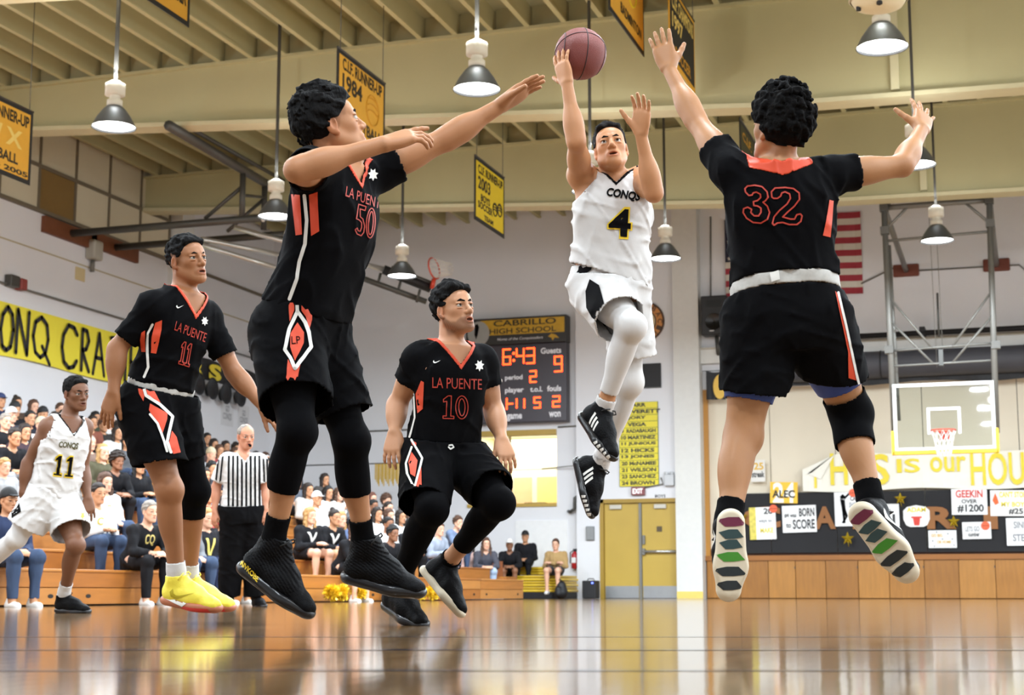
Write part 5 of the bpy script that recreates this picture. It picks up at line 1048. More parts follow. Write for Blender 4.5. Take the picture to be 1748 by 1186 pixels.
for xx in (x0+.05, x1-.05): ob('lamp_head', lathe(NB(), [(0, .07), (.05, .06), (.05, 0), (0, -.01)], (xx, YD-.06, z1-.06), 12), M('pale_grey_case'), t, True)
x0, x1, z0, z1 = rect(1092, 620, 1128, 662, YD-.05); t = thing('wall_panel', 'plain black rectangular panel on the white wall under the round emblem', 'panel', (x0, YD, z0)); B('panel', black, x0, x1, YD-.05, YD, z0, z1, t, .01); B('frame_strip', dsteel, x0, x1, YD-.056, YD-.05, z0, z0+.02, t)
a = aY(1100, 549, YD-.03); t = thing('round_emblem', 'round orange and brown school emblem plaque high beside the scoreboard', 'emblem', (a[0], YD, a[2])); R_ = .47
for n, r, m, y in (('disc', 1, M('emblem_orange', '#c98642', .5), .0), ('outer_rim', None, M('emblem_brown', '#4a3323', .5), .012), ('inner_disc', .6, M('emblem_brown'), .012), ('inner_field', .54, M('emblem_cream', '#d8c7a0', .5), .016), ('helmet_mark', .3, M('emblem_brown'), .02)):
    if r: ob(n, prism(NB(), [(R_*r*c, R_*r*s) for c, s in circ(32)], (a[0], YD-.03-y, a[2]), EX, EZ, EY, .03), m, t)
    else: T(n, m, [(a[0]+R_*.97*c, YD-.035, a[2]+R_*.97*s) for c, s in circ(32)+circ(32)[:1]], .022, t)
for i in range(14):
    an = .45*i; c, s = math.cos(an), math.sin(an); b2 = np.array([a[0]+R_*.79*c, YD-.034, a[2]+R_*.79*s]); ex = np.array([s, 0, -c]); ey = np.array([c, 0, s]); lettering('emblem_letter', 'CABRILLOCONQUI'[i], M('emblem_brown'), b2-ex*.05-ey*.06, ex, ey, .1, .12, t, .02)
x0, x1, z0, z1 = rect(1000, 898, 1014, 922, YD-.06); t = thing('breaker_box', 'small grey metal box on the white wall left of the double doors', 'box', (x0, YD, z0)); B('case', M('box_grey', '#7d7f80', .5), x0, x1, YD-.06, YD, z0, z1, t, .01); B('cover', M('box_cover', '#8b8d8e', .5), x0+.02, x1-.02, YD-.066, YD-.06, z0+.02, z1-.02, t)
a = aY(981, 950, YB-.1); t = thing('fire_extinguisher', 'red fire extinguisher hanging on the wall behind the boys', 'extinguisher', (a[0], YB-.1, a[2]-.2)); ob('cylinder', lathe(NB(), [(0, -.28), (.075, -.27), (.08, .05), (.04, .1), (.03, .12), (0, .12)], (a[0], YB-.1, a[2]), 16), M('extinguisher_red', '#b3262a', .35), t, True); B('valve', black, a[0]-.03, a[0]+.05, YB-.13, YB-.07, a[2]+.12, a[2]+.18, t); B('label_plate', M('label_white', '#dddddd', .5), a[0]-.05, a[0]+.05, YB-.185, YB-.178, a[2]-.14, a[2]-.02, t); T('hose', black, [(a[0], YB-.12, a[2]+.15), (a[0]-.1, YB-.12, a[2]+.1), (a[0]-.1, YB-.12, a[2]-.15)], .012, t); B('bracket', steel, a[0]-.09, a[0]+.09, YB-.05, YB-.003, a[2]-.1, a[2]-.06, t)
# wall speaker, flag
x0, x1, z0, z1 = rect(1196, 504, 1241, 571, YB-.5); t = thing('wall_speaker', 'black loudspeaker on a wall bracket below the corner of the flag', 'speaker', (x0, YB-.3, z0)); B('cabinet', M('speaker_black', '#1d1d20', .45), x0, x1, YB-.5, YB-.12, z0, z1, t, .03)
w_ = ob('woofer', lathe(NB(), [(0, 0), (.05, .03), (.17, .01), (.19, .03)], (0, 0, 0), 20), M('cone_black', '#0f0f10', .3), t, True); w_.matrix_parent_inverse = Matrix(); w_.matrix_basis = Matrix.Translation(Vector(((x0+x1)/2, YB-.5, z0+.3))-Vector(t.location)) @ Matrix.Rotation(math.pi/2, 4, 'X')
B('horn', M('cone_black'), x0+.12, x1-.12, YB-.506, YB-.5, z1-.27, z1-.1, t, .002); B('maker_plate', M('label_white'), x0+.2, x0+.3, YB-.508, YB-.5, z0+.08, z0+.1, t); T('bracket', dsteel, [((x0+x1)/2, YB-.2, z0), ((x0+x1)/2+.03, YB-.2, z0-.4), ((x0+x1)/2+.03, YB-.004, z0-.42)], .05, t)
x0, x1, z0, z1 = rect(1238, 367, 1471, 505, YB-.05); t = thing('flag', 'large flag with red and white stripes hanging on the upper wall behind player 32', 'flag', (x0, YB-.05, z0)); H_ = z1-z0; W_ = x1-x0
fr_, fw_, fb_ = M('flag_red', '#9c2f3b', .8), M('flag_white', '#cfc8bb', .8), M('flag_navy', '#23263a', .8)
def fY(u, v): return YB-.06-.02*math.sin(u*17+v*2)-.012*math.sin(u*31)
def fpatch(name, u0, u1, v0, v1, m, par, dy=0):
    bm = NB(); n = max(2, int(24*(u1-u0))); g = [[bm.verts.new((x0+W_*u, fY(u, v)-dy, z0+H_*v-.03*u)) for u in np.linspace(u0, u1, n+1)] for v in (v0, v1)]
    for i in range(n): bm.faces.new((g[0][i], g[0][i+1], g[1][i+1], g[1][i]))
    o = ob(name, bm, m, par); md = o.modifiers.new('t', 'SOLIDIFY'); md.thickness = .006; return o
for i in range(13): fpatch('stripe', .4 if i >= 6 else 0, 1, i/13, (i+1)/13, fr_ if i % 2 == 0 else fw_, t)
ca = fpatch('canton', 0, .4, 6/13, 1, fb_, t)
for r in range(9):
    for c in range(6 if r % 2 == 0 else 5):
        u = .033+.0665*c+(.033 if r % 2 else 0); v = 6/13+(7/13)*(r+.8)/10; ob('star', polys_bm(NB(), [[(0, 0), a_, b_] for a_, b_ in zip([(.06*q[0], .06*q[1]) for q in star()], [(.06*q[0], .06*q[1]) for q in star()[1:]+star()[:1]])], (x0+W_*u, fY(u, v)-.012, z0+H_*v-.03*u), EX, EZ), fw_, ca)
# ================================================================== hoop over the stage
g2 = steel; t = thing('basketball_hoop', 'glass backboard with orange rim hung on a steel pipe frame before the stage', 'basketball hoop', (-1.48, 30, 2.7)); hy = 30.0
bx0, bx1, bz0, bz1 = -2.38, -.57, 2.72, 3.97; hang = M('backboard_white', '#e4e4e2', .4)
for r in ((bx0, bx1, bz0, bz0+.06), (bx0, bx1, bz1-.06, bz1), (bx0, bx0+.06, bz0+.06, bz1-.06), (bx1-.06, bx1, bz0+.06, bz1-.06)): B('backboard_frame', hang, r[0], r[1], hy, hy+.04, r[2], r[3], t)
B('backboard_glass', gl, bx0+.055, bx1-.055, hy+.01, hy+.03, bz0+.055, bz1-.055, t)
cx = (bx0+bx1)/2
for r in ((cx-.3, cx+.3, 3.46, 3.51), (cx-.3, cx-.25, 3.02, 3.46), (cx+.25, cx+.3, 3.02, 3.46)): B('target_square', hang, r[0], r[1], hy-.004, hy+.009, r[2], r[3], t)
pad = M('backboard_pad_yellow', '#e9bb2e', .5)
for r in ((bx0-.04, bx1+.04, bz0-.07, bz0+.01), (bx0-.05, bx0+.01, bz0-.07, bz0+.38), (bx1-.01, bx1+.05, bz0-.07, bz0+.38)): B('edge_padding', pad, r[0], r[1], hy-.03, hy+.06, r[2], r[3], t, .015)
rim = M('rim_orange', '#c2402a', .4); rc = np.array([cx, hy-.36, 3.05]); T('rim', rim, [rc+.225*np.array([c, s, 0]) for c, s in circ(32)+circ(32)[:1]], .011, t); ob('rim_bracket', box(box(NB(), cx-.1, cx+.1, hy-.13, hy, 3.02, 3.07), cx-.09, cx+.09, hy-.03, hy, 2.9, 3.05), rim, t)
def net(par, c, ez, r0, L, m):
    ez = nrm(ez); u, v = frame_of(ez); bm = NB(); n = 12
    for sgn in (-1, 1):
        for k in range(n):
            pts = []
            for j in range(7):
                f_ = j/6; r = r0*(1-.45*f_**.7); a = 2*math.pi*(k+sgn*f_*2.0)/n; pts.append(c+ez*(L*f_)+r*(math.cos(a)*u+math.sin(a)*v))
            tube(bm, pts, .006, 4, False)
    return tag(ob('net', bm, m, par), kind='stuff')
netm = M('net_white', '#dcdad4', .8); net(t, rc-EZ*.01, -EZ, .22, .45, netm)
fx0, fx1, ft = -2.42, -.5, 7.38
def pipe(n, a, b, r=.04, m=g2, par=None): return T(n, m, [a, b], r, par or t)
pipe('upright', (fx0+.04, hy+.12, bz0+.3), (fx0, hy+.12, ft), .055); pipe('upright', (fx1-.06, hy+.12, bz0+.3), (fx1, hy+.12, ft), .055); pipe('upright', (fx0+.12, hy+.3, bz0+.6), (fx0+.06, hy+.3, ft-.7), .03)
pipe('crossbar', (fx0-.05, hy+.12, ft), (fx1+.05, hy+.12, ft), .055); pipe('crossbar', (fx0, hy+.12, ft-.65), (fx1, hy+.12, ft-.6), .028); pipe('crossbar', (fx0, hy+.12, 4.62), (fx1, hy+.12, 4.68), .022); pipe('crossbar', (fx0, hy+.12, 4.33), (fx1, hy+.12, 4.36), .022)
for s, xx in ((1, fx0), (-1, fx1)):
    pipe('knee_brace', (xx, hy+.12, ft-.45), (xx+s*.45, hy+.12, ft+.0), .028); pipe('diagonal', (xx+s*.03, hy+.12, 5.65), (xx+s*.78, hy+.12, 4.64), .022); pipe('diagonal', (xx+s*.03, hy+.12, 5.2), (xx+s*.78, hy+.12, 4.35), .022)
    pipe('wall_arm', (xx, hy+.05, ft), (xx, YB-.06, 7.2), .06); B('wall_pad', M('wall_pad_red_brown', '#6d3524', .6), xx-.28, xx+.28, YB-.08, YB-.004, 7.06, 7.34, t, .03)
    for zz_ in (ft, ft-.45, 4.64): ob('clamp', box(NB(), xx-.08, xx+.08, hy+.04, hy+.2, zz_-.07, zz_+.07), M('clamp_grey', '#5f5d58', .5, metal=.4), t)
pipe('hanger_rod', (fx0+.1, hy+.12, ft), (fx0+.1, hy+.12, ZC), .03); pipe('hanger_rod', (fx1-.1, hy+.12, ft), (fx1-.1, hy+.12, ZC), .03)
for xx in (cx-.1, cx+.02): pipe('winch_cable', (xx, hy+.3, 4.3), (xx-.06, hy+.5, ZC), .006)
B('winch', dsteel, cx-.05, cx+.03, hy+.08, hy+.16, 4.3, 4.6, t); pipe('pulley_rod', aY(1600, 500, 31), aY(1603, 575, 31), .02, dsteel)
# batten, rolled curtain, fringe under the header
T('curtain_batten', black, [(sx0+2.2, YB-.5, 5.7), (XR, YB-.5, 5.74)], .06, wb)
for xx in (-3.9, -2.1, .2, 2.5): B('batten_clamp', black, xx-.06, xx+.06, YB-.55, YB-.004, 5.66, 5.84, wb)
t = thing('rolled_curtain', 'thick dark grey rolled curtain running across the top of the stage opening', 'curtain', (-3, YB-.42, 4.9)); rollm = M('charcoal_curtain', '#46464c', .6, var=.15, vs_=2)
V, Q = nets([cone((sx0+1.0, YB-.42, 5.06), (3.0, YB-.42, 5.06), .30, .30), glob(waves(71, .014, 5, 5, (.5, 1, 1)), 3)], .05); mk('roll', V, Q, rollm, t)
bm = NB(); xs = np.linspace(sx0+1.0, 3, 70); ra = [(bm.verts.new((x, YB-.33, 4.85)), bm.verts.new((x, YB-.31+.02*math.sin(x*9), 4.66+.03*math.sin(x*2.3)))) for x in xs]
for a, b in zip(ra, ra[1:]): bm.faces.new((a[0], b[0], b[1], a[1]))
o = ob('hanging_fringe', bm, black, t); o.modifiers.new('t', 'SOLIDIFY').thickness = .012
for xx in (-5.5, -3, 0, 2.5): T('tie_strap', black, [(xx, YB-.42+.31*math.sin(a), 5.06+.31*math.cos(a)) for a in np.linspace(0, 6.28, 17)], .012, t)
t = thing('black_drape', 'black drape with a yellow disc hanging at the left end of the stage opening', 'drape', (sx0+.3, YB-.3, 4.7)); x0, x1, z0, z1 = rect(1206, 632, 1238, 682, YB-.25)
bm = NB(); xs = np.linspace(x0, x1, 14); ra = [(bm.verts.new((x, YB-.25, z1-.05*math.sin(3.14*(x-x0)/(x1-x0)))), bm.verts.new((x, YB-.25+.03*math.sin(x*25), z0))) for x in xs]
for a, b in zip(ra, ra[1:]): bm.faces.new((a[0], b[0], b[1], a[1]))
ob('cloth', bm, black, t).modifiers.new('t', 'SOLIDIFY').thickness = .01
ob('yellow_disc', polys_bm(NB(), [[(.15*c, .28*s) for c, s in circ(20)]], (x1-.12, YB-.29, (z0+z1)/2-.05), EX, EZ), yel, t); T('hanging_cord', black, [(x0-.1, YB-.2, z1), (x1, YB-.2, z1)], .008, t)
# ================================================================== stage front: black paper, wooden letters, posters, banner
YP = YB-.01
x0, x1, z0, z1 = rect(1235, 838, 1748, 943, YP); x1 = 4.5
t = thing('black_paper_strip', 'long strip of black paper pinned across the stage front behind the posters', 'paper', (x0, YP, z0)); pp = M('black_paper', '#1c1b1d', .8)
nb_ = [x0, -5.55, -4.1, -3.1, -2.2, -.2, 1.7, x1]
for a, b in zip(nb_, nb_[1:]): B('paper_sheet', pp, a, b-.012, YP-.02, YP, z0+.01*random.random(), z1-.02*random.random(), t)
lw = M('orange_wood_letter', '#8f5a28', .6, var=.15, vs_=3)
for ch, xa, xb in (('C', 1268, 1332), ('A', 1390, 1426), ('B', 1456, 1494), ('R', 1583, 1632), ('I', 1680, 1702)):
    a = aY(xa, 903, YP-.05); b = aY(xb, 864, YP-.05); bm = add_text(NB(), ch, (a[0], YP-.05, a[2]), EX, EZ, b[0]-a[0], b[2]-a[2], .04); o = ob('wall_letter', bm, lw, t); o.modifiers.new('t', 'SOLIDIFY').thickness = -.025
def poster(label, pts, colr, lines=(), group=None, shape=None, extra=None, tilt=0.0, cat='poster', Y=YP-.078):
    """pts: (x0,y0,x1,y1) in the photograph; lines: (text, u0, v0, u1, v1, material)"""
    x0, x1, z0, z1 = rect(*pts, Y); t = thing('poster', label, cat, (x0, Y, z0), group); w, h = x1-x0, z1-z0; ex = np.array([math.cos(tilt), 0, math.sin(tilt)]); ez = np.array([-math.sin(tilt), 0, math.cos(tilt)]); o = np.array([x0, Y, z0])
    ob('sheet', prism(NB(), [(a*w, b*h) for a, b in (shape or [(0, 0), (1, 0), (1, 1), (0, 1)])], o, ex, ez, EY, .006), M('sheet'+colr, colr, .7, var=.03), t)
    for s, u0, v0, u1, v1, m in lines: lettering('lettering', s, m, o+ex*(u0*w)+ez*(v0*h)-EY*.003, ex, ez, (u1-u0)*w, (v1-v0)*h, t, .03)
    for polys, m, n in (extra or []): ob(n, polys_bm(NB(), [[(a*w, b*h) for a, b in q] for q in polys], o-EY*.004, ex, ez), m, t)
    return t
ink = M('marker_black', '#1c1c1e', .6); iy = M('marker_yellow', '#e6cf35', .6); ig = M('marker_gold', '#d8a92f', .6); ired = M('marker_red', '#cf3b2d', .6); iw = M('marker_white', '#f2efe6', .6); igr = M('marker_grey', '#8b8b8f', .6)
poster('yellow poster reading ALEC over a white number 24', (1314, 822, 1361, 858), '#eebc3c', [('24', .1, .02, .9, .98, iw), ('ALEC', .08, .25, .9, .62, ink)], tilt=-.03)
poster('white poster reading born to score in thick black letters', (1336, 863, 1394, 909), '#efeeec', [('#4 was', .06, .55, .42, .72, ink), ('BORN', .5, .58, .95, .9, ink), ('to', .1, .18, .25, .35, ink), ('SCORE', .3, .12, .95, .48, ink)], tilt=.02)
poster('white poster with a number 20 and a flowery yellow border strip', (1280, 866, 1325, 921), '#f1f0ee', [('20', .55, .78, .9, .97, ink), ('ways to', .35, .5, .85, .62, igr), ('MAKE', .4, .2, .9, .36, iy)], extra=[([[(0, 0), (.25, 0), (.25, 1), (0, 1)]], M('floral_strip', '#d8c65a', .6, var=.5, vs_=14), 'floral_strip')], tilt=.02)
fig = [[(.2, .88), (.3, .95), (.38, .88), (.32, .8), (.22, .8)], [(.2, .8), (.36, .78), (.38, .5), (.25, .5)], [(.36, .78), (.52, .92), (.5, .98), (.32, .84)], [(.25, .5), (.38, .5), (.45, .3), (.36, .28)], [(.36, .28), (.45, .3), (.3, .08), (.22, .1)], [(.25, .5), (.33, .5), (.36, .1), (.28, .08)]]
poster('white poster with a black jumping shooter silhouette beside the black calf pad', (1425, 840, 1475, 898), '#f0efee', [("CAN'T", .55, .74, .95, .88, ink), ('SHOOT', .5, .54, .95, .7, igr), ('3', .65, .34, .85, .5, ink), ('LIKE 3', .5, .12, .95, .28, ink)], extra=[(fig, blk, 'shooter_silhouette')], tilt=.01)
poster('small white poster with a box drawing half hidden behind the raised shoe', (1499, 860, 1535, 899), '#eeedea', [('23', .4, .62, .6, .78, ink)], extra=[([[(.1, .1), (.75, .1), (.75, .2), (.1, .2)], [(.68, .1), (.8, .1), (.8, .55), (.68, .55)]], ink, 'box_drawing')])
hs = [(0, .35), (0, .75), (.15, .92), (.5, 1), (.85, .92), (1, .75), (1, .35), (.9, .08), (.75, 0), (.25, 0), (.1, .08)]
poster('white backboard shaped poster with a red hoop drawing', (1542, 862, 1587, 899), '#f1efeb', [('ADAM', .14, .68, .86, .9, iy)], shape=hs, extra=[([[(.3, .4), (.7, .4), (.7, .48), (.3, .48)], [(.36, .4), (.64, .4), (.6, .06), (.4, .06)]], ired, 'hoop_drawing')])
poster('white poster reading geekin over a big number sign', (1624, 834, 1685, 878), '#f3f2f0', [('GEEKIN', .12, .66, .88, .96, ired), ('OVER', .28, .44, .72, .6, ink), ('#1200', .16, .08, .9, .4, ink)], tilt=-.01)
poster('white poster with a flaming ball and yellow letters near the picture edge', (1690, 836, 1752, 880), '#f3f0ea', [("CAN'T STOP", .25, .72, .98, .95, iy), ('MY BOY', .3, .36, .95, .55, iy), ('#25', .5, .06, .9, .3, ink)], extra=[([[(.06, .6), (.14, .9), (.2, .7), (.24, .5), (.14, .42)]], M('flame_orange', '#e56a35', .6), 'flame_drawing')], tilt=-.02)
poster('white spotted poster with gold words low under the backboard poster', (1585, 905, 1633, 935), '#ecebe8', [('GO BIG', .1, .62, .5, .8, ig), ('OR HOME', .3, .25, .8, .42, ig)], extra=[([[(u+.03*c, v+.05*s) for c, s in circ(6)] for u, v in ((.3, .9), (.7, .8), (.85, .5), (.15, .4), (.5, .5), (.9, .15), (.2, .1))], igr, 'grey_dots')], tilt=.0)
poster('white poster with a slanted black scrawl and an orange ball sticker', (1643, 891, 1692, 920), '#eeedeb', [('LETS GO', .1, .45, .6, .75, igr), ('number', .2, .15, .6, .4, ink)], tilt=.01)
poster('white poster with two large grey letters at the right picture edge', (1718, 884, 1760, 931), '#efeeec', [('SINK', .3, .62, .9, .88, igr), ('STEP', .25, .15, .9, .42, igr)])
poster('white torn poster reading streak in the shade beside the left shin of player 32', (1282, 785, 1306, 822), '#dcd8d0', [('25', .2, .55, .9, .88, ig), ('streak', .05, .2, .95, .48, ink)])  # sheet colour a little darker than the other white posters
orb = M('orange_ball_sticker', '#e8633d', .6)
for x, y, l in ((1320, 868, 'round orange ball cutout on the poster with the floral strip'), (1456, 841, 'round orange ball cutout over the shooter silhouette poster'), (1682, 897, 'round orange ball cutout on the slanted scrawl poster')):
    a = aY(x, y, YP-.1); t = thing('ball_cutout', l, 'cutout', a, 'orange paper ball cutouts on the stage front'); o = ob('disc', prism(NB(), [(.09*c, .09*s) for c, s in circ(20)], (a[0], YP-.10, a[2]), EX, EZ, EY, .014), orb, t); T('seam_line', ink, [(a[0]-.085, YP-.102, a[2]), (a[0]+.085, YP-.102, a[2])], .004, t)
fg = M('gold_foil', '#cdb02c', .22, metal=.7)
for x, y, r, l in ((1267, 882, .14, 'gold foil star balloon half hidden beside the left ankle of player 32'), (1447, 919, .15, 'gold foil star balloon below the shooter silhouette poster'), (1537, 851, .14, 'gold foil star balloon above the backboard shaped poster'), (1628, 890, .14, 'gold foil star balloon left of the slanted scrawl poster')):
    a = aY(x, y, YP-.16); t = thing('star_balloon', l, 'balloon', a, 'gold foil stars on the stage front'); bm = NB(); st = star(); c1 = bm.verts.new((a[0], YP-.22, a[2])); c2 = bm.verts.new((a[0], YP-.12, a[2])); vv = [bm.verts.new((a[0]+r*q[0], YP-.17, a[2]+r*q[1])) for q in st]
    for i in range(10): bm.faces.new((vv[i], vv[(i+1) % 10], c1)); bm.faces.new((vv[(i+1) % 10], vv[i], c2))
    ob('foil', bm, fg, t); T('tail', fg, [(a[0], YP-.17, a[2]-.4*r), (a[0]+.02, YP-.16, a[2]-1.2*r)], .006, t)
x0, x1, z0, z1 = rect(1370, 772, 1748, 835, YP-.08); x1 = 3.2; t = thing('house_banner', 'long white paper banner with yellow capitals under the backboard', 'banner', (x0, YP, z0)); bm = NB(); pw_ = M('banner_paper', '#ebe6d8', .75, bump=.3, bs=6)
def bY(x): return YP-.085-.012*math.sin(x*5)-.008*math.sin(x*13)
xs = np.linspace(x0, x1, 60); ra = [(bm.verts.new((x, bY(x), z0+.03*math.sin(x*2))), bm.verts.new((x, bY(x), z1-(.3*max(0, 1-(x-x0)/.7))+.02*math.sin(x*3)))) for x in xs]
for a, b in zip(ra, ra[1:]): bm.faces.new((a[0], b[0], b[1], a[1]))
ob('sheet', bm, pw_, t).modifiers.new('t', 'SOLIDIFY').thickness = .004
ob('folded_corner', polys_bm(NB(), [[(0, 0), (.3, -.12), (.62, .42)], [(0, 0), (.62, .42), (.1, .02)]], (x0+.1, YP-.12, z1-.42), EX, EZ), pw_, t)
for s, xa, ya, xb, yb in (('T', 1383, 833, 1401, 806), ('H', 1418, 828, 1446, 773), ('I', 1459, 826, 1466, 775), ('S', 1486, 828, 1517, 774), ('IS', 1531, 807, 1570, 782), ('our', 1588, 806, 1648, 778), ('HOUSE!', 1658, 829, 1800, 769)):
    a, b = aY(xa, ya, YP-.11), aY(xb, yb, YP-.11)
    if s in 'THIS': lettering('lettering', s, iy, (a[0], YP-.112, a[2]), EX, EZ, b[0]-a[0], b[2]-a[2], t, .02)
    else: lettering('lettering', s, iy, (a[0], YP-.112, a[2]), EX, EZ, b[0]-a[0], b[2]-a[2], t, .015)
# ================================================================== left wall: banner, drape, hats, folded hoop
by0, by1, bz0_, bz1_ = 21.0, 29.4, 4.45, 5.47; t = thing('crazies_banner', 'long yellow paper banner with hand painted black capitals on the left wall', 'banner', (XL, by0, bz0_)); yb = M('yellow_banner_paper', '#e8d83c', .7, var=.06, vs_=1.5, bump=.35, bs=4); bm = NB()
ys = np.linspace(by0, by1, 60); ra = [(bm.verts.new((XL+.06+.02*math.sin(y*3), y, bz0_+.03*math.sin(y*1.3))), bm.verts.new((XL+.04, y, bz1_))) for y in ys]
for a, b in zip(ra, ra[1:]): bm.faces.new((a[0], b[0], b[1], a[1]))
ob('sheet', bm, yb, t).modifiers.new('t', 'SOLIDIFY').thickness = .004
XF = XL+.078
def wl_(x, y): return aX(x, y, XF)
GL = {'C': [(.95, .82), (.75, .97), (.4, 1), (.12, .75), (.05, .45), (.2, .12), (.5, 0), (.8, .05), (.97, .2)], 'O': [(.5, 1), (.15, .8), (.02, .45), (.2, .08), (.5, 0), (.82, .1), (.98, .5), (.85, .85), (.5, 1)], 'N': [(.05, 0), (.08, 1), (.9, .0), (.95, 1)], 'Q': [(.5, 1), (.15, .85), (.03, .5), (.2, .12), (.5, .02), (.82, .15), (.96, .5), (.85, .85), (.5, 1)], 'R': [(.1, 0), (.1, 1), (.6, .98), (.85, .75), (.55, .52), (.12, .5), (.95, 0)], 'A': [(.0, 0), (.45, 1), (.95, 0)], 'Z': [(.05, .95), (.95, 1), (.05, 0), (1, .03)], 'I': [(.5, 0), (.5, 1)], 'E': [(.9, 1), (.1, 1), (.1, 0), (.95, 0)], 'S': [(.9, .85), (.5, 1), (.12, .8), (.5, .5), (.92, .25), (.5, 0), (.05, .15)]}
for ch, xa, xb, yt, yb_ in (('C', -30, -8, 508, 588), ('O', 1, 24, 523, 598), ('N', 28, 50, 530, 604), ('Q', 56, 84, 541, 612), ('C', 105, 133, 555, 628), ('R', 139, 154, 563, 633), ('A', 160, 180, 569, 640), ('Z', 188, 204, 575, 645), ('I', 212, 218, 582, 650), ('E', 222, 236, 586, 655), ('S', 242, 256, 592, 660)):
    a, b = wl_(xa, (yt+yb_)/2), wl_(xb, (yt+yb_)/2); zt1, zb1 = wl_((xa+xb)/2, yt)[2], wl_((xa+xb)/2, yb_)[2]; w, h = b[1]-a[1], zt1-zb1
    pl = [stroke([(p[0]*w, p[1]*h) for p in GL[ch]], .085)]
    if ch == 'A': pl.append(stroke([(.2*w, .4*h), (.72*w, .4*h)], .085))
    if ch == 'E': pl.append(stroke([(.1*w, .52*h), (.75*w, .5*h)], .085))
    if ch == 'Q': pl.append(stroke([(.6*w, .3*h), (1.1*w, -.1*h)], .085))
    ob('painted_letter', polys_bm(NB(), [q for l in pl for q in l], (XF, a[1], zb1), EY, EZ), ink, t)
t = thing('black_wall_banner', 'black cloth banner with yellow letters on the left wall above the stereo cones', 'banner', (XL, 29, 4.6)); bm = NB(); ys = np.linspace(29.6, 34.9, 40)
ra = [(bm.verts.new((XL+.03, y, 5.40+.08*abs(math.sin((y-29.6)*1.8)))), bm.verts.new((XL+.03+.02*math.sin(y*7), y, 4.98-.25*max(0, (y-33)/2)))) for y in ys]
for a, b in zip(ra, ra[1:]): bm.faces.new((a[0], b[0], b[1], a[1]))
ob('cloth', bm, black, t).modifiers.new('t', 'SOLIDIFY').thickness = .008
for ch, y in (('O', 29.8), ('U', 30.6), ('R', 31.4), ('S', 32.2)): lettering('lettering', ch, iy, (XL+.075, y, 5.0), EY, EZ, .6, .38, t, .05)
for i, (x, y) in enumerate(((342, 655), (365, 663), (388, 671), (413, 676))):
    a = aX(x, y, XL+.3); t = thing('horn_speaker', ('first', 'second', 'third', 'fourth')[i]+' dark round horn from the left in the row on the left wall', 'horn', (XL, a[1], a[2]), 'dark horns in a row on the left wall')
    o = ob('bell', lathe(NB(), [(.0, -.02), (.1, .0), (.24, .12), (.26, .14), (.2, .1), (.05, .06), (0, .06)], seg=18), M('horn_black', '#17171a', .4), t, True); o.matrix_parent_inverse = Matrix(); o.matrix_basis = Matrix.Translation((.14, 0, 0)) @ Matrix.Rotation(math.pi/2, 4, 'Y')
    o = ob('grey_mount', lathe(NB(), [(0, -.1), (.12, -.1), (.16, .02), (.12, .03)], seg=14), M('mount_grey', '#a9a9a9', .5), t, True); o.matrix_parent_inverse = Matrix(); o.matrix_basis = Matrix.Translation((.105, 0, -.05)) @ Matrix.Rotation(math.pi/2, 4, 'Y')
for x, y, s, l in ((388, 705, .3, 'faint grey poster below the row of dark horns'), (416, 712, .28, 'white poster with grey scrawl near the back left corner')):
    a = aX(x, y, XL+.01); t = thing('poster', l, 'poster', a); B('sheet', M('sheet_pale', '#d4d3d4', .7), XL+.002, XL+.01, a[1]-s, a[1]+s, a[2]-s, a[2]+s, t); lettering('lettering', 'GO\nCONQS', igr, (XL+.013, a[1]-s*.7, a[2]-s*.6), EY, EZ, s*1.4, s*1.2, t, .02)
t = thing('gold_drape', 'small gold fringe hanging behind the top spectators before the back wall', 'drape', (-13.5, 33, 3)); a = aY(664, 800, 33.5)
bm = NB()
for k in range(26): x = a[0]-.35+k*.03; box(bm, x, x+.022, 33.5+.01*(k % 3), 33.51+.01*(k % 3), a[2]-.24-.05*(k % 4), a[2]+.12)
tag(ob('fringe_strips', bm, M('gold_fringe', '#c9a21e', .3, metal=.5), t), kind='stuff'); T('hanging_rail', dsteel, [(-17.9, 33.52, a[2]+.13), (a[0]+.6, 33.52, a[2]+.13)], .015, t)
# folded side hoop on the left wall
t = thing('folded_side_hoop', 'folded basketball backstop with long steel arms hung from the left wall', 'basketball hoop', (XL, 27.2, 7.2))
for y, z, x1_ in ((26.5, 7.2, -13.7), (28.1, 7.25, -14.0)):
    B('wall_board', M('backstop_board', '#6f3f22', .6, var=.2), XL+.002, XL+.09, y-.9, y+.9, z-.16, z+.16, t); T('arm', dsteel, [(XL+.05, y, z), (x1_, y, z)], .075, t)
    c_ = ob('arm_end_cap', lathe(NB(), [(0, 0), (.08, 0), (.08, .02), (0, .025)], seg=14), M('cap_white', '#d8d8d5', .4), t, True); c_.matrix_parent_inverse = Matrix(); c_.matrix_basis = Matrix.Translation(Vector((x1_, y, z))-Vector(t.location)) @ Matrix.Rotation(math.pi/2, 4, 'Y')
bs_ = M('bright_tube', '#c9c9c5', .3, metal=.6); A1, A2 = aY(415, 290, 26.5), aY(452, 312, 28.1)
T('hanging_post', dsteel, [A1, aY(413, 372, 26.5)], .06, t); T('hanging_post', dsteel, [A2, aY(450, 392, 28.1)], .06, t)
T('diagonal', dsteel, [aY(350, 373, 26.5), aY(414, 318, 26.5)], .04, t); T('diagonal', dsteel, [aY(388, 395, 27.6), aY(452, 338, 28.1)], .035, t); T('diagonal', dsteel, [A1+np.array([0, 0, -.5]), A2+np.array([0, 0, -.3])], .03, t)
T('ceiling_beam', dsteel, [aY(288, 214, 22.5), A1, A2, aY(500, 345, 31)], .09, t); T('ceiling_track', dsteel, [aY(330, 222, 23.6), aY(470, 300, 28.6), aY(500, 318, 30)], .04, t)
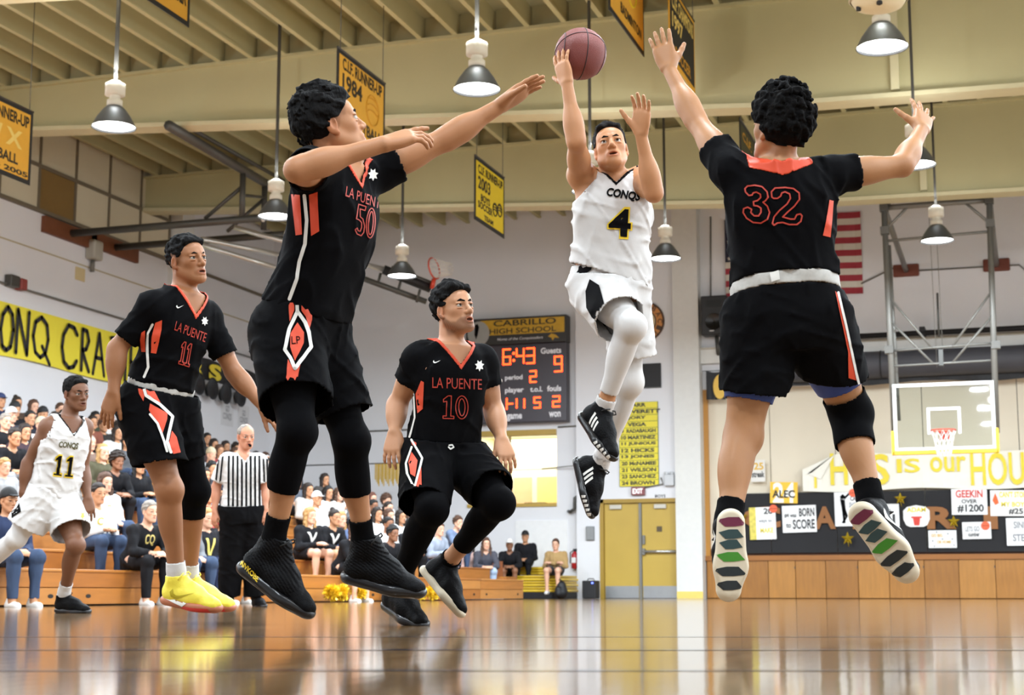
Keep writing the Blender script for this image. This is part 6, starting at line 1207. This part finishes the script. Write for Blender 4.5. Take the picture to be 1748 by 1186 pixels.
for (xa, ya), (xb, yb_) in (((400, 388), (662, 462)), ((345, 418), (500, 466)), ((345, 408), (480, 436))):
    T('shiny_tube', bs_, [aY(xa, ya, 26.6+.002*xa), aY(xb, yb_, 26.6+.006*xb-.9)], .055, t)
T('board_edge', black, [aY(655, 460, 29.6), aY(735, 492, 30.2)], .10, t); T('ladder_rail', dsteel, [aY(600, 468, 29.3), aY(728, 515, 30.0)], .06, t); T('board_beam', dsteel, [aY(668, 457, 29.7), aY(740, 485, 30.2)], .05, t)
for x, y in ((650, 466), (684, 480), (717, 494)): T('ladder_rung', dsteel, [aY(x, y, 29.8), aY(x-6, y+22, 29.8)], .03, t)
c_ = aY(741, 458, 30.1); ax_ = camv(.95, .25, .45); u_, v_ = frame_of(ax_); T('rim', rim, [c_+.225*(a*u_+b*v_) for a, b in circ(28)+circ(28)[:1]], .016, t); net(t, c_, ax_+np.array([0, 0, -.3]), .22, .4, netm); T('rim_bracket', rim, [c_-EZ*.22, c_-EZ*.42-ax_*.05], .05, t)
# ================================================================== ceiling: banners and round speaker
def cif(label, BL, BR, D, h, lines, dark=False, colr='#d8a233'):
    P = aD(*BR, D); X = P[0]; Q = aX(*BL, X); y0, y1 = sorted((Q[1], P[1])); z = (Q[2]+P[2])/2; t = thing('championship_banner', label, 'banner', (X, y0, z), 'championship banners under the ceiling'); w = y1-y0
    B('cloth', M('banner_black', '#1d1d1c', .7) if not dark else M('banner_gold', '#d59f2b', .7), X-.012, X, y0, y1, z, z+h, t); m_ = .07; f = B('field', M('banner_field'+colr, colr, .7, var=.06) if not dark else M('banner_black'), X, X+.004, y0+m_, y1-m_, z+m_, z+h-m_, t); f.data.update()
    for s, u0, v0, u1, v1, m in lines: lettering('lettering', s, m, (X+.008, y0+w*u0, z+h*v0), EY, EZ, w*(u1-u0), h*(v1-v0), t, .03)
    T('top_rod', dsteel, [(X, y0, z+h), (X, y1, z+h)], .015, t)
    for y in (y0+.1, y1-.1): T('hanging_wire', dsteel, [(X, y, z+h), (X, y, ZT)], .006, t)
    return t, X, y0, w, z, h
bi = M('banner_ink', '#2a2413', .6); by_ = M('banner_gold_ink', '#c8901f', .6); bg = M('banner_pale_ink', '#e3c66a', .6)
def disc(tp, u, v, r, m, name='ball_drawing'):
    t, X, y0, w, z, h = tp; c = (X+.008, y0+w*u, z+h*v); rr = r*h; T(name, m, [(c[0], c[1]+rr*a, c[2]+rr*b) for a, b in circ(24)+circ(24)[:1]], .012, t)
    for k in (-.5, 0, .5): T(name+'_seam', m, [(c[0], c[1]+rr*math.sin(a)*.9, c[2]+rr*(math.cos(a)*.5+k)*.8) for a in np.linspace(-1, 1, 8)], .01, t)
cif('black framed championship banner cut by the top edge, above the left lamp rod', (252, 2), (323, 45), 22, 1.3, [('SOCCER', .3, .2, .9, .4, bi)])
tp = cif('orange volleyball runner-up banner of 1984 behind the head of player 50', (574, 205), (656, 275), 24, 1.15, [('C.I.F. RUNNER-UP', .1, .76, .92, .92, bi), ('1984', .1, .5, .5, .72, bi), ('VOLLEYBALL', .08, .1, .92, .26, bi)]); disc(tp, .72, .5, .2, by_)
tp = cif('yellow boys soccer runner-up banner between player 50 and player 4', (810, 375), (861, 406), 28.5, 1.13, [('C.I.F. RUNNER-UP', .1, .76, .92, .9, bi), ('2003', .1, .52, .5, .72, bi), ('BOYS\nSOCCER', .1, .22, .58, .46, bi), ('TEAM', .3, .08, .6, .16, bi)], colr='#dfc21f'); disc(tp, .82, .4, .1, bi); disc(tp, .66, .36, .1, bi)
cif('orange softball runner-up banner at the left edge of the picture', (-70, 262), (51, 322), 24, 1.15, [('C.I.F. RUNNER-UP', .08, .74, .94, .9, bi), ('SOFTBALL', .2, .2, .8, .34, bi), ('2004 2005', .2, .08, .95, .15, bi), ('/ / X', .3, .42, .85, .66, bg)])
tp = cif('orange banner with a yellow ball drawing cut by the top edge beside the basketball', (1040, 15), (1100, 98), 23, 1.3, [('BADMINTON', .3, .14, .9, .26, bi), ('99', .1, .6, .4, .78, bi)]); disc(tp, .62, .6, .22, M('ball_yellow', '#d8c41f', .6))
cif('black championship banner with gold edge behind the raised left hand of player 32', (1143, 100), (1187, 157), 24, 1.15, [('C.I.F. CHAMPIONS', .1, .7, .92, .9, bg), ('1997', .1, .45, .5, .65, bg), ('SOCCER', .2, .1, .8, .25, by_)], dark=True)
cif('dark banner peeking out left of the curly head of player 32', (1265, 318), (1302, 345), 28.5, 1.05, [('C.I.F.', .1, .7, .5, .85, by_)], dark=False, colr='#3b3a1a')
a = aD(1500, -2, 16.2); t = thing('ceiling_speaker', 'round cream dome with a dark port hanging above the brightest right lamp', 'speaker', a); o = ob('dome', lathe(NB(), [(0, -.13), (.12, -.125), (.24, -.08), (.29, 0), (.29, .1), (.2, .2), (0, .22)], seg=28), M('dome_cream', '#ddd3b4', .5), t, True); o.matrix_parent_inverse = Matrix()
o = ob('rim_ring', lathe(NB(), [(.29, -.02), (.305, -.01), (.305, .03), (.29, .04)], seg=28), M('dome_edge', '#b5aa88', .5), t, True); o.matrix_parent_inverse = Matrix()
for dx, dy, r in ((.02, -.18, .03), (-.2, -.06, .025)): o = ob('port', lathe(NB(), [(0, -.14+.3*abs(dx)**2), (r, -.125), (r, -.08)], (dx, dy, .0), 10), black, t); o.matrix_parent_inverse = Matrix()
o = ob('hanger', tube(NB(), [(0, 0, .2), (0, 0, ZC-a[2])], .02, 8), dsteel, t); o.matrix_parent_inverse = Matrix()
# pom-poms on the floor
for i, (x, y, l) in enumerate(((582, 1019, 'gold foil pom-pom on the floor left of the black shoe of player 50'), (612, 1020, 'gold foil pom-pom on the floor right behind the first pom-pom'), (718, 1017, 'gold foil pom-pom on the floor beside the trailing shoe of player 10'), (566, 1018, 'gold foil pom-pom leaning on the bleacher board'), (738, 1016, 'smallest gold foil pom-pom under the raised shoe of player 10'))):
    c = aX(x, 1024, -9.55 if i != 4 else -9.5); c[2] = .14; t = thing('pom_pom', l, 'pom-pom', (c[0], c[1], 0), 'gold pom-poms on the floor'); bm = NB(); r_ = np.random.default_rng(i)
    for k in range(260):
        d = nrm(r_.normal(size=3)); L_ = .13*r_.uniform(.7, 1.1); e = c+d*L_; e[2] = max(e[2], .006); w = nrm(np.cross(d, r_.normal(size=3)))*.012; m_ = c+d*L_*.5; bm.faces.new([bm.verts.new(tuple(v)) for v in (m_-w, m_+w, e+w, e-w)])
    tag(ob('foil_strips', bm, M('pom_gold', '#ecca35', .22, metal=.45), t), kind='stuff'); ob('handle_core', lathe(NB(), [(0, -.05), (.05, -.04), (.05, .04), (0, .05)], c, 10), M('pom_gold'), t)
# ================================================================== spectators
CP = {}
CPROF = scaled(BODY, 1.0)
def crowd_proto(pose, bare=False):
    key = (pose, bare)
    if key in CP: return CP[key]
    lean = {'lap': .02, 'lean': .20, 'chin': .22, 'cross': .0, 'clap': .03, 'phone': .08}[pose]
    nb = A(0, lean+.0, .50); J = dict(pel=A(0, 0, .112), neck=nb); hc = nb+A(0, .03+lean*.12, .165)
    for q, s in (('R', 1), ('L', -1)):
        J['hp'+q] = A(s*.09, .02, .108); J['kn'+q] = A(s*.125, .43, .10); J['an'+q] = A(s*.12, .40, -.335); J['sh'+q] = nb+A(s*.175, -.015, -.045)
        sh = J['sh'+q]
        if pose in ('lap', 'phone'): J['el'+q] = sh+A(s*.06, .06, -.27); J['wr'+q] = A(s*.05, lean+.29, .155 if pose == 'lap' else .24)
        elif pose == 'lean': J['el'+q] = sh+A(s*.06, .10, -.25); J['wr'+q] = A(s*.035, .44, .19)
        elif pose == 'chin': J['el'+q] = (A(.13, .36, .16) if s > 0 else sh+A(-.05, .10, -.25)); J['wr'+q] = (hc+A(.03, .13, -.16)) if s > 0 else A(-.02, .36, .17)
        elif pose == 'cross': J['el'+q] = sh+A(s*.06, .06, -.26); J['wr'+q] = A(-s*.08, lean+.20, .27)
        else: J['el'+q] = sh+A(s*.05, .10, -.22); J['wr'+q] = A(s*.02, lean+.30, .42)
    ns = type('x', (), {})(); ns.J = J
    for q in 'RL': J['bk'+q] = A(0, -1, 0)
    u = nrm(nb-J['pel']); rh = A(1, 0, 0); H = Head(hc, A(0, 1, -.05), A(0, 0, 1), 1.0, .003)
    T0 = loft(J['pel'], nb, rh, rh, CPROF); P = [T0, cone(nb-u*.02, H.p(0, -.022, -.055), .058, .052, .03)]; arms = []
    for q in 'RL':
        sh = J['sh'+q]; P += [cone(nb-u*.06, sh, .06, .056, .045)]+arm_prims(J, q, .95)+leg_prims(J, q, .98); s = 1 if q == 'R' else -1; P.append(cone(J['an'+q]+A(0, 0, -.04), J['an'+q]+A(0, .10, -.06), .035, .03, .02))
        P += hand(J['wr'+q], nrm(J['wr'+q]-J['el'+q])+A(-s*.3, .3, -.1), A(-s*.6, 0, -.8), q == 'R', .5, .08, .5, 1.0)
    P += H.prims(); C = V3(H.C); nk = V3(nb*.35+H.p(0, -.022, -.055)*.65)
    V, Q = nets(P, .016); c = V[Q].mean(1); dead = ((c-nk)@V3(u) > .006) & (np.abs(c-C).max(1) < .155); v2, q2 = nets(P, .0062, C-.175, C+.175); c2 = v2[q2].mean(1); V, Q = join(keep(V, Q, ~dead), keep(v2, q2, ((c2-nk)@V3(u) > -.008) & (np.abs(c2-C).max(1) < .168)))
    L = H.loc(V); x, y, z = L.T; hd = np.linalg.norm(L, axis=1) < .16; t = np.ones((len(V), 3))
    m = np.clip(1.5-np.sqrt((x/.022)**2+((z+.067)/.011)**2), 0, 1)*(hd & (y > .07)); t = t*(1-m[:, None]*np.array([.3, .5, .5]))
    for q in (-1, 1):
        m = np.clip(1.6-np.sqrt(((x-q*.033)/.014)**2+((z-.002)/.0065)**2), 0, 1)*(hd & (y > .06)); t = t*(1-m[:, None]*.8)
        m = np.clip(1.6-np.sqrt(((x-q*.032)/.02)**2+((z-.031-.004*np.abs(x-q*.03)/.02)/.005)**2), 0, 1)*(hd & (y > .06)); t = t*(1-m[:, None]*.75)
    out = {'H': H}
    def mesh(n, V, Q, tint=None, solid=0):
        o = mk(n, V, Q, None, None, tint, 0); me = o.data; me.materials.append(white); bpy.data.objects.remove(o); return me
    out['body'] = mesh('body', V, Q, np.clip(t, 0, 1))
    g = .014; S_ = [loft(J['pel'], nb, rh, rh, scaled(BODY, 1.0, g, g))]; cut = [lambda X: (V3(u)@(X-nb).T+.012-.25*np.clip(np.abs(X[:, 0]), 0, .1)*2).astype(np.float32)*.8, plane(J['pel'], -u)]
    for q in 'RL':
        S_ += [cone(nb-u*.06, J['sh'+q], .06+g, .056+g, .045)]+arm_prims(J, q, .95, grow=g); cut.append(endcut(J['wr'+q], nrm(J['wr'+q]-J['el'+q]), .1, .3))
    def clo(n, P, cuts, h):
        P = P+[glob(waves(3, .005, 26), 3)]; un = list(P); pr = P+[glob(c) for c in cuts]; V, Q = nets(pr, h); c = V[Q].mean(1).astype(np.float32); d = ev(un, c); g_ = np.max([k(c) for k in cuts], 0); V, Q = keep(V, Q, ~((d < -.3*h) & (g_ > -.75*h))); out['bvh_'+n] = bvh_of(V, Q); return mesh(n, V, Q)
    out['shirt'] = clo('shirt', S_, cut, .014)
    S_ = [loft(J['pel'], nb, rh, rh, scaled(BODY, 1.0, .016, .016), t1=.2)]; pl_ = plane(J['pel']+u*.04, u); cut = [lambda X: np.minimum(pl_(X), .13-X[:, 1])]
    for q in 'RL':
        lp = leg_prims(J, q, .98, .014); 
        if bare: e, d = J['hp'+q]+(J['kn'+q]-J['hp'+q])*.72, nrm(J['kn'+q]-J['hp'+q]); S_ += [cone(J['hp'+q], e+d*.03, .105, .095, .03)]; cut.append(endcut(e, d, .14, .3))
        else: S_ += lp[:5]; cut.append(endcut(J['an'+q]+A(0, 0, .02), A(0, 0, -1), .14, .3))
    out['trousers'] = clo('trousers', S_, cut, .016)
    pr = [cone((0, -.05, .045), (0, .10, .035), .045, .042, .02), cone((0, -.04, .05), (0, -.03, .10), .043, .04, .02), glob(plane((0, 0, .002), (0, 0, -1)))]; V, Q = nets(pr, .013); out['shoe'] = mesh('shoe', V, Q); out['J'] = J
    CP[key] = out; return out
HP_ = {}
TAKEN = {}
def crowd_hair(kind):
    if kind in HP_: return HP_[kind]
    H = Head(A(0, 0, 0), A(0, 1, 0), A(0, 0, 1)); st = {'short': (.022, .008, .004, .003, 90, -.04, .015), 'thick': (.034, .018, 0, .006, 70, -.06, .02), 'curly': (.05, .04, -.01, .010, 80, -.09, .02), 'long': (.024, .016, 0, .004, 60, -.10, .0), 'tail': (.020, .010, 0, .003, 70, -.04, .0), 'bun': (.020, .010, 0, .003, 70, -.04, .0), 'thin': (.004, .004, .02, .002, 60, -.05, 0), 'cap': (.026, .014, .012, .0, 9, .0, 0), 'beanie': (.036, .018, .0, .002, 90, .0, 0)}[kind]
    top, side, front, amp, fq, nape, quiff = st; o = [H.e((0, -.016, .040), (.073+side, .095+side, .078+side*1.2), .01), H.e((0, -.012, .055+top*.35), (.066+side*.9, .090+side*.6, .066+top*.8), .02)]
    if quiff: o += [H.cn((-.04, .060, .088), (.04, .060, .092), quiff, quiff*1.1, .02)]
    def cut(P):
        x, y, z = P.T; line = np.where(y > -.012, np.interp(y, [-.012, .02, .035, .055, .075, .2], [.018, .018, .030, .052+front, .074+front, .1+front]), np.interp(y, [-.2, -.06, -.03, -.012], [nape, nape, -.035, .018]))
        if kind in ('cap', 'beanie'): line = .030+.3*np.clip(y, -.1, .1)*(.5 if kind == 'cap' else .3)
        if kind == 'long': line = np.where(y < .035, -.3, line)
        return ((line-z)*.7).astype(np.float32)
    P = o
    if kind == 'long':
        for s in (-1, 1): P = P+[cone((s*.074, -.015, .03), (s*.088, .0, -.10), .026, .030, .02), cone((s*.088, .0, -.10), (s*.085, .03, -.24), .030, .018, .02)]
        P = P+[cone((0, -.075, .03), (0, -.085, -.20), .062, .05, .03)]
    P = P+[glob(waves(4, amp, fq, 6), 3), glob(cut)]
    V, Q = nets(P, .0075, (-.17, -.2, -.3), (.17, .18, .2)); parts = [(V, Q)]
    if kind == 'tail': parts.append(nets([cone((0, -.11, .06), (0, -.15, .02), .022, .026, .01), cone((0, -.15, .02), (.02, -.13, -.16), .028, .012, .01)], .008))
    if kind == 'bun': parts.append(nets([ball((0, -.06, .135), .04)], .009))
    if kind == 'cap': parts.append(nets([cone((0, .075, .062), (0, .135, .050), .060, .055, .01, flat=(0, 0, 1), q=.12)], .008))
    V, Q = join(*parts); o = mk('hair', V, Q, None); me = o.data; me.materials.append(white); bpy.data.objects.remove(o); HP_[kind] = me; return me
SK = dict(l='#d9a88c', m='#bd8a66', d='#8a5d42', k='#5d3d2c')
HC = dict(b='#0e0b0a', d='#21160f', n='#4a3020', y='#a98350', g='#8c857c', w='#e6e3de', r='#5a3324', k='#101012', o='#6b6a45', t='#b7a98c', B='#22315a')
def cmat(kind, c, **k): return M(kind+c, c, .8, bump=.25, bs=30, spec=.15, **k)
def spectator(x, y, pose, hair, hc, shirt, pants, skin, label, loc=None, phi=-24, bare=False, txt=None, cap=None, scale=1.0, turn=0, beard=False):
    pr = crowd_proto(pose, bare); hz = float(pr['H'].C[2])
    if loc is None:
        best = None
        for k in range(NR):
            X = X0-RUN*k-.10; P = aX(x, y, X); e = abs(P[2]-(Z0+RISE*k+hz*scale))
            for dy in (0, .1, -.1, .2, -.2, .3, -.3, .42, -.42):
                Y = min(P[1]+dy, BY1-.3); c = e+.7*abs(dy)+sum(3*max(0, .46-abs(Y-q)) for q in TAKEN.get(k, []))
                if best is None or c < best[0]: best = (c, k, Y, X)
        c, k, Y, X = best; TAKEN.setdefault(k, []).append(Y); loc = (X, Y, Z0+RISE*k+.002)
    r = thing('person', label, 'person', loc, 'spectators on the bleachers'); r.rotation_euler = (0, 0, math.radians(phi-90)); r.scale = (scale,)*3
    def put(n, me, m, mat=None):
        o = bpy.data.objects.new(n, me); COL.objects.link(o); o.parent = r; o.material_slots[0].link = 'OBJECT'; o.material_slots[0].material = m
        if mat is not None: o.matrix_basis = mat
        return o
    c = SK[skin]; put('body', pr['body'], M('crowd_skin'+c, c, .55, tint=True, var=.04))
    sh = put('shirt', pr['shirt'], cmat('crowd_shirt', shirt)); put('trousers', pr['trousers'], cmat('crowd_trousers', pants))
    Hh = pr['H']; HM = Matrix.Translation(Vector(Hh.C)); hcol = HC[hc]
    if hair: put('hair' if hair not in ('cap', 'beanie') else hair, crowd_hair(hair), M('crowd_hair'+hcol, hcol, .7, var=.35, vs_=50, bump=.6, bs=120), HM)
    if cap: put('headband', crowd_band(), cmat('crowd_shirt', cap), HM)
    for q in 'RL': a = pr['J']['an'+q]; put('shoe', pr['shoe'], cmat('crowd_shoe', '#d9d8d5' if (x+y) % 3 else '#26262a'), Matrix.Translation((float(a[0]), float(a[1])+.0, float(a[2])-.085)))
    if txt:
        s, col_, w, h, dz = txt; bm = add_text(NB(), s, (w/2, .6, .30+dz), (-1, 0, 0), (0, 0, 1), w, h, .02); print_local(bm, pr['bvh_shirt'], (0, -1, 0), .004); me = bpy.data.meshes.new('shirt_print'); bm.to_mesh(me); bm.free(); me.materials.append(M('crowd_print'+col_, col_, .6)); o = bpy.data.objects.new('shirt_print', me); COL.objects.link(o); o.parent = sh
    return r
def crowd_band():
    if 'band' in HP_: return HP_['band']
    bm = NB(); 
    for a in range(24):
        f = []
        for b in (a, a+1):
            t = 2*math.pi*b/24; f.append((.088*math.cos(t), -.014+.108*math.sin(t)))
        z0, z1 = .060, .086; bm.faces.new([bm.verts.new((f[0][0], f[0][1], z0)), bm.verts.new((f[1][0], f[1][1], z0)), bm.verts.new((f[1][0]*.95, f[1][1]*.95, z1)), bm.verts.new((f[0][0]*.95, f[0][1]*.95, z1))])
    me = bpy.data.meshes.new('headband'); bm.to_mesh(me); bm.free(); me.materials.append(white); HP_['band'] = me; return me
BK, NV, GY, WH, JN, OL, TN = '#19191c', '#222a44', '#8f9093', '#dcdbd8', '#3c4a63', '#4d4a38', '#a88a5c'
SP = [
 # upper left block
 (29, 634, 'lap', 'bun', 'd', '#4a3a30', NV, 'm', 'person with a dark top bun in the highest seats at the left picture edge'),
 (6, 659, 'lap', 'cap', 'B', NV, BK, 'm', 'person in a navy blue cap at the left picture edge'),
 (26, 660, 'cross', 'beanie', 'k', BK, BK, 'm', 'person in a black beanie just below the top bun'),
 (57, 646, 'lap', 'long', 'n', '#2b2724', BK, 'l', 'person with long brown hair between the two black beanies'),
 (74, 660, 'cross', 'beanie', 'k', '#2a2430', BK, 'm', 'person in a black beanie right of the long brown haired one'),
 (92, 657, 'lean', 'short', 'n', BK, NV, 'l', 'brown haired person in black left of the head of white player 11'),
 (108, 655, 'lap', 'thick', 'd', '#6b4a3a', BK, 'm', 'person mostly hidden behind the head of white player 11'),
 (18, 682, 'lap', 'cap', 'w', '#3a3c44', JN, 'l', 'person in a white cap in the left block'),
 (8, 713, 'cross', 'short', 'g', BK, BK, 'l', 'older grey haired person in black at the left picture edge'),
 (36, 704, 'lap', 'short', 'b', '#20222a', BK, 'm', 'dark haired person in a black jacket behind the right shoulder of white player 11'),
 (56, 722, 'lean', 'cap', 't', WH, JN, 'l', 'person in a tan cap and white shirt beside the arm of white player 11'),
 (67, 702, 'chin', 'thick', 'd', BK, BK, 'm', 'person in black leaning forward above the tan cap'),
 (42, 678, 'lap', 'long', 'd', '#3b2d33', BK, 'm', 'long haired person in maroon between the white cap and the beanies'),
 (90, 686, 'lap', 'thick', 'b', '#2c3340', BK, 'm', 'person in slate blue left of the face of white player 11'),
 (4, 806, 'lap', 'short', 'y', '#9a9b9d', BK, 'l', 'blond child in a grey sweater at the left picture edge', dict(scale=.85)),
 (8, 755, 'lean', 'short', 'd', BK, GY, 'm', 'person in black above the blond child at the left edge'),
 (10, 870, 'lap', 'cap', 'k', '#2b3550', JN, 'm', 'person in navy sitting low behind the white tights of player 11'),
 # between white 11 and black 11
 (162, 670, 'lap', 'long', 'b', '#3d4436', BK, 'm', 'person with long black hair right of the face of white player 11'),
 (177, 673, 'cross', 'thick', 'n', '#33302e', BK, 'm', 'brown haired person against the hand of black player 11'),
 (152, 700, 'phone', 'short', 'd', '#7b4a3c', BK, 'm', 'person in rust red behind the shoulder of white player 11'),
 (176, 712, 'lap', 'tail', 'n', WH, BK, 'l', 'person with a ponytail in white beside the hand of black player 11'),
 (196, 706, 'cross', 'thick', 'd', '#6f7174', BK, 'm', 'person in grey directly behind the wrist of black player 11'),
 (194, 745, 'phone', 'long', 'd', WH, JN, 'm', 'long dark haired person in a white jacket under the hand of black player 11'),
 (173, 770, 'lap', 'long', 'y', OL, JN, 'l', 'blond person in an olive jacket with a white headband', dict(cap=WH)),
 (183, 796, 'lean', 'curly', 'd', BK, BK, 'd', 'person with a large dark curly mane below the blond one'),
 (215, 757, 'lap', 'tail', 'd', '#54565a', JN, 'm', 'dark ponytail person in a dark grey sweater left of the shorts of player 11'),
 (230, 790, 'phone', 'long', 'b', BK, JN, 'm', 'person in black with a phone against the shorts of black player 11'),
 (176, 820, 'lap', 'long', 'n', WH, JN, 'l', 'brown long haired person in a white top behind the bearded man', dict(txt=('C', '#d5b94a', .07, .08, .0))),
 (158, 842, 'phone', 'short', 'd', WH, JN, 'm', 'dark haired man in a white long sleeve with a phone and blue jeans', dict(txt=('C', '#d5b94a', .08, .09, .0))),
 (152, 760, 'cross', 'thin', 'g', '#6d5a50', BK, 'l', 'balding person behind the left arm of white player 11'),
 (234, 878, 'lean', 'short', 'g', BK, BK, 'l', 'older grey haired person in a black hoodie with a yellow emblem on the lowest bench', dict(txt=('CQ', '#c9b468', .13, .13, -.02))),
 # referee block
 (358, 733, 'lap', 'short', 'b', '#3e4248', BK, 'm', 'dark haired person in slate plaid at the top left of the referee block'),
 (363, 750, 'lap', 'long', 'd', '#4b3a3a', BK, 'm', 'dark long haired person below the slate plaid shirt'),
 (354, 773, 'phone', 'beanie', 't', GY, JN, 'l', 'person in a pale beanie left of the referee shoulder'),
 (372, 767, 'lap', 'long', 'n', '#8a3a3a', BK, 'm', 'brown haired person in dark red beside the pale beanie'),
 (383, 755, 'lap', 'long', 'd', '#31333b', BK, 'm', 'dark haired person in charcoal above the referee shoulder'),
 (387, 737, 'cross', 'thick', 'n', '#5a5c60', BK, 'l', 'brown haired person in grey in the top row left of the referee'),
 (401, 739, 'lap', 'thick', 'd', '#2b2b2f', BK, 'm', 'dark haired person touching the left side of the referee head'),
 (400, 757, 'cross', 'long', 'n', '#4a3d52', BK, 'm', 'long haired person in plum partly covered by the referee'),
 (435, 764, 'lap', 'short', 'd', '#6b6d70', BK, 'm', 'short haired person peeking out right of the referee neck'),
 (455, 767, 'lap', 'long', 'b', '#2e2a2c', BK, 'm', 'long black haired person right of the referee beside the black leg'),
 (349, 889, 'lap', 'short', 'y', '#1d1d22', NV, 'l', 'older blond person in a black cardigan with a yellow scarf on the lowest bench', dict(txt=('V', '#e2cf6a', .15, .3, -.18))),
 (327, 893, 'lap', 'thick', 'g', '#77797d', JN, 'l', 'person in grey and blue jeans behind the bare shin of black player 11'),
 (352, 850, 'lap', 'thick', 'd', '#a33f3a', BK, 'm', 'person in red plaid above the yellow scarf'),
 (346, 815, 'lap', 'long', 'd', GY, BK, 'm', 'long haired person in pale grey behind the black sleeve of player 11'),
 (360, 800, 'cross', 'thick', 'b', '#2d2f36', BK, 'm', 'person in dark grey under the referee elbow'),
 (378, 905, 'lap', 'thick', 'd', '#44464d', BK, 'm', 'person hidden behind the black trousers of the referee'),
 # student section behind player 50
 (541, 783, 'cross', 'short', 'b', '#3b3b40', BK, 'd', 'dark haired person with dark glasses at the top of the student section'),
 (545, 802, 'clap', 'thick', 'n', WH, JN, 'l', 'clapping person in white with a white headband', dict(cap='#efefef')),
 (560, 799, 'lap', 'long', 'd', '#4b4744', BK, 'm', 'long dark haired person right of the clapping one'),
 (638, 787, 'lap', 'long', 'n', WH, JN, 'l', 'long brown haired person in white, highest right of the leg of player 50'),
 (632, 812, 'clap', 'long', 'r', WH, JN, 'l', 'auburn haired person in white behind the far leg of player 50'),
 (676, 809, 'lap', 'curly', 'n', WH, JN, 'l', 'person in a white shirt with black printing near the hand of player 10', dict(txt=('CONQ\nNATION', '#3a3a3a', .2, .12, -.02))),
 (636, 838, 'cross', 'short', 'b', WH, BK, 'd', 'short black haired person in white below the auburn one'),
 (641, 852, 'lap', 'long', 'd', WH, BK, 'm', 'long dark haired person in a white hooded top beside the leg of player 50'),
 (660, 859, 'lap', 'tail', 'd', WH, JN, 'l', 'ponytail person in white left of the shorts of player 10'),
 (675, 857, 'lean', 'long', 'n', WH, BK, 'm', 'brown haired person in white beside the ponytail one'),
 (661, 880, 'lap', 'long', 'n', WH, BK, 'l', 'long light brown haired person in the middle of the white shirts'),
 (677, 873, 'phone', 'long', 'd', WH, JN, 'm', 'person in white behind the knee of player 10'),
 (659, 897, 'lap', 'short', 'b', WH, BK, 'd', 'dark skinned person in white low beside the shoe of player 50'),
 (684, 898, 'lean', 'short', 'b', BK, BK, 'd', 'person in a black hoodie with a large white letter M', dict(txt=('M', '#e8e8e8', .17, .14, -.05))),
 (523, 842, 'lap', 'long', 'd', '#b9b4ae', BK, 'm', 'long dark haired person in pale grey between the legs of player 50'),
 (538, 850, 'lap', 'cap', 'w', WH, BK, 'm', 'person in a white visor cap between the legs of player 50'),
 (557, 838, 'lap', 'long', 'b', '#cfcac5', BK, 'm', 'person with a long black mane in white between the legs of player 50'),
 (575, 842, 'clap', 'long', 'n', WH, JN, 'l', 'brown haired person in white against the inner far leg of player 50'),
 (521, 875, 'phone', 'long', 'y', BK, BK, 'l', 'blond cheerleader in black, white and gold on the front row', dict(bare=True, txt=('V', '#e8e6e0', .2, .16, -.04))),
 (553, 888, 'lean', 'bun', 'd', BK, BK, 'm', 'dark haired cheerleader turned away in the middle of the front row', dict(bare=True, txt=('V', '#e8e6e0', .2, .16, -.04))),
 (586, 906, 'chin', 'long', 'n', BK, BK, 'l', 'brown haired cheerleader covering her mouth with one hand', dict(bare=True, txt=('V', '#e8e6e0', .2, .16, -.04))),
 (578, 884, 'lap', 'long', 'y', '#5a6a8c', JN, 'l', 'fair haired person in blue behind the cheerleaders'),
 (652, 914, 'lean', 'thick', 'b', BK, BK, 'd', 'dark haired person in a black jacket beside the shoe of player 50'),
 (700, 890, 'lap', 'long', 'n', WH, BK, 'l', 'person in white behind the black lower leg of player 10'),
 (612, 820, 'lap', 'thick', 'd', WH, BK, 'm', 'person in white hidden behind the far calf of player 50'),
 (505, 820, 'cross', 'thick', 'd', '#50545c', BK, 'm', 'person in slate grey left in the gap between the legs of player 50'),
 (716, 884, 'lap', 'tail', 'n', WH, JN, 'm', 'ponytail person in white behind the sleeve of player 10'),
 # end of the bleachers, between the legs of player 10 and the boys
 (757, 882, 'lap', 'thick', 'd', '#33363d', JN, 'm', 'person in charcoal just left of the bent knee of player 10'),
 (775, 897, 'chin', 'thick', 'n', '#6f7f9a', JN, 'l', 'person in blue with a hand at the face under the bent leg of player 10'),
 (742, 900, 'phone', 'thick', 'n', '#8d95a3', JN, 'l', 'person in pale blue between the legs of player 10'),
]
for s in SP:
    kw = dict(s[9]) if len(s) > 9 else {}; spectator(*s[:9], **kw)
def at_loc(x, y, Y, seat): p = aY(x, y, Y); return (p[0], Y, seat)
spectator(803, 915, 'lap', 'long', 'd', '#c9a9a0', NV, 'l', 'person in navy trousers and white shoes on the end bench', loc=at_loc(800, 915, 31.45, .462), phi=-55)
spectator(826, 915, 'lean', 'long', 'n', '#4a4a52', '#9fb0c8', 'l', 'person in pale blue jeans on the end bench', loc=at_loc(826, 915, 31.42, .462), phi=-60)
spectator(873, 940, 'lean', 'cap', 'w', BK, BK, 'd', 'boy in a white cap and black jacket bowing over his knees on the mats', loc=at_loc(871, 940, 33.75, .512), phi=-75, bare=True)
spectator(894, 915, 'lap', 'cap', 'k', BK, BK, 'm', 'boy in a black cap and black sweater sitting high on the yellow mats', loc=at_loc(897, 915, 34.3, .715), phi=-80)
spectator(949, 948, 'cross', 'short', 'n', TN, '#4a4a4e', 'l', 'boy in a tan shirt and grey shorts on the edge of the yellow mats', loc=at_loc(949, 948, 33.75, .512), phi=-85, bare=True)
